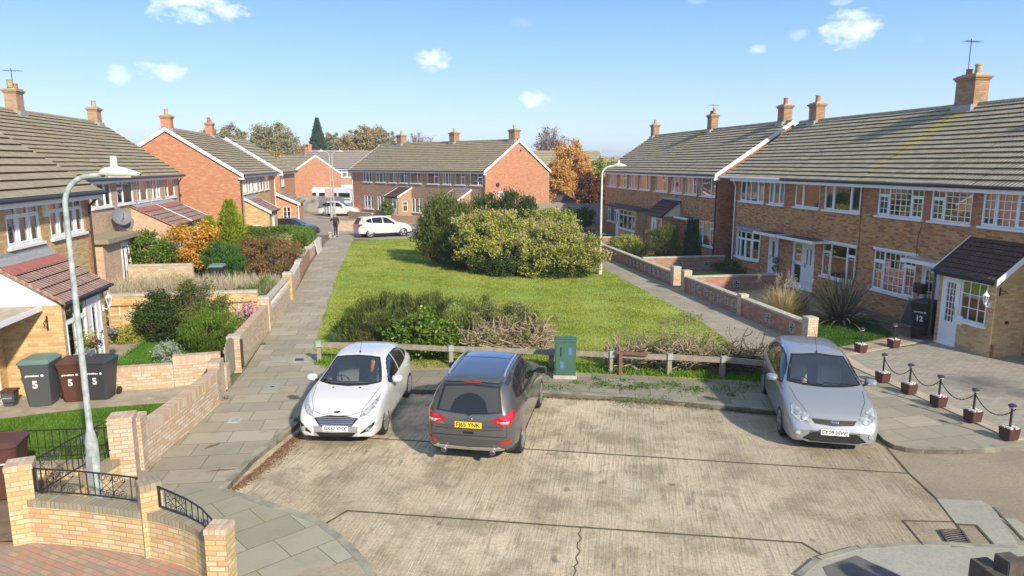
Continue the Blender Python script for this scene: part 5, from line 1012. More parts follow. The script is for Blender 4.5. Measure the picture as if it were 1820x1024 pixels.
# ---------------------------------------------------------------- street lamps
def lamp(label, x, y, h, ang, dial=True, s=1.0, group=None, z0=.1, mat=None):
    mat = mat or LAMPP; t = thing('street_lamp', label, 'street lamp', (x, y, z0), ang, group)
    mb = MB(); mb.lathe([(.10*s, 0), (.10*s, .95), (.095*s, 1.08), (.052*s, 1.3), (.05*s, 1.45), (.045*s, h*.6), (.04*s, h*.85)], 12); mb.build('column', mat, t, smooth=True)
    mb = MB(); mb.box(-.05*s, .05*s, -.122*s, -.112*s, .25, .85); o = mb.build('door', GALV, t)
    mb = MB(); r = .45; pts = [(0, 0, h*.85)]+[(r-r*math.cos(a), 0, h-r+r*math.sin(a)) for a in [math.pi/2*k/8 for k in range(9)]]+[(r+.2, 0, h+.02)]; mb.tube(pts, .04*s, 10); mb.build('arm', mat, t, smooth=True)
    mb = MB(); x0 = r+.15; M = Matrix.Rotation(-.0, 4, 'Y')
    secs = [(x0, .05, .05, 0), (x0+.07, .09, .085, .01), (x0+.25, .12, .105, .015), (x0+.42, .11, .08, .0), (x0+.6, .08, .035, -.02), (x0+.62, .03, .015, -.02)]; base = len(mb.v); n = 12
    for xx, ry, rz_, dz in secs:
        for j in range(n): a = 2*math.pi*j/n; mb.v.append((xx, ry*math.cos(a), h+.04+dz+rz_*(max(-.35, math.sin(a)))))
    for k in range(len(secs)-1):
        for j in range(n): mb.f.append((base+k*n+j, base+k*n+(j+1) % n, base+(k+1)*n+(j+1) % n, base+(k+1)*n+j)); mb.m.append(0)
    mb.f.append(tuple(base+j for j in range(n))[::-1]); mb.m.append(0); hd = mb.build('lamp_head', plain('lamp_head_white', (.62, .62, .55), .45), t, smooth=True)
    mb = MB(); mb.box(x0+.15, x0+.5, -.07, .07, h-.02, h+.0); o = mb.build('lens', plain('lens', (.55, .56, .5), .15), t); o.parent = hd
    mb = MB(); mb.lathe([(.055, h+.16), (.05, h+.32), (.02, h+.33)], 12, 0, Matrix.Translation((x0+.22, 0, -.02))); o = mb.build('light_sensor', plain('sensor', (.6, .62, .6), .3), t); o.parent = hd
    return t
lamp('tall pale lamp post standing by the foreground wall, its head over the left roofs', -5.05, 12.08, 5.42, math.radians(-9.6), s=1.0)
l2 = lamp('white lamp post at the footpath edge beside the big central shrubs', 10.45, 34.6, 5.5, math.radians(-9.6), s=1.15, mat=plain('white_lamp_paint', (.62, .62, .58), .5, var=.2))
mb = MB(); mb.box(-.28, -.12, -.1, .1, 1.85, 2.25); mb.build('control_box', IRON, l2)
mb = MB()
for lb, px, ang in (('thin lamp post by the far bend, arm bent to the left', 589.5, math.pi-.17), ('thin lamp post by the far bend, arm bent to the right', 594.5, -.17)):
    q = G(px, 386, .1); lamp(lb, q[0], q[1], 6.9, ang, s=1.3, group=None)
q = G(588, 372, .1); t = thing('road_sign', 'back of a small square sign on a grey post by the far white parked car', 'sign', (q[0]*.85, q[1]*.85, .1)); mb = MB(); mb.tube([(0, 0, 0), (0, 0, 3.0)], .05, 8); mb.build('post', GALV, t); mb = MB(); mb.box(-.55, .35, -.06, -.04, 2.1, 3.0); mb.build('plate', plain('sign_back', (.50, .30, .27), .6), t)
# ---------------------------------------------------------------- wheelie bins
TXT = plain('white_print', (.8, .8, .8), .6)
def bin_(label, col, lidc, num, x, y, rz, h=1.0, logo=True, numlid=None, s=1.0, group='wheelie bins', lowdetail=False):
    t = thing('wheelie_bin', label, 'wheelie bin', (x, y, .12), rz, group); t.scale = (s, s, s)
    mb = MB(); bev = .05
    def ring(w, d0, d1, z): return [(-w, d0+bev, z), (-w+bev, d0, z), (w-bev, d0, z), (w, d0+bev, z), (w, d1-bev, z), (w-bev, d1, z), (-w+bev, d1, z), (-w, d1-bev, z)]
    rs = [ring(.215, -.24, .18, .02), ring(.225, -.255, .22, .12), ring(.27, -.33, .33, .86*h), ring(.285, -.345, .34, .865*h), ring(.29, -.35, .345, .93*h)]; b = 0
    for r in rs: mb.v += r
    for k in range(len(rs)-1):
        for j in range(8): mb.f.append((k*8+j, k*8+(j+1) % 8, (k+1)*8+(j+1) % 8, (k+1)*8+j)); mb.m.append(0)
    mb.f.append(tuple(range(8))[::-1]); mb.m.append(0); mb.f.append(tuple(range(32, 40))); mb.m.append(0); mb.build('body', col, t, bevel=.006)
    mb = MB(); rs = [ring(.30, -.37, .35, .935*h), ring(.305, -.375, .35, .965*h), ring(.24, -.28, .3, 1.015*h+.015), ring(.22, -.26, .28, 1.012*h+.0)]
    for r in rs: mb.v += r
    for k in range(3):
        for j in range(8): mb.f.append((k*8+j, k*8+(j+1) % 8, (k+1)*8+(j+1) % 8, (k+1)*8+j)); mb.m.append(0)
    mb.f.append(tuple(range(8))[::-1]); mb.m.append(0); mb.f.append(tuple(range(24, 32))); mb.m.append(0); lid = mb.build('lid', lidc, t, bevel=.006)
    mb = MB(); mb.tube([(-.24, .36, .93*h), (-.24, .41, .95*h), (.24, .41, .95*h), (.24, .36, .93*h)], .016, 6); mb.build('handle', col, t)
    for sx in (-1, 1): mb = MB(); mb.lathe([(.06, -.02), (.1, -.022), (.1, .022), (.06, .02)], 14, 0, frame((sx*.25, .27, .1), (0, 1, 0), (1, 0, 0))); mb.build('wheel', BLACKP, t, smooth=True)
    def fp(z): tt = (z-.12)/(.86*h-.12); return -.255-.075*tt-.006
    nx = Vector((0, -1, -.1)).normalized()
    if num: text_obj('number', num, .22, TXT, frame((0, fp(.5*h)-.004, .5*h), (1, 0, 0), (0, -.995, -.1)), t, bold=.008)
    if logo: text_obj('lettering', 'gravesham', .062, TXT, frame((-.03, fp(.68*h)-.004, .70*h), (1, 0, 0), (0, -.995, -.1)), t, bold=.002); mb = MB(); mb.lathe([(.03, 0), (.03, .004), (.001, .004)], 12, 0, frame((.16, fp(.7*h)-.002, .70*h), (1, 0, 0), (0, -.995, -.1))); mb.build('emblem', TXT, t)
    return t
BG = plain('grey_bin', (.075, .085, .095), .5); BB = plain('brown_bin', (.095, .04, .03), .5, var=.08); BK = plain('black_bin', (.04, .043, .052), .5); LG = plain('teal_grey_lid', (.13, .22, .20), .5); BDK = plain('charcoal_bin', (.02, .025, .03), .5)
bin_('dark grey number 5 bin with worn teal lid, leftmost of three', BG, LG, '5', -8.25, 17.55, .0, s=1.12)
bin_('brown number 5 bin between the two grey ones', BB, BB, '5', -7.62, 17.75, .05)
bin_('black number 5 bin right behind the near lamp post', BK, BK, '5', -7.05, 17.78, -.12)
b = bin_('large brown bin with a white bar on its front at the left edge', BB, BB, None, -6.62, 12.55, .12, logo=False); mb = MB(); mb.box(-.16, .18, -.325, -.31, .66, .68); mb.build('white_strip', TXT, b); text_obj('number', '5', .2, TXT, Matrix.Translation((-.12, -.1, 1.035)) @ Matrix.Rotation(.6, 4, 'Z'), b, bold=.01)
bin_('charcoal bin standing in the lavender row below the golden conifer', BDK, LG, None, -7.9, 33.3, 0, logo=False, s=1.1)
bin_('tall charcoal number 12 bin by the white barred door', BDK, BDK, '12', 17.35, 20.25, -1.2, s=1.12)
bin_('dark bin standing in the alley between the right terraces', BDK, BDK, None, 18.9, 36.5, 0, logo=False, s=1.15)
t = thing('food_caddy', 'small grey food caddy left of the number 5 bins', 'food caddy', (-8.95, 17.5, .13)); mb = MB(); 
for k, (w, d, z0, z1) in enumerate(((.13, .11, 0, .3),)): mb.v += [(-.11, -.1, 0), (.11, -.1, 0), (.11, .1, 0), (-.11, .1, 0), (-.15, -.14, .34), (.15, -.14, .34), (.15, .14, .34), (-.15, .14, .34)]
for f in ((0, 3, 2, 1), (4, 5, 6, 7), (0, 1, 5, 4), (1, 2, 6, 5), (2, 3, 7, 6), (3, 0, 4, 7)): mb.f.append(f); mb.m.append(0)
mb.build('body', BG, t, bevel=.02); mb = MB(); mb.box(-.165, .165, -.155, .165, .345, .39); mb.build('lid', BB, t, bevel=.015); mb = MB(); mb.tube([(-.15, -.02, .3), (-.165, -.16, .12), (.165, -.16, .12), (.15, -.02, .3)], .01, 5); mb.build('handle', BLACKP, t); text_obj('lettering', 'gravesham', .045, TXT, frame((0, -.124, .22), (1, 0, 0), (0, -.99, -.1)), t)
# small brown bin etc. by porch number 12 : black tub and leaning board
t = thing('flower_tub', 'small black tub beside the plum roofed porch corner', 'tub', (16.75, 19.85, .1)); mb = MB(); mb.lathe([(.14, 0), (.2, .3), (.21, .33), (.17, .33), (.15, .25)], 16); mb.build('tub', BLACKP, t, smooth=True)
t = thing('leaning_board', 'wooden framed dark board leaning on the wall by the number 12 bin', 'board', (17.6, 21.4, .1)); M = Matrix.Rotation(.3, 4, 'Y'); mb = MB(); mb.box(0, .05, -.35, .35, 0, 1.0, 0, M); mb.build('frame', plain('tan_wood', (.36, .22, .12), .8), t); mb = MB(); mb.box(-.012, -.001, -.28, .28, .08, .92, 0, M); mb.build('panel', BLACKP, t)
# ---------------------------------------------------------------- bollards and chains
def bollard(label, x, y):
    t = thing('bollard_planter', label, 'bollard', (x, y, .13), .05, 'solar bollards round the driveway'); mb = MB(); mb.v += [(-.12, -.12, 0), (.12, -.12, 0), (.12, .12, 0), (-.12, .12, 0), (-.14, -.14, .24), (.14, -.14, .24), (.14, .14, .24), (-.14, .14, .24)]
    for f in ((0, 3, 2, 1), (4, 5, 6, 7), (0, 1, 5, 4), (1, 2, 6, 5), (2, 3, 7, 6), (3, 0, 4, 7)): mb.f.append(f); mb.m.append(0)
    mb.build('pot', plain('dark_red_pot', (.075, .028, .022), .55), t, bevel=.008)
    r = random.Random(int(y*10)); mb = MB()
    for k in range(60): a, b2 = r.uniform(-.11, .11), r.uniform(-.11, .11); mb.box(a-.016, a+.016, b2-.016, b2+.016, .235, .262+r.uniform(0, .012), 0)
    g = mb.build('gravel', plain('white_gravel', (.62, .58, .55), .9), t); g['kind'] = 'stuff'
    mb = MB(); mb.tube([(0, 0, .2), (0, 0, .66)], .024, 10); p = mb.build('post', BLACKP, t); mb = MB(); mb.lathe([(.02, .65), (.06, .66), (.062, .70)], 12); o = mb.build('lens', plain('clear_lens', (.3, .3, .28), .2), t); mb = MB(); mb.lathe([(.078, .70), (.08, .72), (.05, .745), (.01, .75)], 12); mb.build('solar_cap', plain('solar_cap', (.05, .045, .05), .3), t)
ys = [15.78, 14.82, 13.86, 12.86, 11.84]; nm = ['farthest', 'second farthest', 'middle', 'second nearest', 'nearest']
for y, n_ in zip(ys, nm): bollard('black solar bollard in dark red pot, %s of the five chained ones' % n_, 12.46+(.0 if y > 12 else -.08), y)
for (x, y), n_ in zip(((13.78, 18.5), (15.15, 18.85)), ('left', 'right')): bollard('unchained black solar bollard before the right lawn, %s of the two' % n_, x, y)
for k in range(4):
    a, b2 = ys[k], ys[k+1]; t = thing('chain', 'black chain hanging between the %s and the next nearer bollard' % nm[k], 'chain', (12.46, a, .13), 0, 'chains between the bollards'); mb = MB(); n = 22
    for i in range(n):
        def cp(q): f = q/n; return Vector((-.0, (b2-a)*f, .62-.27*4*f*(1-f)-.0))
        p, q = cp(i), cp(i+1); mb.bar(p, q+(q-p)*.25, .022, .008, 0, up=(1, 0, 0) if i % 2 else (0, .3, 1))
    mb.build('links', IRON, t)
# ---------------------------------------------------------------- low timber rail fence behind the parking
t = thing('rail_fence', 'low weathered timber rail fence between the parking area and the lawn', 'fence', (4, 18, 0))
pf = [(-2.2, 20.2), (-.4, 19.75), (1.5, 19.1), (4.2, 18.3), (5.75, 17.75), (7.2, 17.25), (8.5, 16.78), (9.6, 16.2)]
for k, (a, b2) in enumerate(zip(pf, pf[1:])):
    mb = MB(); z = .62; mb.bar((a[0], a[1], z), (b2[0]-.01, b2[1], z-.01), .07, .14); o = mb.build('rail', plain('brown_rail', (.16, .09, .06), .9) if k == 3 and False else WOODG); keep(o, t)
for k, (x, y) in enumerate(pf):
    mb = MB(); mb.box(x-.06, x+.06, y-.02, y+.1, 0, .69); o = mb.build('post', WOODG); keep(o, t)
    mb = MB(); mb.box(x-.075, x+.075, y-.06, y+.03, .55, .72); o = mb.build('bracket', GALV); keep(o, t)
t = thing('timber_post', 'broken brown timber baulk leaning across the low rail fence', 'timber', (5.9, 17.5, 0)); mb = MB(); mb.bar((-.1, .12, .72), (.72, -.12, .68), .1, .08); mb.bar((.02, .06, .0), (.02, .06, .69), .11, .1); mb.build('timber', plain('brown_timber', (.17, .09, .06), .9, var=.3), t, bevel=.008)
# green cabinet
t = thing('telecom_cabinet', 'green street cabinet with two blue stickers on a concrete foot', 'cabinet', (4.42, 17.62, .1), math.radians(-14)); CG = plain('cabinet_green', (.055, .13, .09), .5, var=.12, vs=5)
mb = MB(); mb.box(-.31, .31, -.22, .22, -.02, .09); mb.build('plinth', STONE, t); mb = MB(); mb.box(-.28, .28, -.17, .17, .09, 1.0); mb.build('body', CG, t, bevel=.008); mb = MB(); mb.box(-.3, .3, -.19, .19, 1.003, 1.06); mb.box(-.27, .27, -.16, .16, 1.06, 1.08); mb.build('roof', CG, t, bevel=.012)
mb = MB(); mb.box(-.25, .25, -.182, -.171, .13, .94); d_ = mb.build('door', CG, t, bevel=.004); mb = MB(); mb.box(-.13, -.1, -.195, -.183, .62, .86); o = mb.build('handle', IRON, t); o.parent = d_
for x0, z0 in ((.06, .62), (-.15, .24)):
    mb = MB(); mb.box(x0, x0+.13, -.186, -.1825, z0, z0+.25); o = mb.build('sticker', plain('blue_sticker', (.06, .13, .25), .4), t); o.parent = d_
    mb = MB(); [mb.box(x0+.02, x0+.11, -.1885, -.1865, z0+.2-.035*k, z0+.208-.035*k) for k in range(5)]; o = mb.build('print_lines', plain('pale_print', (.25, .35, .45), .5), t); o.parent = d_
# wooden posts in the near right corner
t = thing('timber_posts', 'cluster of dark square cut timber posts at the bottom right corner', 'posts', (6.9, 6.7, 0)); mb = MB()
def wpost(px, py, pz, w, label=None):
    q = G(px, py, pz); mb = MB(); mb.box(q[0]-w/2, q[0]+w/2, q[1]-w/2, q[1]+w/2, 0, pz); o = mb.build('post', WOODD, bevel=.01); keep(o, t)
for px, py, pz, w in ((1753, 1000, 1.0, .24), (1795, 990, 1.15, .22), (1826, 996, 1.05, .2), (1770, 1016, .98, .2)): wpost(px, py, pz, w)
# far fences
def board_fence(label, pts, h, mat, seg=1.8):
    t = thing('panel_fence', label, 'fence', (pts[0][0], pts[0][1], 0)); P = [Vector(p) for p in pts]
    for a, b in zip(P, P[1:]):
        n = max(1, round((b-a).length/seg))
        for k in range(n):
            p, q = a.lerp(b, k/n), a.lerp(b, (k+1)/n); d = (q-p).normalized(); F = Frm(p, d, (d.y, -d.x)); mb = MB(); L = (q-p).length; nb = int(L/.15)
            for j in range(nb): F.box(mb, .06+(L-.1)*j/nb, .06+(L-.1)*(j+1)/nb-.008, 0, .02+(j % 2)*.008, .12, h)
            F.box(mb, .05, L-.04, .0, .035, h+.001, h+.04); o = mb.build('panel', mat); keep(o, t)
            mb = MB(); F.box(mb, -.04, .05, -.03, .05, 0, h+.08); o = mb.build('post', mat); keep(o, t)
    return t
FENC = plain('grey_fence_wood', (.36, .335, .30), .95, var=.2, vs=4)
board_fence('tall grey board fence left of the far caravan yard', [(-12.5, 88), (-8.6, 86.6), (-5.4, 83.0)], 2.0, FENC)
board_fence('grey panel fence between the orange gable terrace and the right terrace', [(9.5, 65.5), (12.2, 64.5), (21.5, 62.5)], 2.1, plain('greyish_fence', (.30, .27, .26), .95, var=.2, vs=4))
board_fence('grey panel fence beside the end of the right terrace', [(17.6, 59.6), (18.3, 62)], 1.9, FENC)
t = thing('front_wall', 'low buff wall in front of the terrace across the road', 'wall', (0, 68, 0)); mb = MB(); pathwall([(-4.5, 76.0), (-2.0, 72.6)], .25, 0, .85, 0, mb, .08, 1, .02); pathwall([(-.9, 71.5), (3.2, 68.3)], .25, 0, .8, 0, mb, .08, 1, .02); o = mb.build('brickwork', [BR_BUFF, STONE]); keep(o, t)
t = thing('front_wall', 'low reddish brick wall corner behind the walking man', 'wall', (-3, 60, 0)); mb = MB(); pathwall([(-4.7, 62.5), (-2.3, 62.0)], .25, 0, .9, 0, mb, .08, 1, .02); pathwall([(-2.3, 62), (.5, 61.2)], .25, 0, .55, 0, mb, .08, 1, .02); o = mb.build('brickwork', [BR_GARD, STONE]); keep(o, t)
for lb, px, py, c_ in (('black bin at the end of the low wall across the road', 645, 372, BDK), ('black bin with orange thing beside it across the road', 653, 371, BDK), ('grey bin in the row across the road, left of the brown one', 662, 376, BG), ('brown bin in the row across the road', 675, 377, BB), ('dark bin in the row across the road, next to the round bush', 682, 377, BK)):
    q = G(px, py+4, .1); bin_(lb, c_, c_, None, q[0]*.97, q[1]*.97, -.7, logo=False, s=1.2)
# shed
q = G(1003, 385, .1); t = thing('garden_shed', 'small brown shed with dark pitched roof behind the grey fence', 'shed', (q[0]*.98, q[1]*.98, 0), -.2); mb = MB(); mb.box(-1.2, 1.2, -1, 1, 0, 1.9); mb.build('walls', plain('shed_wood', (.25, .19, .13), .9, var=.2), t)
mb = MB(); mb.v += [(-1.35, -1.1, 1.9), (1.35, -1.1, 1.9), (1.35, 1.1, 1.9), (-1.35, 1.1, 1.9), (0, -1.1, 2.6), (0, 1.1, 2.6)]; mb.f += [(0, 4, 5, 3), (4, 1, 2, 5), (0, 1, 4), (3, 5, 2), (0, 3, 2, 1)]; mb.m += [0]*5; mb.build('roof', FELT, t)
# caravan and trailer beyond the fence
def caravan(label, x, y, rz, L, col, stripe):
    t = thing('touring_caravan', label, 'caravan', (x, y, 0), rz); prof = [(-L/2, .5), (L/2-.3, .5), (L/2, .9), (L/2-.1, 1.6), (L/2-.6, 2.5), (L/2-1.1, 2.65), (-L/2+.4, 2.65), (-L/2, 2.3)]
    mb = MB(); mb.prism(prof, -1.1, 1.1, 0, None, Matrix(((1, 0, 0, 0), (0, 0, -1, 0), (0, 1, 0, 0), (0, 0, 0, 1)))); mb.build('body', col, t, bevel=.08, recalc=True)
    for xx, w in ((-L*.28, .6), (L*.05, .9), (L*.3, .6)): mb = MB(); mb.box(xx-w/2, xx+w/2, -1.13, -1.105, 1.35, 1.95); mb.build('window', PRIVGLASS, t)
    mb = MB(); mb.box(-L/2+.1, L/2-.3, -1.115, -1.104, 1.0, 1.12); mb.build('stripe', stripe, t); mb = MB(); mb.lathe([(.15, -.1), (.33, -.1), (.33, .1), (.15, .1)], 16, 0, frame((0, -1.05, .33), (1, 0, 0), (0, 1, 0))); mb.build('wheel', BLACKP, t)
    mb = MB(); mb.bar((L/2, 0, .5), (L/2+1.2, 0, .5), .1, .1); mb.build('tow_bar', GALV, t); return t
caravan('white touring caravan with rounded front behind the far fence', *camw((577-910)/FPX*96, 96), -.15, 3.4, WHITE, GALV); caravan('pale grey trailer caravan right behind the far white car', *camw((612-910)/FPX*95, 95), -.2, 3.0, plain('pale_grey_gloss', (.52, .56, .6), .3), IRON)
# ---------------------------------------------------------------- cars
def paint(name, c, metal=0., r=.35): return plain(name, c, r, metal=metal, coat=1.0)
TYRE = plain('tyre_rubber', (.018, .018, .018), .85); RIMS = plain('alloy_rim', (.50, .50, .51), .3, metal=.7); CHROME = plain('chrome', (.62, .61, .60), .32, metal=1.0); RUBB = plain('black_trim', (.012, .012, .013), .5)
TAIL = plain('red_lamp', (.42, .008, .012), .12, coat=1); LAMPG = plain('headlamp_glass', (.48, .50, .52), .12, metal=.45, coat=1, var=.6, vs=16); LAMPD = plain('headlamp_dark', (.10, .10, .11), .15, coat=1); SEAT = plain('car_seat', (.24, .245, .25), .9); SEATB = plain('beige_seat', (.66, .63, .57), .9); YPL = plain('yellow_plate', (.75, .50, .02), .4); WPL = plain('white_plate', (.78, .78, .76), .4); BLK = plain('plate_black', (.01, .01, .01), .5); AMB = plain('amber_lens', (.6, .22, .02), .2)
def pch(keys, x):
    xs = np.array([k[0] for k in keys], float); ys = np.array([k[1] for k in keys], float); d = np.diff(ys)/np.diff(xs); m = np.zeros(len(xs)); m[0], m[-1] = d[0], d[-1]
    for i in range(1, len(xs)-1): m[i] = 0 if d[i-1]*d[i] <= 0 else 2*d[i-1]*d[i]/(d[i-1]+d[i])
    x = min(max(x, xs[0]), xs[-1]); i = min(len(xs)-2, max(0, int(np.searchsorted(xs, x)-1))); h = xs[i+1]-xs[i]; t = (x-xs[i])/h
    return float((2*t**3-3*t*t+1)*ys[i]+(t**3-2*t*t+t)*h*m[i]+(-2*t**3+3*t*t)*ys[i+1]+(t**3-t*t)*h*m[i+1])
def chaikin(p, n):
    for _ in range(n):
        q = [p[0]]
        for a, b in zip(p, p[1:]): q += [a*.78+b*.22, a*.22+b*.78]
        q.append(p[-1]); p = q
    return p
def shadeinterp(pts, n):      # sample polyline evenly
    P = [np.array(p, float) for p in pts]; L = [0]
    for a, b in zip(P, P[1:]): L.append(L[-1]+np.linalg.norm(b-a))
    out = []
    for k in range(n+1):
        s = L[-1]*k/n; i = min(len(P)-2, max(0, int(np.searchsorted(L, s)-1))); t = 0 if L[i+1] == L[i] else (s-L[i])/(L[i+1]-L[i]); out.append(P[i]*(1-t)+P[i+1]*t)
    return out
def make_car(name, label, c, loc, rz, group=None, res=1.0):
    t = thing(name, label, 'car', (loc[0], loc[1], 0), rz, group); x0, x1 = c['zt'][0][0], c['zt'][-1][0]; W = c['W']/2
    N = int(70*res); xs = [x0+(x1-x0)*(.5-.5*math.cos(math.pi*k/N))*1.0 for k in range(N+1)]; xs = [(x0+(x1-x0)*k/N)*.45+.55*v for k, v in enumerate(xs)]
    secs = []
    for x in xs:
        w = W*pch(c['w'], x); zt = pch(c['zt'], x); zb = pch(c['zb'], x); zs = min(pch(c['zs'], x), zt-.025); wt = min(W*pch(c['wt'], x), w*.97); h = zt-zs; k = min(1, h/.4)
        P = [(0, zb), (.82*w, zb), (.93*w, zb+.015), (.975*w, zb+.10), (.99*w, zb+.24), (1.0*w, zs*.62+zb*.38), (1.0*w, zs-.16), (.985*w, zs-.05), (.955*w, zs+.005), ((.955*w)*.5+wt*.5+.015*k, zs+h*.5), (wt+.01, zt-.085*k-.006), (wt*.93, zt-.028*k-.003), (wt*.62, zt-.004), (0, zt)]
        secs.append(chaikin([np.array(p) for p in P], 2))
    n = len(secs[0]); V = []; Fc = []; M_ = []
    for x, s in zip(xs, secs):
        V += [(x, p[0], p[1]) for p in s]+[(x, -p[0], p[1]) for p in s[1:-1][::-1]]
    R = 2*n-2
    for i in range(N):
        for j in range(R): a = i*R+j; b = i*R+(j+1) % R; Fc.append((a, b, b+R, a+R))
    for i, xx in ((0, xs[0]), (N, xs[-1])):
        f = tuple(i*R+j for j in range(R)); Fc.append(f if i else f[::-1])
    me = bpy.data.meshes.new('body'); me.from_pydata(V, [], Fc); bm = bmesh.new(); bm.from_mesh(me); bmesh.ops.recalc_face_normals(bm, faces=bm.faces); bm.to_mesh(me); bm.free()
    bvh = BVHTree.FromPolygons([Vector(v) for v in V], Fc)
    low = c.get('clad'); me.materials.append(c['paint']); me.materials.append(RUBB); me.materials.append(c.get('roofmat', c['paint']))
    for p in me.polygons:
        if low and p.center.z < low: p.material_index = 1
        elif 'roofmat' in c and p.center.z > c['roofz'] and p.normal.z > .6: p.material_index = 2
        elif p.normal.z < -.8: p.material_index = 1
    body = link('body', me, t)
    # wheel arches
    cut = MB()
    for ax in c['ax']:
        for sy in (-1, 1):
            cut.lathe([(c['wr']+.055, -.28), (c['wr']+.055, .2)], 28, 1, frame((ax, sy*(W-.02), c['wr']), (1, 0, 0), (0, sy, 0)))
    co = cut.build('cut', [c['paint'], RUBB], recalc=True); md = body.modifiers.new('b', 'BOOLEAN'); md.operation = 'DIFFERENCE'; md.object = co; md.solver = 'EXACT'
    bpy.context.view_layer.update(); m2 = bpy.data.meshes.new_from_object(body.evaluated_get(bpy.context.evaluated_depsgraph_get())); body.modifiers.clear(); body.data = m2; bpy.data.objects.remove(co); m2.name = 'body'
    # projection
    def cast(d, a, b):
        if d == 'L': o, v = (a, 3, b), (0, -1, 0)
        elif d == 'R': o, v = (a, -3, b), (0, 1, 0)
        elif d == 'F': o, v = (4, a, b), (-1, 0, 0)
        elif d == 'B': o, v = (-4, a, b), (1, 0, 0)
        else: o, v = (a, b, 4), (0, 0, -1)
        h = bvh.ray_cast(Vector(o), Vector(v))
        if h[0] is None:
            h = bvh.find_nearest(Vector(o)+Vector(v)*(3.2 if d in 'LR' else (2.2 if d in 'FB' else 3)))
            return h[0], h[1]
        return h[0], (h[1] if h[1].dot(Vector(v)) < 0 else -h[1])
    def patch(d, bot, top, mats, off=.004, border=0, nu=14, nv=8, name='patch', parent=None, cutb=False, thick=0.0):
        mb = MB(); us = [k/nu for k in range(nu+1)]; vs = [k/nv for k in range(nv+1)]
        if border:
            us = [0, border]+[border+(1-2*border)*k/nu for k in range(1, nu)]+[1-border, 1]; vb = border*1.6; vs = [0, vb]+[vb+(1-2*vb)*k/nv for k in range(1, nv)]+[1-vb, 1]
        def at(pl, u):
            pl = [np.array(p, float) for p in pl]; L = [0]
            for a, b in zip(pl, pl[1:]): L.append(L[-1]+np.linalg.norm(b-a))
            s = u*L[-1]; i = min(len(pl)-2, max(0, int(np.searchsorted(L, s)-1))); q = (s-L[i])/max(1e-9, (L[i+1]-L[i])); return pl[i]*(1-q)+pl[i+1]*q
        idx = {}
        for i, u in enumerate(us):
            for j, v in enumerate(vs):
                p = at(bot, u)*(1-v)+at(top, u)*v; h, nn = cast(d, p[0], p[1]); idx[i, j] = len(mb.v); mb.v.append(tuple(h+nn*off))
        for i in range(len(us)-1):
            for j in range(len(vs)-1):
                edge = border and (i in (0, len(us)-2) or j in (0, len(vs)-2)); mb.f.append((idx[i, j], idx[i+1, j], idx[i+1, j+1], idx[i, j+1])); mb.m.append(1 if edge else 0)
        o = mb.build(name, mats, parent or t); me_ = o.data
        # orient outwards
        vdir = {'L': Vector((0, 1, 0)), 'R': Vector((0, -1, 0)), 'F': Vector((1, 0, 0)), 'B': Vector((-1, 0, 0)), 'T': Vector((0, 0, 1))}[d]
        if sum(p.normal.dot(vdir)*p.area for p in me_.polygons) < 0: me_.flip_normals()
        me_.polygons.foreach_set('use_smooth', [True]*len(me_.polygons))
        if cutb:
            b = border*.6; u0, u1, v0, v1 = b, 1-b, b*1.6, 1-b*1.6; poly = [at(bot, u0+(u1-u0)*k/20)*(1-v0)+at(top, u0+(u1-u0)*k/20)*v0 for k in range(21)]+[at(bot, u1-(u1-u0)*k/20)*(1-v1)+at(top, u1-(u1-u0)*k/20)*v1 for k in range(21)]
            cuts.append((d, [tuple(p) for p in poly], vdir))
        return o
    cuts = []
    def inside(x, y, poly):
        r = False; j = len(poly)-1
        for i in range(len(poly)):
            if (poly[i][1] > y) != (poly[j][1] > y) and x < (poly[j][0]-poly[i][0])*(y-poly[i][1])/(poly[j][1]-poly[i][1])+poly[i][0]: r = not r
            j = i
        return r
    def seam(d, pts, w=.006, name='seams', mb=None, off=.0025):
        P = []
        for a, b in zip(pts, pts[1:]):
            k = max(1, int(math.hypot(b[0]-a[0], b[1]-a[1])/.06))
            for i in range(k): P.append((a[0]+(b[0]-a[0])*i/k, a[1]+(b[1]-a[1])*i/k))
        P.append(pts[-1]); H = [cast(d, *p) for p in P]; 
        for (p, n1), (q, n2) in zip(H, H[1:]):
            dd = (q-p)
            if dd.length < 1e-5 or dd.length > .3: continue
            s_ = dd.cross(n1).normalized()*w/2; mb.face([p-s_+n1*off, p+s_+n1*off, q+s_+n2*off, q-s_+n2*off])
    g = c
    glassm = [CARGLASS, RUBB]; priv = [PRIVGLASS, RUBB]
    patch('T' if False else 'F', g['ws'][0], g['ws'][1], glassm, .006, .035, 16, 10, 'windscreen', cutb=True)
    patch('B', g['rw'][0], g['rw'][1], g.get('rwm', priv) if g.get('privr', 1) else glassm, .006, .04, 14, 8, 'rear_window', cutb=not g.get('privr', 1))
    for sd in 'LR':
        for (bot, top, pv) in g['side']: patch(sd, bot, top, priv if pv else glassm, .005, .05, 12, 6, 'window', cutb=not pv)
    # cut the body under the clear glass
    if cuts:
        bm = bmesh.new(); bm.from_mesh(m2); dele = []
        for f in bm.faces:
            cc = f.calc_center_median()
            for d, poly, vd in cuts:
                if f.normal.dot(vd) < .12: continue
                a, b = (cc.x, cc.z) if d in 'LR' else (cc.y, cc.z)
                if inside(a, b, poly): dele.append(f); break
        bmesh.ops.delete(bm, geom=dele, context='FACES'); bm.to_mesh(m2); bm.free()
    smooth_angle(m2, .6)
    # interior
    zc = g['belt']; mb = MB(); cx = g['cab']; mb.box(cx[0]+.1, cx[1]-.05, -W*.82, W*.82, .3, .36); mb.box(cx[1]-.55, cx[1]-.02, -W*.8, W*.8, .55, zc-.06); mb.build('dashboard', SEAT, t, bevel=.04)
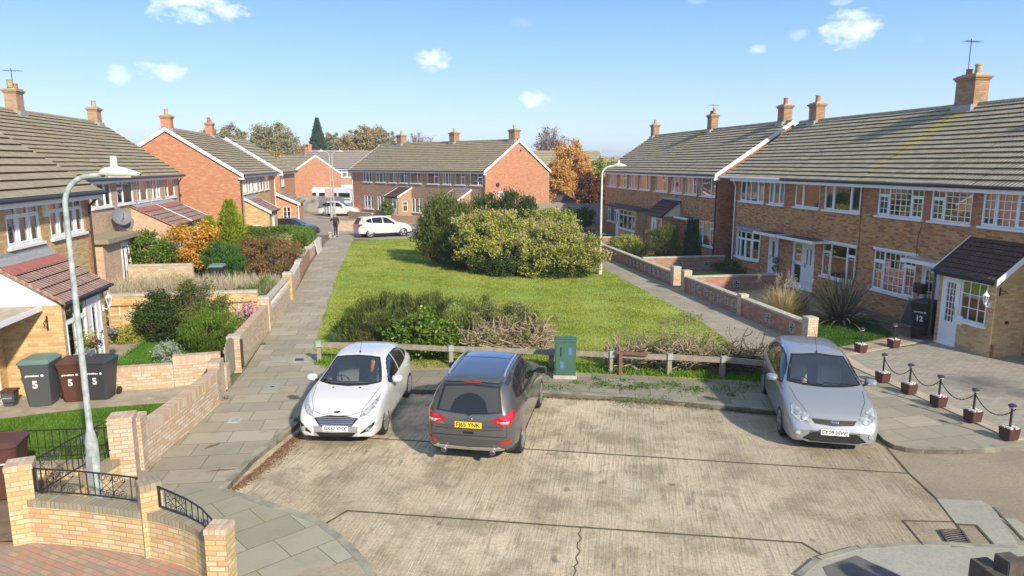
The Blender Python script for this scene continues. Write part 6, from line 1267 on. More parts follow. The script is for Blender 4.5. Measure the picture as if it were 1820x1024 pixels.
    for nm_, xx, ys_ in (('front_seat', g['seatx'], (-.37, .37)), ('rear_seat', g['seatx']-.85, (-.4, .0, .4))):
        for y in ys_:
            mb = MB(); ww = .25 if nm_ == 'front_seat' else .21; mb.box(xx-.1, xx+.4, y-ww, y+ww, .45, .62); M = Matrix.Translation((xx-.08, y, .6)) @ Matrix.Rotation(-.25, 4, 'Y'); mb.box(-.08, .08, -ww, ww, 0, zc-.38, 0, M); mb.box(-.06, .05, -.12, .12, zc-.34, zc-.14, 0, M); mb.build(nm_, g.get('seatm', SEAT), t, bevel=.05)
    mb = MB(); M = Matrix.Translation((cx[1]-.62, -.37, zc-.08)) @ Matrix.Rotation(-1.1, 4, 'Y'); pts = [M @ Vector((.17*math.cos(a), .17*math.sin(a), 0)) for a in [2*math.pi*k/16 for k in range(17)]]; mb.tube(pts, .014, 6); mb.bar(pts[0], pts[8], .02, .03); mb.build('steering_wheel', RUBB, t)
    # wheels
    for ax in g['ax']:
        for sy in (-1, 1):
            r = g['wr']; M = frame((ax, sy*(W-.11), r), (1, 0, 0), (0, sy, 0)); w = thing('wheel', None, None); w.parent = t; del_ = None
            mb = MB(); mb.lathe([(r*.66, -.1), (r*.9, -.105), (r*.985, -.085), (r, -.05), (r, .05), (r*.985, .085), (r*.9, .1), (r*.7, .098), (r*.66, .09)], 36, 0, M); ty = mb.build('wheel', TYRE, t, smooth=True); bpy.data.objects.remove(w)
            mb = MB(); rr = r*.69; mb.lathe([(rr, .075), (rr, .1), (rr*.93, .1), (rr*.9, .05), (rr*.88, -.03), (.02, -.03)], 36, 0, M); ns = g.get('spokes', 10)
            for k in range(ns):
                a = 2*math.pi*k/ns; dw = (.028 if ns > 8 else .05)
                for off in ((-.09, .09) if g.get('twin') else (0,)):
                    p = M @ Vector((.05*math.cos(a), .05*math.sin(a), .085)); q = M @ Vector((rr*.95*math.cos(a+off), rr*.95*math.sin(a+off), .088)); mb.bar(p, q, dw, .03, 0, up=(0, 1, 0))
            mb.lathe([(.075, .06), (.07, .1), (.03, .108)], 16, 0, M); o = mb.build('rim', RIMS, t); o.parent = ty
            mb = MB(); mb.lathe([(rr*.86, -.02), (.02, -.018)], 20, 0, M); o = mb.build('brake_disc', plain('brake_dark', (.03, .03, .03), .5, metal=.4), t); o.parent = ty
    # seams
    mb = MB()
    for sd in 'LR':
        for pl in g['doors']: seam(sd, pl, mb=mb)
    for d, pl in g.get('seams', ()): seam(d, pl, mb=mb, w=.008)
    mb.build('panel_gaps', RUBB, t)
    mbh = MB()
    for sd in 'LR':
        s_ = 1 if sd == 'L' else -1
        for hx, hz in g['handles']:
            h, nn = cast(sd, hx, hz); M = frame(h+nn*.0, (1, 0, 0), nn); mbh = MB(); mbh.box(-.09, .09, -.014, .014, .012, .032, 0, M); mbh.box(-.09, -.065, -.014, .014, 0, .012, 0, M); mbh.box(.065, .09, -.014, .014, 0, .012, 0, M); mbh.build('door_handle', g['paint'], t, bevel=.005)
        mx, mz = g['mirror']; h, nn = cast(sd, mx, mz); mb = MB(); base = Vector((mx, h.y, mz)); cc = base+Vector((-.02, s_*.16, .06)); rg = []; nseg = 12
        for k, (xx, f) in enumerate(((-.09, .88), (-.06, 1.0), (0, .95), (.06, .7), (.1, .3))):
            for j in range(nseg): a = 2*math.pi*j/nseg; mb.v.append((cc.x+xx, cc.y+.125*f*math.copysign(abs(math.cos(a))**.7, math.cos(a)), cc.z+.085*f*math.copysign(abs(math.sin(a))**.7, math.sin(a))))
        for k in range(4):
            for j in range(nseg): mb.f.append((k*nseg+j, k*nseg+(j+1) % nseg, (k+1)*nseg+(j+1) % nseg, (k+1)*nseg+j)); mb.m.append(0)
        mb.f.append(tuple(range(nseg))[::-1]); mb.m.append(1); mb.f.append(tuple(range(4*nseg, 5*nseg))); mb.m.append(0); mb.bar(base-Vector((0, s_*.03, .0)), cc, .06, .035, 2); mb.build('mirror', [g['paint'], PRIVGLASS, RUBB], t, smooth=True, recalc=True)
    for nm_, d, bot, top, mt, off in g['patches']: patch(d, bot, top, [mt], off, 0, 16, 6, nm_)
    t['_'] = 1; del t['_']
    return t, cast, patch
def plate(t, cast, d, z, s, mat, tilt=.12, fw=.52):
    h, nn = cast(d, 0, z); sx = 1 if d == 'F' else -1; x = h.x+sx*.012; M = frame((x, 0, z), (0, sx, 0), (sx*math.cos(tilt), 0, math.sin(tilt)*(1 if d == 'B' else .6))); mb = MB(); mb.box(-fw/2, fw/2, -.057, .057, 0, .012, 0, M); p = mb.build('number_plate', mat, t); M2 = M @ Matrix.Translation((0, -.002, .0125))
    o = text_obj('registration', s, .112, BLK, Matrix.Identity(4), t, .0012, bold=.0016); xs_ = [v.co.x for v in o.data.vertices]; k_ = (fw-.06)/(max(xs_)-min(xs_)); o.data.transform(M2 @ Matrix.Diagonal((k_, 1, 1, 1)) @ Matrix.Translation((-(max(xs_)+min(xs_))/2, 0, 0))); o.parent = p; return p
def oval(t, cast, d, z, w=.075, y=0, txt='Ford'):
    h, nn = cast(d, y, z); sx = 1 if d == 'F' else -1; M = frame((h.x+sx*.006, y, z), (0, sx, 0), Vector(nn)); mb = MB(); M2 = M @ Matrix.Diagonal((1, .42, 1, 1)); mb.lathe([(w, 0), (w, .012), (w*.9, .015)], 24, 0, M2); b = mb.build('badge', CHROME, t); mb = MB(); mb.lathe([(w*.88, .0), (w*.88, .016)], 24, 0, M2); o = mb.build('badge_face', plain('badge_blue', (.01, .035, .16), .25), t); o.parent = b
    o = text_obj('badge_script', txt, .052*w/.075, CHROME, M @ Matrix.Translation((0, 0, .0165)) @ Matrix.Shear('XZ', 4, (0, 0)), t, .001); o.parent = b
def sym(p): return p
# --- white hatchback
PW = paint('white_car_paint', (.60, .605, .61), 0, .35)
FI = dict(W=1.72, paint=PW, ax=(1.16, -1.33), wr=.305, spokes=15, belt=.95, cab=(-1.5, .85), seatx=-.12, seatm=SEAT,
  zt=[(-1.985, .62), (-1.97, .82), (-1.93, .98), (-1.8, 1.13), (-1.6, 1.29), (-1.35, 1.39), (-.9, 1.455), (-.4, 1.48), (0, 1.455), (.25, 1.37), (.6, 1.18), (.92, 1.02), (1.2, .96), (1.5, .88), (1.7, .79), (1.84, .68), (1.93, .56), (1.985, .42)],
  zb=[(-1.985, .42), (-1.9, .28), (-1.6, .2), (0, .17), (1.5, .18), (1.85, .19), (1.985, .26)],
  zs=[(-1.985, .6), (-1.9, .9), (-1.5, 1.0), (-.5, .97), (.6, .93), (1.0, .90), (1.4, .82), (1.7, .70), (1.85, .58), (1.985, .38)],
  w=[(-1.985, .66), (-1.93, .82), (-1.75, .93), (-1.3, .985), (0, 1.0), (1.1, .995), (1.5, .985), (1.75, .945), (1.86, .90), (1.93, .84), (1.97, .74), (1.985, .54)],
  wt=[(-1.985, .5), (-1.8, .58), (-1.5, .62), (-.5, .66), (.2, .65), (.6, .72), (.95, .83), (1.3, .80), (1.7, .74), (1.9, .62), (1.985, .42)],
  ws=([(-.68, 1.035), (-.4, 1.005), (0, .995), (.4, 1.005), (.68, 1.035)], [(-.50, 1.40), (-.3, 1.425), (0, 1.435), (.3, 1.425), (.50, 1.40)]),
  rw=([(.58, 1.02), (0, 1.0), (-.58, 1.02)], [(.47, 1.34), (0, 1.36), (-.47, 1.34)]), privr=1,
  side=[([(.62, .965), (.1, .98), (-.28, .99)], [(.62, .975), (.22, 1.22), (-.02, 1.345), (-.30, 1.375)], 0), ([(-.36, .995), (-.85, 1.02), (-1.12, 1.05)], [(-.36, 1.378), (-.8, 1.365), (-1.12, 1.31)], 1), ([(-1.17, 1.06), (-1.42, 1.12)], [(-1.17, 1.30), (-1.42, 1.17)], 1)],
  doors=[[(.78, .9), (.8, .5), (.72, .28), (-.3, .26), (-.32, 1.38)], [(-.32, .26), (-.9, .27), (-1.02, .5), (-1.2, .75), (-1.22, 1.3)], [(.78, .9), (.2, 1.3)]],
  handles=[(-.18, .86), (-1.05, .89)], mirror=(.55, .96), seams=[('T', [(.98, -.7), (1.5, -.62), (1.8, -.5)]), ('T', [(.98, .7), (1.5, .62), (1.8, .5)]), ('F', [(-.52, .72), (-.3, .655), (0, .64), (.3, .655), (.52, .72)])],
  patches=[('grille', 'F', [(-.33, .455), (0, .445), (.33, .455)], [(-.46, .60), (-.2, .64), (0, .645), (.2, .64), (.46, .60)], RUBB, .008), ('lower_intake', 'F', [(-.34, .25), (0, .245), (.34, .25)], [(-.42, .33), (0, .32), (.42, .33)], RUBB, .007),
           ('headlight', 'F', [(.47, .61), (.63, .66), (.775, .80)], [(.50, .70), (.64, .80), (.765, .91)], LAMPG, .007), ('headlight', 'F', [(-.47, .61), (-.63, .66), (-.775, .80)], [(-.50, .70), (-.64, .80), (-.765, .91)], LAMPG, .007),
           ('fog_lamp', 'F', [(.50, .30), (.66, .36), (.77, .47)], [(.51, .33), (.66, .46), (.77, .53)], RUBB, .007), ('fog_lamp', 'F', [(-.50, .30), (-.66, .36), (-.77, .47)], [(-.51, .33), (-.66, .46), (-.77, .53)], RUBB, .007),
           ('tail_light', 'L', [(-1.72, .82), (-1.9, .85)], [(-1.66, 1.2), (-1.86, 1.02)], TAIL, .006), ('tail_light', 'R', [(-1.72, .82), (-1.9, .85)], [(-1.66, 1.2), (-1.86, 1.02)], TAIL, .006)])
def heading(dx, dy): return math.atan2(dy, dx)
fi, castf, patchf = make_car('parked_car', 'white five door hatchback facing the camera at the left kerb, aerial on its roof', FI, (-.83, 15.92), heading(-.223, -.975))
for k in range(5):
    patchf('F', [(-.33-.022*k, .475+.031*k), (0, .47+.033*k), (.33+.022*k, .475+.031*k)], [(-.33-.022*k, .489+.031*k), (0, .484+.033*k), (.33+.022*k, .489+.031*k)], [CHROME], .014, 0, 14, 1, 'grille_bar')
for s_ in (-1, 1): h, nn = castf('F', s_*.66, .40); mb = MB(); mb.lathe([(.045, 0), (.045, .02), (.01, .022)], 14, 0, frame(h+nn*.008, (0, 1, 0), nn)); mb.build('fog_bulb', LAMPG, fi, smooth=True)
plate(fi, castf, 'F', .415, 'GK67 VHX', WPL); oval(fi, castf, 'F', .70, .07)
def antenna(t, cast, x, L=.42, lean=-.55):
    h, nn = cast('T', x, 0); mb = MB(); mb.lathe([(.02, 0), (.014, .04)], 8, 0, Matrix.Translation(h)); mb.tube([h+Vector((0, 0, .03)), h+Vector((-L*math.sin(lean*-1), 0, L*math.cos(lean)))], .005, 5); mb.build('aerial', RUBB, t)
antenna(fi, castf, -.05, .5, -.6)
def wipers(t, cast, pts, d='F'):
    mb = MB()
    for a, b in pts:
        ha, na = cast(d, *a); hb, nb = cast(d, *b); mb.tube([ha+na*.03, hb+nb*.02], .009, 5)
    mb.build('wiper', RUBB, t)
wipers(fi, castf, [((.5, 1.03), (-.12, 1.03)), ((-.1, 1.02), (-.6, 1.06))])
h, nn = castf('T', 1.02, .33); mb = MB()
for y in (-.3, .28): h, nn = castf('T', 1.08, y); mb.box(h.x-.015, h.x+.015, h.y-.02, h.y+.02, h.z, h.z+.015)
mb.build('washer_jets', RUBB, fi)
mb = MB(); mb.lathe([(.01, 0), (.07, .03), (.075, .12), (.05, .22), (.02, .26)], 10, 0, Matrix.Translation((-.0, .3, 1.0))); o = mb.build('soft_toy', plain('orange_yellow_cloth', (.6, .16, .05), .8), fi, smooth=True); mb = MB(); mb.lathe([(.02, .2), (.05, .24), (.045, .31), (.01, .34)], 10, 0, Matrix.Translation((-.0, .3, 1.0))); q = mb.build('toy_head', plain('yellow_cloth', (.7, .45, .05), .8), fi, smooth=True); q.parent = o
for s_ in 'LR': patchf(s_, [(.55, .975), (.44, .985)], [(.55, .985), (.44, 1.03)], [RUBB], .009, 0, 2, 2, 'mirror_base')
# --- dark SUV seen from behind
PG = paint('dark_grey_metallic', (.12, .118, .115), .5, .38); PRF = plain('dark_glossy_roof', (.03, .036, .05), .12, coat=1)
KU = dict(rwm=[plain('dusty_glass', (.055, .055, .055), .25), RUBB], W=1.84, paint=PG, roofmat=PRF, roofz=1.5, clad=.40, ax=(1.34, -1.35), wr=.35, spokes=5, twin=1, belt=1.05, cab=(-1.7, .9), seatx=-.15,
  zt=[(-2.26, .82), (-2.24, 1.0), (-2.18, 1.16), (-2.06, 1.36), (-1.93, 1.54), (-1.80, 1.625), (-1.3, 1.665), (-.6, 1.69), (0, 1.67), (.3, 1.58), (.7, 1.35), (1.02, 1.15), (1.4, 1.09), (1.8, 1.0), (2.05, .86), (2.2, .66), (2.26, .5)],
  zb=[(-2.26, .42), (-2.2, .33), (-1.8, .24), (0, .2), (1.8, .22), (2.26, .32)],
  zs=[(-2.26, .78), (-2.2, 1.0), (-1.7, 1.12), (-.5, 1.08), (.7, 1.04), (1.2, 1.0), (1.8, .88), (2.1, .7), (2.26, .45)],
  w=[(-2.26, .76), (-2.2, .84), (-2.0, .93), (-1.4, 1.0), (0, 1.0), (1.3, .99), (1.8, .93), (2.1, .78), (2.26, .5)],
  wt=[(-2.26, .74), (-2.1, .68), (-1.9, .66), (-1.3, .67), (0, .68), (.5, .72), (1.0, .80), (1.6, .72), (2.1, .5), (2.26, .3)],
  ws=([(-.7, 1.17), (0, 1.14), (.7, 1.17)], [(-.55, 1.60), (0, 1.63), (.55, 1.60)]), rw=([(.64, 1.10), (.3, 1.06), (0, 1.05), (-.3, 1.06), (-.64, 1.10)], [(.55, 1.52), (0, 1.555), (-.55, 1.52)]), privr=1,
  side=[([(.7, 1.09), (.1, 1.11), (-.25, 1.12)], [(.7, 1.10), (.2, 1.45), (.0, 1.56), (-.27, 1.58)], 1), ([(-.33, 1.12), (-.8, 1.14), (-1.15, 1.16)], [(-.33, 1.58), (-.8, 1.57), (-1.15, 1.53)], 1), ([(-1.2, 1.165), (-1.66, 1.23)], [(-1.2, 1.525), (-1.6, 1.42)], 1)],
  doors=[[(.85, 1.05), (.85, .5), (.75, .36), (-.28, .34), (-.29, 1.58)], [(-.29, .34), (-.85, .35), (-1.0, .6), (-1.18, .8), (-1.18, 1.5)]], handles=[(-.15, .97), (-1.03, 1.0)], mirror=(.62, 1.1),
  seams=[('B', [(-.74, .98), (-.72, .62), (-.66, .56), (.66, .56), (.72, .62), (.74, .98)]), ('B', [(-.72, .80), (-.4, .765), (.4, .765), (.72, .80)]), ('B', [(-.64, .99), (-.62, .83), (.62, .83), (.64, .99)])],
  patches=[('tail_light', 'B', [(.42, .95), (.62, .85), (.80, .86)], [(.42, .965), (.66, 1.05), (.80, 1.12)], TAIL, .01), ('tail_light', 'B', [(-.42, .95), (-.62, .85), (-.80, .86)], [(-.42, .965), (-.66, 1.05), (-.80, 1.12)], TAIL, .01),
           ('tail_light', 'L', [(-2.13, .92), (-1.93, 1.04)], [(-2.1, 1.08), (-1.95, 1.1)], TAIL, .008), ('tail_light', 'R', [(-2.13, .92), (-1.93, 1.04)], [(-2.1, 1.08), (-1.95, 1.1)], TAIL, .008),
           ('bumper_trim', 'B', [(.8, .50), (0, .49), (-.8, .50)], [(.8, .575), (0, .565), (-.8, .575)], plain('grey_bumper', (.06, .06, .06), .5), .006),
           ('skid_plate', 'B', [(.56, .36), (0, .35), (-.56, .36)], [(.60, .44), (0, .42), (-.60, .44)], plain('silver_skid', (.42, .40, .36), .4, metal=.4), .012), ('skid_plate', 'B', [(.58, .37), (.70, .40)], [(.56, .47), (.68, .42)], plain('silver_skid2', (.42, .40, .36), .4, metal=.4), .013), ('skid_plate', 'B', [(-.58, .37), (-.70, .40)], [(-.56, .47), (-.68, .42)], plain('silver_skid3', (.42, .40, .36), .4, metal=.4), .013),
           ('reflector', 'B', [(.62, .50), (.8, .525)], [(.62, .56), (.8, .585)], TAIL, .012), ('reflector', 'B', [(-.62, .50), (-.8, .525)], [(-.62, .56), (-.8, .585)], TAIL, .012), ('brake_light', 'B', [(.17, 1.565), (-.17, 1.565)], [(.17, 1.583), (-.17, 1.583)], TAIL, .012),
           ('tailgate_light_glass', 'B', [(.545, .935), (.66, .89), (.76, .90)], [(.545, .945), (.68, .945), (.77, .955)], LAMPG, .016), ('tailgate_light_glass', 'B', [(-.545, .935), (-.66, .89), (-.76, .90)], [(-.545, .945), (-.68, .945), (-.77, .955)], LAMPG, .016)])
ku, castk, patchk = make_car('parked_car', 'dark grey SUV seen from behind with silver roof rails and twin exhausts', KU, (2.05, 14.72), heading(.335, .942))
plate(ku, castk, 'B', .875-.02, 'FJ65 YNK', YPL, .1); oval(ku, castk, 'B', .965, .075)
text_obj('lettering', 'KUGA', .06, CHROME, frame((castk('B', .56, .87)[0].x-.004, .56, .87), (0, -1, 0), (-1, 0, .15)), ku, .002, bold=.001)
for s_ in (-1, 1):
    mb = MB(); P = []
    for k in range(9): x = -1.55+1.75*k/8; h, nn = castk('T', x, s_*.56); P.append(h+Vector((0, 0, .0 if k in (0, 8) else .045)))
    mb.tube(P, .018, 8); mb.build('roof_rail', plain('satin_rail', (.62, .62, .62), .3, metal=.7), ku, smooth=True)
    h, nn = castk('B', s_*.47, .4); mb = MB(); mb.lathe([(.035, -.1), (.05, -.1), (.05, .04), (.04, .045), (.035, .03), (.03, -.05)], 16, 0, frame(Vector((h.x-.03, s_*.47, .35)), (0, 1, 0), (-1, 0, 0))); mb.build('exhaust', CHROME, ku, smooth=True)
h, nn = castk('B', 0, 1.1); mb = MB(); mb.lathe([(.05, 0), (.04, .03)], 12, 0, frame(castk('B', 0, 1.07)[0], (0, 1, 0), nn)); ha, na = castk('B', .0, 1.07); hb, nb = castk('B', -.38, 1.09); mb.tube([ha+na*.03, hb+nb*.02], .013, 6); mb.build('wiper', RUBB, ku)
mb = MB(); M = frame(castk('B', 0, .70)[0], (0, 1, 0), castk('B', 0, .70)[1]); mb.box(-.1, .1, -.022, .022, -.005, .006, 0, M); mb.build('tailgate_handle', BLK, ku)
patchk('B', [(.36, 1.09), (0, 1.08), (-.36, 1.09)], [(.36, 1.12), (.30, 1.28), (.16, 1.38), (0, 1.41), (-.16, 1.38), (-.30, 1.28), (-.36, 1.12)], [PRIVGLASS], .009, 0, 16, 6, 'wiped_glass'); patchk('T', [(-.5, -.48), (.0, -.5)], [(-.5, .48), (.0, .5)], [PRF], .006, 0, 6, 6, 'sunroof'); patchk('B', [(.6, 1.56), (0, 1.585), (-.6, 1.56)], [(.6, 1.60), (0, 1.625), (-.6, 1.60)], [PG], .02, 0, 12, 2, 'spoiler')
# --- silver people carrier
PS = paint('silver_blue_metallic', (.36, .375, .395), .5, .36)
CM = dict(W=1.83, paint=PS, ax=(1.27, -1.37), wr=.32, spokes=7, belt=1.0, cab=(-1.7, 1.0), seatx=-.05, seatm=SEATB,
  zt=[(-2.18, .72), (-2.16, .95), (-2.1, 1.12), (-1.95, 1.34), (-1.75, 1.48), (-1.3, 1.555), (-.6, 1.585), (-.1, 1.565), (.25, 1.46), (.7, 1.24), (1.1, 1.055), (1.4, .99), (1.7, .90), (1.92, .78), (2.05, .66), (2.14, .52), (2.18, .40)],
  zb=[(-2.18, .42), (-2.1, .28), (-1.7, .2), (0, .17), (1.6, .18), (2.05, .19), (2.18, .26)],
  zs=[(-2.18, .7), (-2.1, .95), (-1.6, 1.06), (-.5, 1.02), (.7, .98), (1.2, .93), (1.6, .85), (1.9, .70), (2.1, .52), (2.18, .36)],
  w=[(-2.18, .72), (-2.1, .86), (-1.9, .95), (-1.3, .995), (0, 1.0), (1.2, .99), (1.7, .975), (1.93, .935), (2.05, .885), (2.12, .82), (2.16, .72), (2.18, .52)],
  wt=[(-2.18, .55), (-1.9, .62), (-1.3, .66), (-.3, .68), (.3, .69), (.8, .76), (1.15, .84), (1.5, .81), (1.9, .71), (2.1, .56), (2.18, .4)],
  ws=([(-.74, 1.09), (-.4, 1.06), (0, 1.05), (.4, 1.06), (.74, 1.09)], [(-.55, 1.49), (0, 1.525), (.55, 1.49)]), rw=([(.6, 1.1), (0, 1.08), (-.6, 1.1)], [(.5, 1.44), (0, 1.46), (-.5, 1.44)]), privr=1,
  side=[([(.86, 1.025), (.3, 1.04), (-.28, 1.055)], [(.86, 1.035), (.35, 1.32), (.05, 1.445), (-.3, 1.485)], 1), ([(-.36, 1.055), (-.8, 1.07), (-1.18, 1.09)], [(-.36, 1.488), (-.8, 1.475), (-1.18, 1.44)], 1), ([(-1.23, 1.095), (-1.62, 1.14)], [(-1.23, 1.43), (-1.6, 1.30)], 1)],
  doors=[[(.9, .95), (.9, .5), (.8, .3), (-.31, .28), (-.33, 1.49)], [(-.32, .28), (-.9, .29), (-1.02, .5), (-1.2, .75), (-1.21, 1.42)], [(.85, .56), (.0, .55), (-.9, .56)]], handles=[(-.18, .9), (-1.03, .93)], mirror=(.72, 1.02),
  seams=[('T', [(1.15, -.72), (1.6, -.66), (1.95, -.5)]), ('T', [(1.15, .72), (1.6, .66), (1.95, .5)])],
  patches=[('grille', 'F', [(-.36, .585), (0, .56), (.36, .585)], [(-.42, .665), (0, .655), (.42, .665)], RUBB, .008), ('grille_bar', 'F', [(-.44, .672), (0, .662), (.44, .672)], [(-.45, .70), (0, .69), (.45, .70)], CHROME, .012), ('lower_intake', 'F', [(-.48, .265), (0, .255), (.48, .265)], [(-.42, .44), (0, .45), (.42, .44)], RUBB, .007), ('lower_intake', 'F', [(-.60, .285), (-.48, .27)], [(-.55, .33), (-.43, .43)], RUBB, .008), ('lower_intake', 'F', [(.60, .285), (.48, .27)], [(.55, .33), (.43, .43)], RUBB, .008),
           ('headlight', 'F', [(.46, .60), (.64, .60), (.79, .70)], [(.47, .70), (.62, .80), (.775, .865)], LAMPG, .008), ('headlight', 'F', [(-.46, .60), (-.64, .60), (-.79, .70)], [(-.47, .70), (-.62, .80), (-.775, .865)], LAMPG, .008)])
cmx, castc, patchc = make_car('parked_car', 'silver people carrier facing the camera at the right kerb', CM, (9.33, 14.02), heading(-.37, -.929))
plate(cmx, castc, 'F', .455, 'EY09 HWJ', WPL); oval(cmx, castc, 'F', .625, .08); antenna(cmx, castc, .05, .55, -.7); wipers(cmx, castc, [((.62, 1.08), (-.02, 1.1)), ((-.05, 1.07), (-.66, 1.12))])
for k in range(5): patchc('F', [(-.48, .255+.04*k), (0, .245+.04*k), (.48, .255+.04*k)], [(-.48, .263+.04*k), (0, .253+.04*k), (.48, .263+.04*k)], [plain('mesh_grey', (.05, .05, .05), .4)], .012, 0, 10, 1, 'grille_bar')
for s_ in (-1, 1):
    h, nn = castc('F', s_*.68, .40); mb = MB(); mb.lathe([(.05, 0), (.05, .02), (.01, .024)], 14, 0, frame(h+nn*.004, (0, 1, 0), nn)); mb.build('fog_lamp', LAMPG, cmx, smooth=True)
    for (yy, zz, rr) in ((.56, .66, .055), (.68, .73, .05)):
        h, nn = castc('F', s_*yy, zz); mb = MB(); mb.lathe([(rr, 0), (rr*.9, .012), (.01, .016)], 14, 0, frame(h+nn*.009, (0, 1, 0), nn)); mb.build('headlight_lens', CHROME, cmx, smooth=True)
mb = MB(); h, nn = castc('F', .1, 1.12); mb.box(h.x-.02, h.x+.1, .0, .2, h.z-.05, h.z-.045); mb.build('parking_ticket', WPL, cmx)
# --- far cars
SP = dict(KU); SP.update(paint=PW, roofz=9, clad=.36, wr=.36, spokes=5, twin=1, patches=[p for p in KU['patches'] if p[0] == 'tail_light'])
SP.pop('roofmat'); SP['side'] = [(b, t_, 1) for b, t_, _ in KU['side']]
s1, cs, ps = make_car('parked_car', 'white SUV parked across the far end of the lawn, nose hidden by the shrubs', SP, G(682, 420), heading(*(Vector(G(710, 421))-Vector(G(650, 424))).normalized()), res=.8)
s2, cs, ps = make_car('parked_car', 'white SUV parked by the far fence behind the two thin lamp posts', dict(SP, wr=.35), G(604, 384.5), heading(.985, -.17), res=.8)
PN = paint('navy_car_paint', (.012, .016, .028), .3, .3)
HB = dict(FI); HB.update(paint=PN, patches=[p for p in FI['patches'] if p[0] in ('tail_light', 'headlight')], side=[(b, t_, 1) for b, t_, _ in FI['side']])
s3, cs, ps = make_car('parked_car', 'dark navy car half hidden behind the clipped hedge', HB, (-7.9, 58.7), heading(.97, -.24), res=.8)
s4, cs, ps = make_car('parked_car', 'silver car glimpsed between the orange gable and the grey fence', dict(HB, paint=PS), (15.2, 83.0), heading(1, .1), res=.7)
# ---------------------------------------------------------------- plants
rg = np.random.default_rng(5)
def unit(n): v = rg.normal(size=(n, 3)); return v/np.linalg.norm(v, axis=1, keepdims=True)
def leafquads(cen, d, L, Wd, fold=.0):
    n = len(cen); d = d/np.linalg.norm(d, axis=1, keepdims=True); r = unit(n); s = np.cross(d, r); s /= np.maximum(1e-6, np.linalg.norm(s, axis=1, keepdims=True))
    L = (np.asarray(L)*rg.uniform(.65, 1.25, n))[:, None]; Wd = (np.asarray(Wd)*rg.uniform(.7, 1.2, n))[:, None]
    v = np.stack([cen-d*L*.5, cen+s*Wd*.5+d*L*.05, cen+d*L*.5, cen-s*Wd*.5+d*L*.05], 1); return v.reshape(-1, 3)
def blob(ells, ncl, nl, rc, flat_=.0, keepz=.02, shell=.55):
    """leaf centres: clumps set in the union of ellipsoids (cx,cy,cz,rx,ry,rz)"""
    vol = np.array([e[3]*e[4]*e[5] for e in ells]); pr = vol/vol.sum(); ids = rg.choice(len(ells), ncl, p=pr); E = np.array(ells)[ids]
    u = unit(ncl); r = rg.uniform(shell**3, 1, ncl)**(1/3); r *= 1+.13*np.sin(u[:, 0]*5+ids)*np.cos(u[:, 2]*4+1)
    c = E[:, :3]+u*E[:, 3:]*r[:, None]; k = rg.integers(0, ncl, nl); rr = rc*rg.uniform(.6, 1.3, ncl)
    off = rg.normal(size=(nl, 3))*rr[k][:, None]*.55*np.array([1, 1, .8]); p = c[k]+off; out = unit(nl)*.6+(p-E[k][:, :3])/np.maximum(.2, E[k][:, 3:]); m = p[:, 2] > keepz; return p[m], out[m], c
def shrub(name, label, cat, x, y, ells, mat, ncl=90, nl=9000, rc=.28, L=.08, Wd=.045, stem=None, style='rand', group=None, z=.1, nst=24, stemr=.02, fl=None):
    t = thing(name, label, cat, (x, y, z), 0, group); p, o, c = blob(ells, ncl, nl, rc)
    n = len(p); d = {'rand': unit(n)+o*.3, 'up': o*.55+np.array([0, 0, 1.0])+unit(n)*.35, 'droop': o*.6+np.array([0, 0, -.8])+unit(n)*.4, 'flat': unit(n)*np.array([1, 1, .35])}[style]
    f = fastmesh('foliage', leafquads(p, d, L, Wd), 4, mat, t)
    if fl:
        k = rg.integers(0, n, int(n*fl[1])); oo = o[k]/np.maximum(.01, np.linalg.norm(o[k], axis=1, keepdims=True)); cc_ = p[k]+oo*.12+rg.normal(size=(len(k), 3))*.04; fastmesh('flower_heads', leafquads(cc_, oo+unit(len(k))*.5+np.array([0, 0, .7]), .2, .05), 4, fl[0], t)
    mb = MB(); zz = min(e[2] for e in ells)
    for k in range(min(nst, len(c))):
        q = Vector(c[k]); q.z = max(.15, q.z); b = Vector((q.x*.15+rnd.uniform(-.1, .1), q.y*.15+rnd.uniform(-.1, .1), 0)); m = b.lerp(q, .5)+Vector((rnd.uniform(-.1, .1), rnd.uniform(-.1, .1), .1*q.z)); mb.tube([b, m, q], [stemr, stemr*.7, stemr*.3], 4, cap=False)
    mb.build('stems', stem or TWIGD, t); return t
# the big group in the middle of the lawn
BIGG = 'big shrubs in the middle of the lawn'; FLP = leafmat('faded_flower_heads', [(.50, .36, .24), (.62, .48, .34), (.55, .45, .25)])
shrub('shrub', 'tall olive green shrub at the left end of the central shrubs, beside the white SUV', 'shrub', 2.9, 40.3, [(0, 0, 1.9, 1.5, 2.1, 1.9), (-.5, -.4, 1.2, 1.1, 1.4, 1.2), (.6, .5, 2.6, 1.0, 1.3, 1.3)], LF_HEB, 150, 26000, .38, .17, .06, style='up', group=BIGG, nst=50)
shrub('shrub', 'dark feathery shrub low at the left front of the central shrubs', 'shrub', 4.0, 38.1, [(0, 0, 1.2, 1.4, 1.6, 1.4), (.2, -.4, .7, 1.4, 1.5, .8)], LF_DK, 100, 17000, .33, .17, .045, style='up', group=BIGG)
shrub('shrub', 'tall dark green shrub at the back of the central shrubs', 'shrub', 6.7, 42.0, [(0, 0, 1.9, 2.6, 1.8, 2.0), (-1.2, 0, 2.5, 1.0, 1.1, 1.3), (1.3, .2, 2.3, 1.1, 1.1, 1.3)], LF_DK, 150, 24000, .36, .16, .06, style='up', group=BIGG, nst=50)
shrub('shrub', 'yellow green flowering shrub in the middle of the central group', 'shrub', 5.5, 37.0, [(0, .2, 1.5, 2.2, 2.2, 1.7), (-1.2, -.3, 1.9, 1.2, 1.3, 1.2), (.7, -1.2, 1.0, 1.6, 1.4, 1.1)], LF_YG, 210, 30000, .3, .12, .085, group=BIGG, nst=60, fl=(FLP, .12))
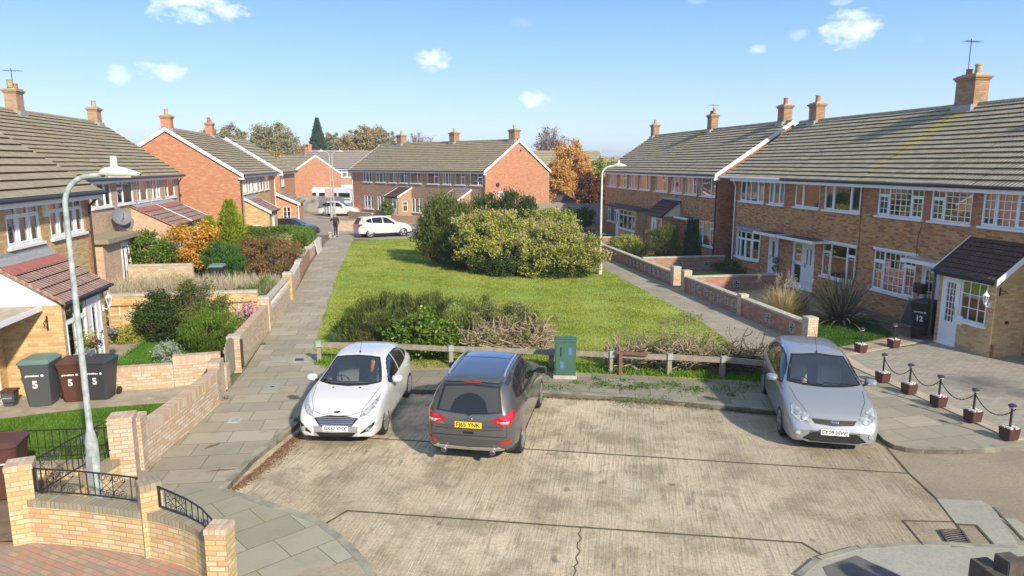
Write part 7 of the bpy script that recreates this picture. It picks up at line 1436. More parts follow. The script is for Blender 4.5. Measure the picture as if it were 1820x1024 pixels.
shrub('shrub', 'pale yellow flowering shrub spreading at the right front of the central group', 'shrub', 8.4, 35.4, [(0, 0, 1.2, 2.1, 2.1, 1.4), (.9, -.6, .9, 1.4, 1.5, 1.0), (-1.1, -1.0, .9, 1.4, 1.2, 1.1)], LF_YG2, 210, 30000, .3, .12, .085, group=BIGG, nst=60, fl=(FLP, .16))
shrub('shrub', 'green and yellow shrub behind the far lamp post side of the central group', 'shrub', 9.0, 39.3, [(0, 0, 1.4, 1.8, 2.0, 1.6), (-.8, .5, 2.0, 1.1, 1.2, 1.2)], LF_YG2, 130, 18000, .33, .14, .08, group=BIGG)
shrub('shrub', 'dark leafy skirt under the flowering shrubs along the lawn', 'shrub', 6.3, 34.9, [(0, 0, .5, 1.9, .8, .7), (2.2, -.8, .45, 1.5, .8, .6), (-1.6, 1.4, .55, 1.1, 1.0, .7)], LF_DK, 110, 16000, .28, .12, .055, group=BIGG)
# behind the parking area
shrub('shrub', 'dense olive shrub with upright shoots behind the white hatchback', 'shrub', .0, 22.0, [(-.1, 0, .75, 1.65, 1.25, .85), (-.6, -.3, .6, 1.1, 1.1, .8), (.7, .2, 1.0, .9, .8, .6)], LF_HEB, 170, 30000, .22, .12, .022, style='up', nst=60)
shrub('shrub', 'lower olive shrub spreading right of the dense one, behind the fence', 'shrub', 2.3, 21.3, [(0, 0, .75, 1.4, .9, .85), (1.1, -.3, .6, 1.0, .8, .7)], LF_HEB, 130, 19000, .2, .10, .022, style='up')
shrub('laurel_bush', 'glossy yellow edged green laurel bush right behind the white hatchback', 'bush', .75, 20.2, [(0, 0, .7, .85, .6, .72), (-.6, .15, .8, .5, .4, .55), (.5, -.05, .55, .65, .5, .55)], LF_LAUR, 130, 8000, .17, .11, .065)
LF_TWIG = leafmat('sparse_olive_leaves', [(.16, .2, .05), (.30, .30, .12), (.36, .31, .18)])
def twigs(label, x, y, rx, ry, h, n, nleaf=0, mat=None, lm=None, seed=1):
    t = thing('twiggy_hedge', label, 'hedge', (x, y, .1)); r = random.Random(seed); mb = MB()
    for k in range(n):
        a = r.uniform(0, 6.28); b = Vector((r.uniform(-rx, rx)*.8, r.uniform(-ry, ry)*.6, r.uniform(0, h*.35))); p = [b]; d = Vector((math.cos(a)*.8, math.sin(a)*.6, r.uniform(.2, 1.1))).normalized()
        for j in range(r.randint(3, 6)):
            d = (d+Vector((r.uniform(-.7, .7), r.uniform(-.7, .7), r.uniform(-.55, .35)))).normalized(); q = p[-1]+d*r.uniform(.10, .22)
            if (q.x/rx)**2+(q.y/ry)**2 > 1.1 or q.z > h or q.z < 0: break
            p.append(q)
        if len(p) > 1: rr = r.choice([.007, .009, .013, .02, .028]); mb.tube(p, [rr*(1-.6*i/len(p)) for i in range(len(p))], 4, cap=False)
    mb.build('branches', mat or TWIG, t)
    if nleaf: p, o, c = blob([(0, 0, h*.5, rx, ry, h*.5)], 70, nleaf, .16); fastmesh('foliage', leafquads(p, unit(len(p)), .05, .03), 4, lm or LF_TWIG, t)
    return t
twigs('half dead hedge of pale tangled twigs left of the green cabinet', 3.25, 20.4, 1.6, .8, 1.5, 1900, 11000, seed=3)
twigs('bare pale twig heap behind the broken timber on the fence', 6.55, 18.35, .85, .6, 1.05, 420, 1100, seed=4)
twigs('bare twiggy bush in the middle of the gap right of the cabinet', 7.9, 17.95, .95, .6, 1.55, 520, 3000, mat=TWIG, seed=5)
twigs('dark bare bush with curled branches next to the silver car', 9.25, 17.3, .85, .55, 1.3, 420, 200, mat=TWIGD, seed=6)
# left gardens
shrub('shrub', 'dark green shrub with brown tips in front of the pierced block wall', 'shrub', -7.45, 23.35, [(0, 0, .8, .75, .6, .8)], LF_DK, 80, 8500, .2, .075, .04)
shrub('shrub', 'taller loose olive shrub in the middle left garden', 'shrub', -6.3, 23.5, [(0, 0, 1.0, .8, .6, .95), (.5, .1, .8, .6, .5, .7)], LF_HEB, 100, 11000, .2, .07, .035)
shrub('shrub', 'bright green rounded shrub beside the long pavement wall', 'shrub', -5.5, 21.7, [(0, 0, .65, .8, .75, .65)], LF_HEDGE, 90, 11000, .17, .10, .02, style='up')
shrub('shrub', 'small silver leaved plant left of the bright green shrub', 'plant', -6.45, 20.7, [(0, 0, .3, .32, .3, .32)], leafmat('silver_leaves', [(.35, .4, .35), (.5, .53, .5)]), 24, 1100, .12, .09, .025, nst=8)
shrub('shrub', 'wispy brownish bush by the pink flowers against the wall', 'bush', -5.15, 25.2, [(0, 0, .75, .55, .6, .7)], LF_HEB, 50, 4500, .2, .09, .02, style='up')
shrub('shrub', 'low green plants at the edge of the middle left lawn', 'plants', -6.6, 19.4, [(0, 0, .2, .6, .3, .22)], LF_WEED, 24, 900, .12, .08, .03, nst=8)
shrub('shrub', 'green sprawling plant under the end of the lavender row', 'plant', -5.0, 27.6, [(0, 0, .8, .45, 1.5, .5)], LF_HEDGE, 50, 4500, .18, .09, .02, style='up')
t = thing('flowers', 'cluster of pink flowers leaning over the garden wall', 'flowers', (-4.72, 23.6, .6)); p = rg.normal(size=(260, 3))*np.array([.16, .3, .14])+np.array([0, 0, .42]); fastmesh('petals', leafquads(p, unit(260), .085, .07), 4, LF_PINK, t); mb = MB()
for k in range(26): q = p[k*9]; mb.tube([(q[0]*.4, q[1]*.5, -.4), tuple(q)], .008, 4, cap=False)
mb.build('stems', LF_WEED, t)
def grassrow(name, label, cat, x, y, rx, ry, h, n, mat, spread=.35, Wd=.018, z=.1, lean=0):
    t = thing(name, label, cat, (x, y, z)); b = np.stack([rg.uniform(-rx, rx, n), rg.uniform(-ry, ry, n), np.zeros(n)], 1); d = np.stack([rg.normal(0, spread, n)+lean, rg.normal(0, spread, n), np.ones(n)], 1); L = h*rg.uniform(.55, 1.05, n)
    d /= np.linalg.norm(d, axis=1, keepdims=True); s = np.cross(d, unit(n)); s /= np.linalg.norm(s, axis=1, keepdims=True); w = Wd*.5
    m = b+d*(L*.55)[:, None]; e = b+d*L[:, None]+np.stack([d[:, 0], d[:, 1], -.35*np.ones(n)], 1)*(L*.18)[:, None]
    v = np.concatenate([np.stack([b-s*w, b+s*w, m+s*w, m-s*w], 1), np.stack([m-s*w, m+s*w, e+s*w*.2, e-s*w*.2], 1)]).reshape(-1, 3); fastmesh('stems', v, 4, mat, t); return t
grassrow('lavender_row', 'long row of faded greyish lavender stems behind the pierced wall', 'lavender', -7.7, 29.0, 3.0, 1.5, 1.35, 9000, LF_LAV, .3, .03)
shrub('bush', 'glossy dark green bush against the pinkish house', 'bush', -11.3, 35.0, [(0, 0, 1.25, 1.15, 1.0, 1.25)], LF_LAUR, 110, 10000, .26, .12, .07)
shrub('bush', 'bright orange leaved bush between the green bush and golden conifer', 'bush', -9.9, 36.4, [(0, 0, 1.6, 1.35, 1.1, 1.2), (.7, .2, 2.0, .8, .8, .8), (-.3, 0, .8, .8, .7, .8)], LF_ORG, 110, 7500, .27, .13, .085, nst=60)
def conifer(label, x, y, h, r, mat, n=9000, group=None, name='conifer', z=.1, cols=1, tip=.12):
    t = thing(name, label, 'tree', (x, y, z), 0, group); mb = MB(); mb.tube([(0, 0, 0), (0, 0, h*.95)], [.07*h/3, .015], 6); mb.build('trunk', BARK, t); u = rg.uniform(0, 1, n)**.75; zz = h*(1-u); a = rg.uniform(0, 6.28, n)
    rad = r*(u*.95+tip*(1-u))*(1+.16*np.sin(a*5+zz*4)+.1*np.sin(zz*9+a*2))*rg.uniform(.45, 1.05, n); p = np.stack([rad*np.cos(a), rad*np.sin(a), zz*.97+.1], 1); d = np.stack([np.cos(a)*.6, np.sin(a)*.6, np.full(n, 1.0)], 1)+unit(n)*.4; fastmesh('crown', leafquads(p, d, h*.055, h*.018), 4, mat, t); return t
conifer('feathery golden conifer with two tips in the left garden', -8.35, 38.6, 3.8, 1.5, LF_GOLD, 13000); conifer('second lower golden green conifer tip left of the tall golden one', -9.3, 38.2, 3.0, 1.2, LF_GOLD, 8000); shrub('bush', 'mid green conifer bush below the golden conifer', 'bush', -8.3, 36.2, [(0, 0, .9, 1.1, .8, 1.0)], LF_CON, 80, 9000, .22, .14, .035, style='up')
shrub('bush', 'wide arching bush speckled with red berries behind the lavender', 'bush', -6.35, 37.2, [(0, 0, 1.0, 1.7, 1.4, 1.0), (-.8, .2, 1.3, .8, .9, .7)], LF_RED, 160, 16000, .26, .13, .04, style='droop', nst=60)
t = thing('clipped_hedge', 'clipped bright green box hedge in front of the orange gable house', 'hedge', (-7.8, 49, .1)); n = 26000
def boxpts(x0, x1, y0, y1, h, n):
    p = np.stack([rg.uniform(x0, x1, n), rg.uniform(y0, y1, n), rg.uniform(0, h, n)], 1); f = rg.integers(0, 4, n); e = rg.normal(0, .05, n)
    p[f == 0, 2] = h+e[f == 0]; p[f == 1, 1] = y0+e[f == 1]; p[f == 2, 0] = x1+e[f == 2]; p[f == 3, 0] = x0+e[f == 3]; return p
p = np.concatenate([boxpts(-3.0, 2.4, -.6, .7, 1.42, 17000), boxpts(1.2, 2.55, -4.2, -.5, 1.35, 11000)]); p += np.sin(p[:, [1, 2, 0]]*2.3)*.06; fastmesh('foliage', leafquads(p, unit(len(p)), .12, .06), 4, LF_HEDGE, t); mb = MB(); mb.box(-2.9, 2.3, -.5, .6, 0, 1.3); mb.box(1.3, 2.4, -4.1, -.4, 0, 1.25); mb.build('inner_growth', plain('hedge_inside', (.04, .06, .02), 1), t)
shrub('shrub', 'pale green shrub tuft against the front of the clipped hedge', 'plant', -6.5, 44.2, [(0, 0, .8, .5, .4, .6)], leafmat('pale_green_leaves', [(.35, .42, .15), (.45, .5, .25)]), 30, 1500, .2, .14, .08, nst=8)
for lb, x, y, s_ in (('yellowish green herbs at the wall left of the bin in the lavender', -9.3, 32.2, .7), ('low leafy plants on the bed edge by the pierced wall', -8.4, 23.4, .35)): shrub('plants', lb, 'plants', x, y, [(0, 0, s_*.6, s_*1.2, s_, s_*.7)], LF_YG, 30, 2200, .18, .11, .05, nst=8)
# right gardens
def tuft(label, x, y, n, L, Wd, mat, cat, name, droop=.5, z=.1, up=.9, plume=0):
    t = thing(name, label, cat, (x, y, z)); mb = MB(); r = random.Random(int(x*7))
    for k in range(n):
        a = r.uniform(0, 6.28); e = r.uniform(.15, 1.25); l = L*r.uniform(.7, 1.1); d = Vector((math.cos(a)*math.sin(e), math.sin(a)*math.sin(e), math.cos(e)*up)).normalized(); s_ = Vector((-math.sin(a), math.cos(a), 0)); p = Vector((math.cos(a)*.1, math.sin(a)*.1, 0)); pr = None; ns = 5
        for j in range(ns+1):
            w = Wd*(1-(j/ns)**1.6)*.5+.002; cur = (p-s_*w, p+s_*w)
            if pr: mb.face([pr[0], pr[1], cur[1], cur[0]])
            pr = cur; p = p+d*(l/ns); d = (d+Vector((0, 0, -droop*.28*e))).normalized()
            if p.z < .02: p.z = .02
    mb.build('leaves', mat, t); 
    if plume:
        n2 = plume*60; b = np.repeat(np.stack([rg.normal(0, .45, plume), rg.normal(0, .35, plume), rg.uniform(1.15, 1.6, plume)], 1), 60, 0); p = b+rg.normal(size=(n2, 3))*np.array([.04, .04, .12]); fastmesh('plumes', leafquads(p, unit(n2)+np.array([0, 0, 1.2]), .06, .012), 4, leafmat('plume', [(.5, .38, .3), (.6, .5, .42)]), t)
    return t
tuft('big dark sword leaved plant before the picture window of the right terrace', 15.7, 22.3, 210, 2.0, .085, LF_PHOR, 'plant', 'sword_leaf_plant', .55)
tuft('golden ornamental grass clump with pinkish plumes behind the right garden wall', 13.95, 23.2, 900, 1.3, .02, LF_STRAW, 'ornamental grass', 'ornamental_grass', .5, plume=16)
tuft('darker brownish grass clump next to the golden one', 14.75, 23.6, 500, 1.1, .02, leafmat('brown_blades', [(.12, .1, .05), (.2, .17, .08), (.1, .11, .04)]), 'ornamental grass', 'ornamental_grass', .6)
conifer('narrow dark conifer by the window near the alley', 17.0, 38.2, 2.5, .62, LF_SPRUCE, 7000, tip=.45)
shrub('bush', 'large loose yellowish green bush left of the narrow dark conifer', 'bush', 15.2, 38.2, [(0, 0, 1.0, 1.2, 1.1, 1.0), (.3, 0, 1.5, .7, .7, .6)], LF_HEB, 100, 11000, .25, .13, .03, style='up')
shrub('bush', 'low pale green bush at the far end of the pierced wall', 'bush', 14.1, 41.3, [(0, 0, .65, 1.0, 1.0, .65)], LF_YG2, 70, 6500, .2, .11, .04)
shrub('bush', 'small pinkish grey bush between two green bushes on the right', 'bush', 14.4, 38.6, [(0, 0, .4, .6, .5, .45)], leafmat('dusky_leaves', [(.3, .22, .18), (.25, .24, .12)]), 40, 2600, .16, .09, .03)
shrub('plants', 'low dark shrubs along the house wall of the small right lawn', 'plants', 17.3, 34.2, [(0, 0, .3, .45, 1.3, .32), (-.3, -1.6, .25, .4, .6, .3)], LF_DK, 50, 3500, .17, .08, .04, nst=8)
t = conifer('slim topiary of stacked dark balls beside the open door', 17.95, 30.7, .2, .1, LF_SPRUCE, 50, name='topiary')
for k in range(3): p = unit(700)*np.array([.17, .17, .17])*rg.uniform(.7, 1, 700)[:, None]+np.array([0, 0, .35+.36*k]); fastmesh('ball', leafquads(p, unit(700), .04, .02), 4, LF_SPRUCE, t)
shrub('bush', 'dark bush at the end of the fence beside the far right terrace', 'bush', 15.5, 58.5, [(0, 0, 1.0, 1.6, 1.2, 1.0)], LF_DK, 70, 6000, .3, .18, .08)
shrub('bush', 'wispy tall green weeds behind the central shrubs by the right fence', 'bush', 12.9, 57.5, [(0, 0, .9, 1.2, 1.2, .9)], LF_YG2, 60, 3500, .3, .2, .05, style='up')
# plants of the terrace across the road
q = G(689, 390, .1); shrub('bush', 'small round topiary bush in a grey pot by the porch across the road', 'bush', q[0], q[1]*.95, [(0, 0, 1.35, .6, .6, .75)], LF_HEDGE, 40, 3000, .2, .15, .07, nst=4)
mb = MB(); mb.lathe([(.28, 0), (.4, .7), (.36, .7)], 12); tag(mb.build('plant_pot', STONE), 'grey pot under the round topiary bush across the road', 'pot').location = (q[0], q[1]*.95, .1)
# hanging basket and wall planter of number 5
t = thing('hanging_basket', 'hanging basket of yellow, blue and pink flowers on number 5 porch', 'hanging basket', (-7.6, 18.75, 1.25)); mb = MB(); mb.lathe([(.02, -.14), (.12, -.1), (.17, 0), (.15, 0)], 12); mb.tube([(.16, 0, 0), (0, 0, .45), (-.16, 0, 0)], .004, 4); mb.build('basket', DKBROWN, t); p = rg.normal(size=(420, 3))*np.array([.13, .16, .14])+np.array([0, 0, .04]); fastmesh('foliage', leafquads(p, unit(420), .06, .035), 4, LF_YG, t)
for nm_, cc, k in (('pink_flowers', (.75, .12, .35), 40), ('blue_flowers', (.06, .07, .5), 50)): p = rg.normal(size=(k, 3))*.05+np.array([.08, -.08+.12*(k % 3), .12 if k == 40 else -.03]); fastmesh(nm_, leafquads(p, unit(k), .06, .05), 4, leafmat(nm_, [cc, cc]), t)
t = thing('wall_planter', 'dark wall planter with small flowers at the far corner of number 5 porch', 'planter', (-7.85, 20.85, 1.0)); mb = MB(); mb.lathe([(.05, -.2), (.13, 0), (.11, 0)], 10); mb.build('pot', BLACKP, t); p = rg.normal(size=(150, 3))*.08+np.array([0, 0, .08]); fastmesh('foliage', leafquads(p, unit(150), .06, .035), 4, leafmat('violet_mix', [(.1, .2, .05), (.2, .1, .35), (.5, .5, .5)]), t)
# ---------------------------------------------------------------- background trees
def tree(label, px, ytop, dist, wpx, mat, n=6000, ybot=None, bare=False, group='trees beyond the houses', kind='tree', dens=1, tw=None):
    X, Y = camw((px-910)/FPX*dist, dist); H = CAMH+(292-ytop)/FPX*dist; r = wpx/FPX*dist/2; zb = H*.25 if ybot is None else max(.4, CAMH+(292-ybot)/FPX*dist)
    t = thing(kind, label, 'tree', (X, Y, 0), 0, group); mb = MB(); mb.tube([(0, 0, 0), (0, 0, H*.35), (.1, 0, H*.6)], [.03*H, .022*H, .01*H], 8, cap=False); cz = (H+zb)/2; hz = (H-zb)/2; el = [(0, 0, cz, r, r*.8, hz)]+[(r*.5*math.cos(a), r*.4*math.sin(a), cz+hz*rnd.uniform(-.35, .3), r*.55, r*.5, hz*.55) for a in (0, 2.1, 4.2)]
    n = n*(1 if bare else 2); p, o, c = blob(el, 150, n, r*.2, keepz=.4, shell=.2)
    for k in range(70 if not bare else 119):
        q = Vector(c[k]); b = Vector((0, 0, H*rnd.uniform(.2, .45))); m = b.lerp(q, .55)+Vector((0, 0, .06*H)); mb.tube([b, m, q], [.008*H, .004*H, .0015*H], 4, cap=False)
        if bare:
            for j in range(9): e = q+Vector((rnd.uniform(-1, 1), rnd.uniform(-1, 1), rnd.uniform(-.3, 1)))*r*.22; mb.tube([m.lerp(q, rnd.uniform(.4, 1)), e], [.0022*H, .0012*H], 3, cap=False)
    mb.build('trunk', tw or (TWIGR if bare else BARK), t); ls = dist/FPX*3.4
    fastmesh('crown', leafquads(p, unit(len(p)), ls, ls*.7), 4, mat, t); return t
tree('round olive tree just right of the left gable chimneys', 425, 226, 130, 56, LF_TREE, 5000, ybot=300); tree('broad rounded autumn tree left of the spruce', 492, 221, 122, 84, LF_TREE, 9000, ybot=315)
tree('yellowish tree below the broad rounded tree', 500, 264, 104, 46, LF_TREEO, 5000, ybot=340); tree('small dark tree at the left end of the tree row', 385, 230, 135, 40, LF_TREEO, 3000, ybot=280); tree('brownish tree just left of the spruce', 545, 258, 150, 44, LF_TREEO, 3000, ybot=300)
X, Y = camw((572-910)/FPX*135, 135); conifer('dark pointed spruce standing above the far roofs', X, Y, CAMH+(292-216)/FPX*135+.5, 4.2, LF_SPRUCE, 16000, name='spruce_tree', z=0, tip=.02)
for k, (px, yt, w, m, lb) in enumerate(((603, 236, 44, LF_TREE, 'first from the left'), (632, 232, 52, LF_TREEO, 'second from the left'), (662, 224, 56, LF_TREEO, 'tallest'), (690, 232, 50, LF_TREE, 'rightmost'), )): tree('woodland tree behind the far terrace roof, %s of the row' % lb, px, yt, 165, w, m, 6000, ybot=300)
tree('bare purple grey tree rising behind the birch', 978, 226, 145, 62, LF_COPPER, 700, ybot=285, bare=True); tree('faint bare tree above the far terrace roof', 745, 236, 190, 60, LF_COPPER, 100, ybot=285, bare=True)
tree('bright orange birch right of the orange gable', 1015, 252, 84, 74, LF_BIRCH, 15000, ybot=368, kind='birch_tree'); tree('yellow green birch half beside the orange gable', 992, 280, 80, 50, LF_BIRCH, 5000, ybot=368, kind='birch_tree')
tree('green and yellow tree between the birch and the right terrace', 1070, 280, 96, 62, LF_YG2, 8000, ybot=350); tree('dark copper leaved tree by the end of the right terrace', 1052, 306, 72, 52, LF_COPPER, 9000, ybot=375); tree('brown bare shrubby tree in front of the far red gable', 560, 318, 98, 44, LF_TREEO, 2200, ybot=362, bare=True)
tree('dark green tree by the caravan yard', 512, 300, 92, 22, LF_DK, 3000, ybot=345)
# a far wood along the horizon
n = 60000; ang = rg.uniform(-.95, .75, n); dd = rg.uniform(250, 330, n); hh = (5.6+2.2*np.sin(ang*19)+1.4*np.sin(ang*53+1)+.8*np.sin(ang*131))*rg.uniform(.05, 1, n)**.6
xr = np.tan(ang)*dd; P_ = np.stack([xr*math.cos(YAW)+dd*math.sin(YAW), -xr*math.sin(YAW)+dd*math.cos(YAW), np.maximum(.2, hh+.6)], 1); o = fastmesh('distant_wood', leafquads(P_, unit(n), 1.3, 1.0), 4, LF_TREE); o['kind'] = 'stuff'; o['label'] = 'far wood along the horizon'; o['category'] = 'wood'
# ---------------------------------------------------------------- grass
def inpoly(x, y, poly):
    r = np.zeros(len(x), bool); j = len(poly)-1
    for i in range(len(poly)):
        xi, yi = poly[i]; xj, yj = poly[j]; r ^= ((yi > y) != (yj > y)) & (x < (xj-xi)*(y-yi)/(yj-yi+1e-12)+xi); j = i
    return r
def blades(name, label, poly, n, h, w, mat, z, near=0, dens=None):
    xs = [p[0] for p in poly]; yy = [p[1] for p in poly]; x = rg.uniform(min(xs), max(xs), n); u = rg.uniform(0, 1, n); y = min(yy)+(max(yy)-min(yy))*(u**(1+near)); m = inpoly(x, y, poly)
    if dens is not None: m &= dens(x, y) > rg.uniform(0, 1, n)
    x, y = x[m], y[m]; k = len(x); b = np.stack([x, y, np.full(k, z)], 1); a = rg.uniform(0, 6.28, k); s = np.stack([np.cos(a), np.sin(a), 0*a], 1); H = h*rg.uniform(.5, 1.3, k); sc_ = w*(1+y/30)
    v = np.stack([b-s*sc_[:, None]*.5, b+s*sc_[:, None]*.5, b+np.stack([rg.normal(0, .5, k)*H, rg.normal(0, .5, k)*H, H], 1)], 1).reshape(-1, 3); o = fastmesh(name, v, 3, mat); o['kind'] = 'stuff'; o['label'] = label; o['category'] = 'grass'; return o
LP = [(-3.0, 52.7), (-2.9, 36), (-2.68, 27), (-2.55, 22), (-2.1, 19.7), (-1.35, 19.3), (1.5, 18.9), (4.0, 18.2), (5.6, 17.7), (8.3, 16.7), (9.5, 16.2), (10.0, 17.5), (10.6, 21), (10.95, 24.2), (11.25, 37.3), (11.2, 50), (9.0, 53.5), (0, 54)]
blades('lawn_blades', 'short mown grass of the big lawn', LP, 420000, .045, .022, LF_GRASS, .105, near=.9, dens=lambda x, y: .55+.45*np.sin(x*1.7+y*.6)*np.sin(y*1.1-x*.4))
blades('verge_grass', 'long rough grass under the timber rail fence', [(-2.3, 19.8), (-.8, 19.4), (1.5, 18.85), (4.0, 18.2), (5.6, 17.65), (8.6, 16.6), (9.6, 16.2), (9.8, 16.9), (8.5, 17.3), (5.8, 18.2), (4.2, 18.8), (-.5, 20.2), (-2.3, 20.9)], 26000, .13, .022, leafmat('rough_grass', [(.10, .22, .02), (.17, .32, .03)]), .1, dens=lambda x, y: np.where(x > 4.0, 1, np.where(x < -.9, .9, .12)))
blades('garden_grass_blades', 'short grass of the lawn in front of number 5', [(-10, 13.5), (-5.1, 13.3), (-4.7, 17.0), (-7.2, 16.8), (-10, 16)], 40000, .05, .012, leafmat('garden_blades', [(.09, .2, .02), (.15, .28, .03)]), .15)
blades('right_lawn_blades', 'short grass of the shaded right front lawn', [(13.0, 18.9), (16.2, 20.2), (17.2, 22.6), (13.1, 22.6)], 26000, .06, .014, leafmat('shade_blades', [(.05, .14, .015), (.1, .22, .02)]), .13)
blades('middle_lawn_blades', 'short grass of the middle left garden lawn', [(-8.7, 18.6), (-4.6, 18.8), (-4.6, 24.2), (-8.0, 24.2), (-8.0, 21)], 26000, .05, .014, leafmat('mid_blades', [(.08, .22, .02), (.13, .3, .03)]), .15)
k = 900; P_ = np.stack([rg.uniform(-2.5, 11, k), rg.uniform(18.8, 46, k), np.full(k, .15)], 1); P_ = P_[inpoly(P_[:, 0], P_[:, 1], LP)]; o = fastmesh('fallen_leaves', leafquads(P_, unit(len(P_))*np.array([1, 1, .2]), .09, .06), 4, leafmat('fallen', [(.45, .28, .08), (.3, .17, .07), (.5, .4, .12)])); o['kind'] = 'stuff'; o['label'] = 'fallen leaves scattered on the lawn'; o['category'] = 'leaves'
# weeds in the slab joints and along kerbs
def weeds(label, spots, mat=LF_WEED, L=.07):
    P_ = []
    for x, y, r, k in spots: P_.append(rg.normal(size=(k, 3))*np.array([r, r*.6, .03])+np.array([x, y, .15]))
    p = np.concatenate(P_); p[:, 2] = np.maximum(p[:, 2], .12); o = fastmesh('weeds', leafquads(p, unit(len(p)), L, L*.4), 4, mat); o['kind'] = 'stuff'; o['label'] = label; o['category'] = 'weeds'
wd = [G(x, y, .1) for x, y in ((1028, 682), (1072, 684), (1083, 688), (1110, 678), (1120, 692), (1168, 690), (1205, 688), (1245, 692), (1290, 695), (1250, 678), (1330, 688), (985, 690), (965, 712), (1115, 716), (1155, 716), (1060, 676), (1140, 688), (1225, 696), (1300, 704), (1190, 684))]
weeds('green weeds growing in the joints of the pavement behind the parking', [(x, y, .09+.09*(i % 3), 40+40*(i % 3)) for i, (x, y) in enumerate(wd)])
weeds('tufts of grass at the foot of the long pavement wall', [(*G(255, 828, .1), .05, 60), (*G(520, 470, .1), .1, 40), (-4.15, 22.5, .06, 60), (-4.1, 17.2, .05, 40), (-2.2, 15.4, .05, 60)], L=.05)
p = []; 
for k in range(2600): f = rnd.random(); a = Vector((-3.0, 12.35)).lerp(Vector((-2.15, 15.0)), f); w = .12+.18*math.sin(math.pi*f); p.append((a.x+.02+abs(rnd.gauss(0, w*.6)), a.y-rnd.uniform(0, .1), .012+rnd.random()*.012))
o = fastmesh('leaf_litter', leafquads(np.array(p), unit(len(p))*np.array([1, 1, .15]), .035, .016), 4, leafmat('litter', [(.22, .10, .05), (.34, .17, .08), (.15, .09, .05)])); o['kind'] = 'stuff'; o['label'] = 'brown leaf litter along the left kerb'; o['category'] = 'leaf litter'
p = []
for k in range(1500): f = rnd.random(); i = rnd.randrange(3); a = Vector(kerbF[i+1]).lerp(Vector(kerbF[i+2]), f); p.append((a.x+rnd.gauss(0, .05), a.y-.03-abs(rnd.gauss(0, .05)), .012+rnd.random()*.015))
o = fastmesh('leaf_litter', leafquads(np.array(p), unit(len(p))*np.array([1, 1, .2]), .04, .018), 4, leafmat('litter_far', [(.12, .10, .05), (.2, .13, .06), (.08, .1, .03)])); o['kind'] = 'stuff'; o['label'] = 'dirt and leaves along the far kerb'; o['category'] = 'leaf litter'
for lb, px, py, l, w, a in (('rusty brown stain shaped piece of bark on the pavement, nearer the wall', 378, 793, .35, .10, .8), ('long thin strip of brown bark on the pavement beside the kerb', 395, 836, .55, .06, .05)):
    q = G(px, py, .1); mb = MB(); M = Matrix.Translation((q[0], q[1], .108)) @ Matrix.Rotation(a, 4, 'Z'); mb.tube([M @ Vector((-l/2, 0, 0)), M @ Vector((-.1*l, w*.15, .004)), M @ Vector((l*.2, -w*.1, .004)), M @ Vector((l/2, 0, 0))], [w*.12, w*.5, w*.42, w*.1], 6); o = mb.build('bark_piece', plain('bark_brown', (.16, .085, .04), .9)); 
    for v in o.data.vertices: v.co.z = .108+(v.co.z-.108)*.25
    tag(o, lb.replace('rusty brown stain shaped piece', 'rusty brown piece'), 'bark')
# ---------------------------------------------------------------- man with a small white dog
def skin(name, nodes, edges, mat, parent, sub=2):
    me = bpy.data.meshes.new(name); me.from_pydata([n[0] for n in nodes], edges, []); o = link(name, me); s = o.modifiers.new('s', 'SKIN'); me.skin_vertices[0].data[0].use_root = True
    for i, n in enumerate(nodes): r = n[1]; me.skin_vertices[0].data[i].radius = r if hasattr(r, '__len__') else (r, r)
    s2 = o.modifiers.new('u', 'SUBSURF'); s2.levels = sub; bpy.context.view_layer.update(); m2 = bpy.data.meshes.new_from_object(o.evaluated_get(bpy.context.evaluated_depsgraph_get())); bpy.data.objects.remove(o); m2.materials.clear(); m2.materials.append(mat); m2.name = name; m2.polygons.foreach_set('use_smooth', [True]*len(m2.polygons)); return link(name, m2, parent)
q = G(597, 421, .1); man = thing('person', 'man in a black tracksuit with white stripes walking, one hand raised to his ear', 'person', (q[0], q[1], .1), .1)
SK = plain('skin', (.55, .30, .22), .6)
def handnodes(base, w, dr, side, start):     # wrist -> palm -> five fingers
    w = Vector(w); dr = Vector(dr).normalized(); s_ = Vector(side).normalized(); nd = [(w+dr*.07, (.022, .012)), (w+dr*.10, (.02, .012))]; ed = [(base, start), (start, start+1)]; i = start+2
    for k, l in enumerate((.065, .078, .072, .055)): r0 = w+dr*.10+s_*(.027-.018*k); nd += [(r0+dr*.02, (.008, .008)), (r0+dr*(.02+l*.5)+Vector((0, -.006, 0)), (.007, .007)), (r0+dr*(.02+l*.9)+Vector((0, -.02, 0)), (.006, .006))]; ed += [(start+1, i), (i, i+1), (i+1, i+2)]; i += 3
    nd += [(w+dr*.06+s_*.04+Vector((0, -.01, 0)), (.009, .009)), (w+dr*.09+s_*.055+Vector((0, -.02, 0)), (.008, .008))]; ed += [(start, i), (i, i+1)]; return nd, ed
B = [((0, 0, 1.0), (.07, .045)), ((0, 0, 1.2), (.12, .08)), ((0, 0, 1.42), (.14, .08)), ((0, 0, 1.53), (.055, .055)), ((0, -.01, 1.64), (.075, .09)), ((0, -.01, 1.75), (.07, .08)),
     ((.2, 0, 1.46), .06), ((.27, .02, 1.18), .045), ((.29, -.06, .93), .03), ((-.2, 0, 1.46), .06), ((-.36, -.05, 1.25), .045), ((-.2, -.14, 1.5), .03), ((.09, 0, .9), .055), ((.1, .02, .5), .045), ((.1, .06, .1), .04), ((.11, -.08, .04), .035), ((-.09, 0, .9), .055), ((-.1, -.08, .5), .045), ((-.1, -.12, .1), .04), ((-.11, -.24, .04), .035)]
Eg = [(0, 1), (1, 2), (2, 3), (3, 4), (4, 5), (2, 6), (6, 7), (7, 8), (2, 9), (9, 10), (10, 11), (0, 12), (12, 13), (13, 14), (14, 15), (0, 16), (16, 17), (17, 18), (18, 19)]
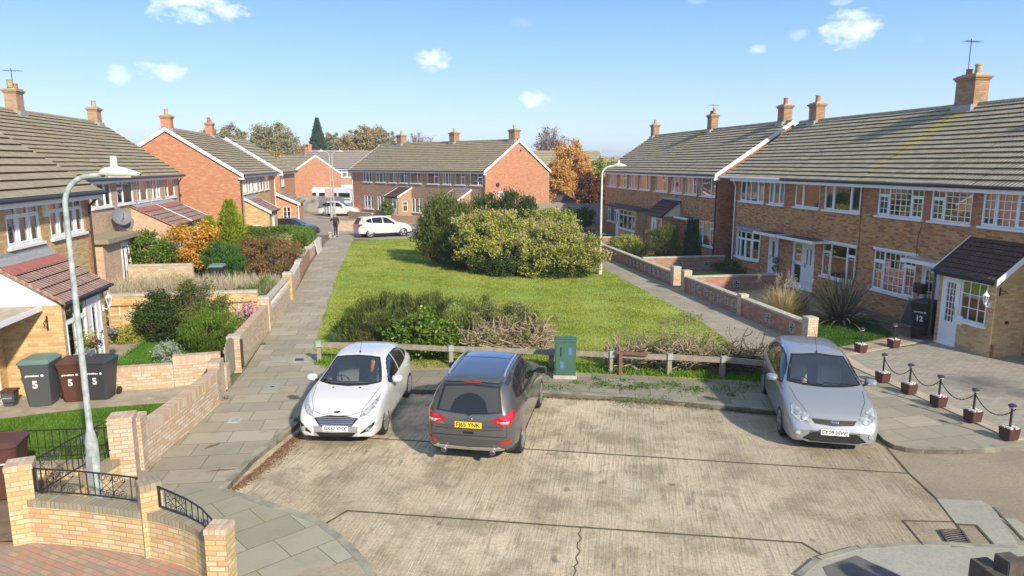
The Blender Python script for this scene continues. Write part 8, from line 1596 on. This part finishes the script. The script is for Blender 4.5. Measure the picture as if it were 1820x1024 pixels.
n1, e1 = handnodes(8, (.29, -.06, .93), (0, -.1, -1), (-1, 0, 0), len(B)); B2 = B+n1; n2_, e2 = handnodes(11, (-.2, -.14, 1.5), (.6, .1, 1), (0, -1, 0), len(B2)); B2 = B2+n2_
skin('body', [(tuple(a), b) for a, b in B2], Eg+e1+e2, SK, man, 2)
BLKC = plain('black_tracksuit', (.018, .018, .022), .8)
J = [((0, 0, .88), (.20, .15)), ((0, 0, 1.2), (.20, .15)), ((0, 0, 1.42), (.20, .13)), ((0, 0, 1.53), (.08, .075)), ((.21, 0, 1.46), .08), ((.28, .02, 1.18), .065), ((.275, -.05, .97), .045), ((-.21, 0, 1.46), .08), ((-.365, -.05, 1.25), .065), ((-.22, -.13, 1.46), .045)]
skin('jacket', J, [(0, 1), (1, 2), (2, 3), (2, 4), (4, 5), (5, 6), (2, 7), (7, 8), (8, 9)], BLKC, man); T_ = [((0, 0, 1.1), (.17, .13)), ((.1, 0, .9), .115), ((.1, .02, .5), .078), ((.1, .06, .1), .06), ((-.1, 0, .9), .11), ((-.1, -.08, .5), .078), ((-.1, -.12, .1), .06)]
skin('trousers', T_, [(0, 1), (1, 2), (2, 3), (0, 4), (4, 5), (5, 6)], BLKC, man)
mb = MB(); mb.tube([(.19, -.02, .9), (.185, -.02, .5), (.165, .02, .14)], .014, 5); mb.tube([(.29, -.06, 1.46), (.35, -.03, 1.18), (.325, -.1, 1.0)], .014, 5); mb.tube([(-.2, -.05, .9), (-.18, -.12, .5), (-.16, -.16, .14)], .012, 5); mb.build('side_stripes', WHITE, man)
for s_, y in ((.105, -.03), (-.105, -.18)): mb = MB(); mb.lathe([(.001, 0), (.05, .0), (.055, .04), (.035, .08), (.001, .085)], 12, 0, Matrix.Translation((s_, y, 0)) @ Matrix.Diagonal((.95, 2.4, 1, 1))); mb.build('shoe', WHITE if s_ < 0 else RUBB, man, smooth=True)
mb = MB(); mb.lathe([(.001, -.01), (.022, -.01), (.018, .02), (.001, .03)], 8, 0, frame((0, -.105, 1.655), (1, 0, 0), (0, -1, 0))); mb.build('nose', SK, man, smooth=True)
for s_ in (-1, 1): mb = MB(); mb.lathe([(.001, 0), (.012, .002), (.001, .008)], 8, 0, frame((s_*.03, -.093, 1.69), (1, 0, 0), (0, -1, 0))); mb.build('eye', BLK, man); mb = MB(); mb.lathe([(.001, 0), (.025, .004), (.02, .02), (.001, .022)], 8, 0, frame((s_*.075, 0, 1.68), (0, 0, 1), (s_, 0, 0))); mb.build('ear', SK, man)
mb = MB(); mb.box(-.022, .022, -.095, -.088, 1.61, 1.618); mb.build('mouth', plain('lips', (.3, .1, .08), .6), man)
mb = MB(); mb.box(-.015, .015, -.04, .04, 0, .14, 0, Matrix.Translation((-.11, -.1, 1.6))); t = tag(mb.build('mobile_phone', BLK), 'dark phone held to the walking man\'s ear', 'phone'); t.location = man.location; t.rotation_euler = man.rotation_euler
q2 = G(586, 423, .1); dog = thing('dog', 'small fluffy white dog walking beside the man in black', 'dog', (q2[0], q2[1], .1), .3); FUR = plain('white_fur', (.72, .70, .66), .95, var=.1, vs=20)
D_ = [((0, 0, .27), (.10, .11)), ((0, -.16, .28), (.10, .12)), ((0, .16, .28), (.09, .10)), ((0, -.27, .36), .06), ((0, -.33, .43), (.065, .065)), ((0, -.42, .41), (.035, .03)), ((0, .26, .36), .025), ((0, .28, .46), .03)]
for sx in (-1, 1):
    D_ += [((sx*.06, -.17, .18), .035), ((sx*.06, -.155, .09), .026), ((sx*.06, -.18, .02), .028), ((sx*.06, .16, .2), .045), ((sx*.06, .22, .12), .025), ((sx*.06, .19, .02), .027)]
ed = [(0, 1), (0, 2), (1, 3), (3, 4), (4, 5), (2, 6), (6, 7)]
for k in (8, 14): ed += [(1, k), (k, k+1), (k+1, k+2), (2, k+3), (k+3, k+4), (k+4, k+5)]
skin('body', D_, ed, FUR, dog)
for s_ in (-1, 1): mb = MB(); mb.lathe([(.001, 0), (.03, .01), (.02, .05), (.001, .07)], 8, 0, frame((s_*.05, -.31, .46), (1, 0, 0), (s_*.7, 0, .3))); mb.build('ear', FUR, dog, smooth=True)
mb = MB(); mb.lathe([(.001, 0), (.014, .004), (.001, .012)], 8, 0, frame((0, -.448, .42), (1, 0, 0), (0, -1, 0))); mb.build('nose', BLK, dog)
# ---------------------------------------------------------------- thin autumn haze
mb = MB(); mb.box(-950, 950, -90, 1260, -1.05, 24); hz = mb.build('haze', [bpy.data.materials.new('haze_air')]); hz['kind'] = 'stuff'; hz['label'] = 'thin haze in the air'; hz['category'] = 'haze'
hm = hz.data.materials[0]; hm.use_nodes = True; hn = hm.node_tree; hn.nodes.clear(); ho = hn.nodes.new('ShaderNodeOutputMaterial'); hv = hn.nodes.new('ShaderNodeVolumePrincipled'); hv.inputs['Density'].default_value = .0008; hv.inputs['Color'].default_value = (.86, .90, .96, 1); hv.inputs['Anisotropy'].default_value = .3; hn.links.new(hv.outputs[0], ho.inputs['Volume'])
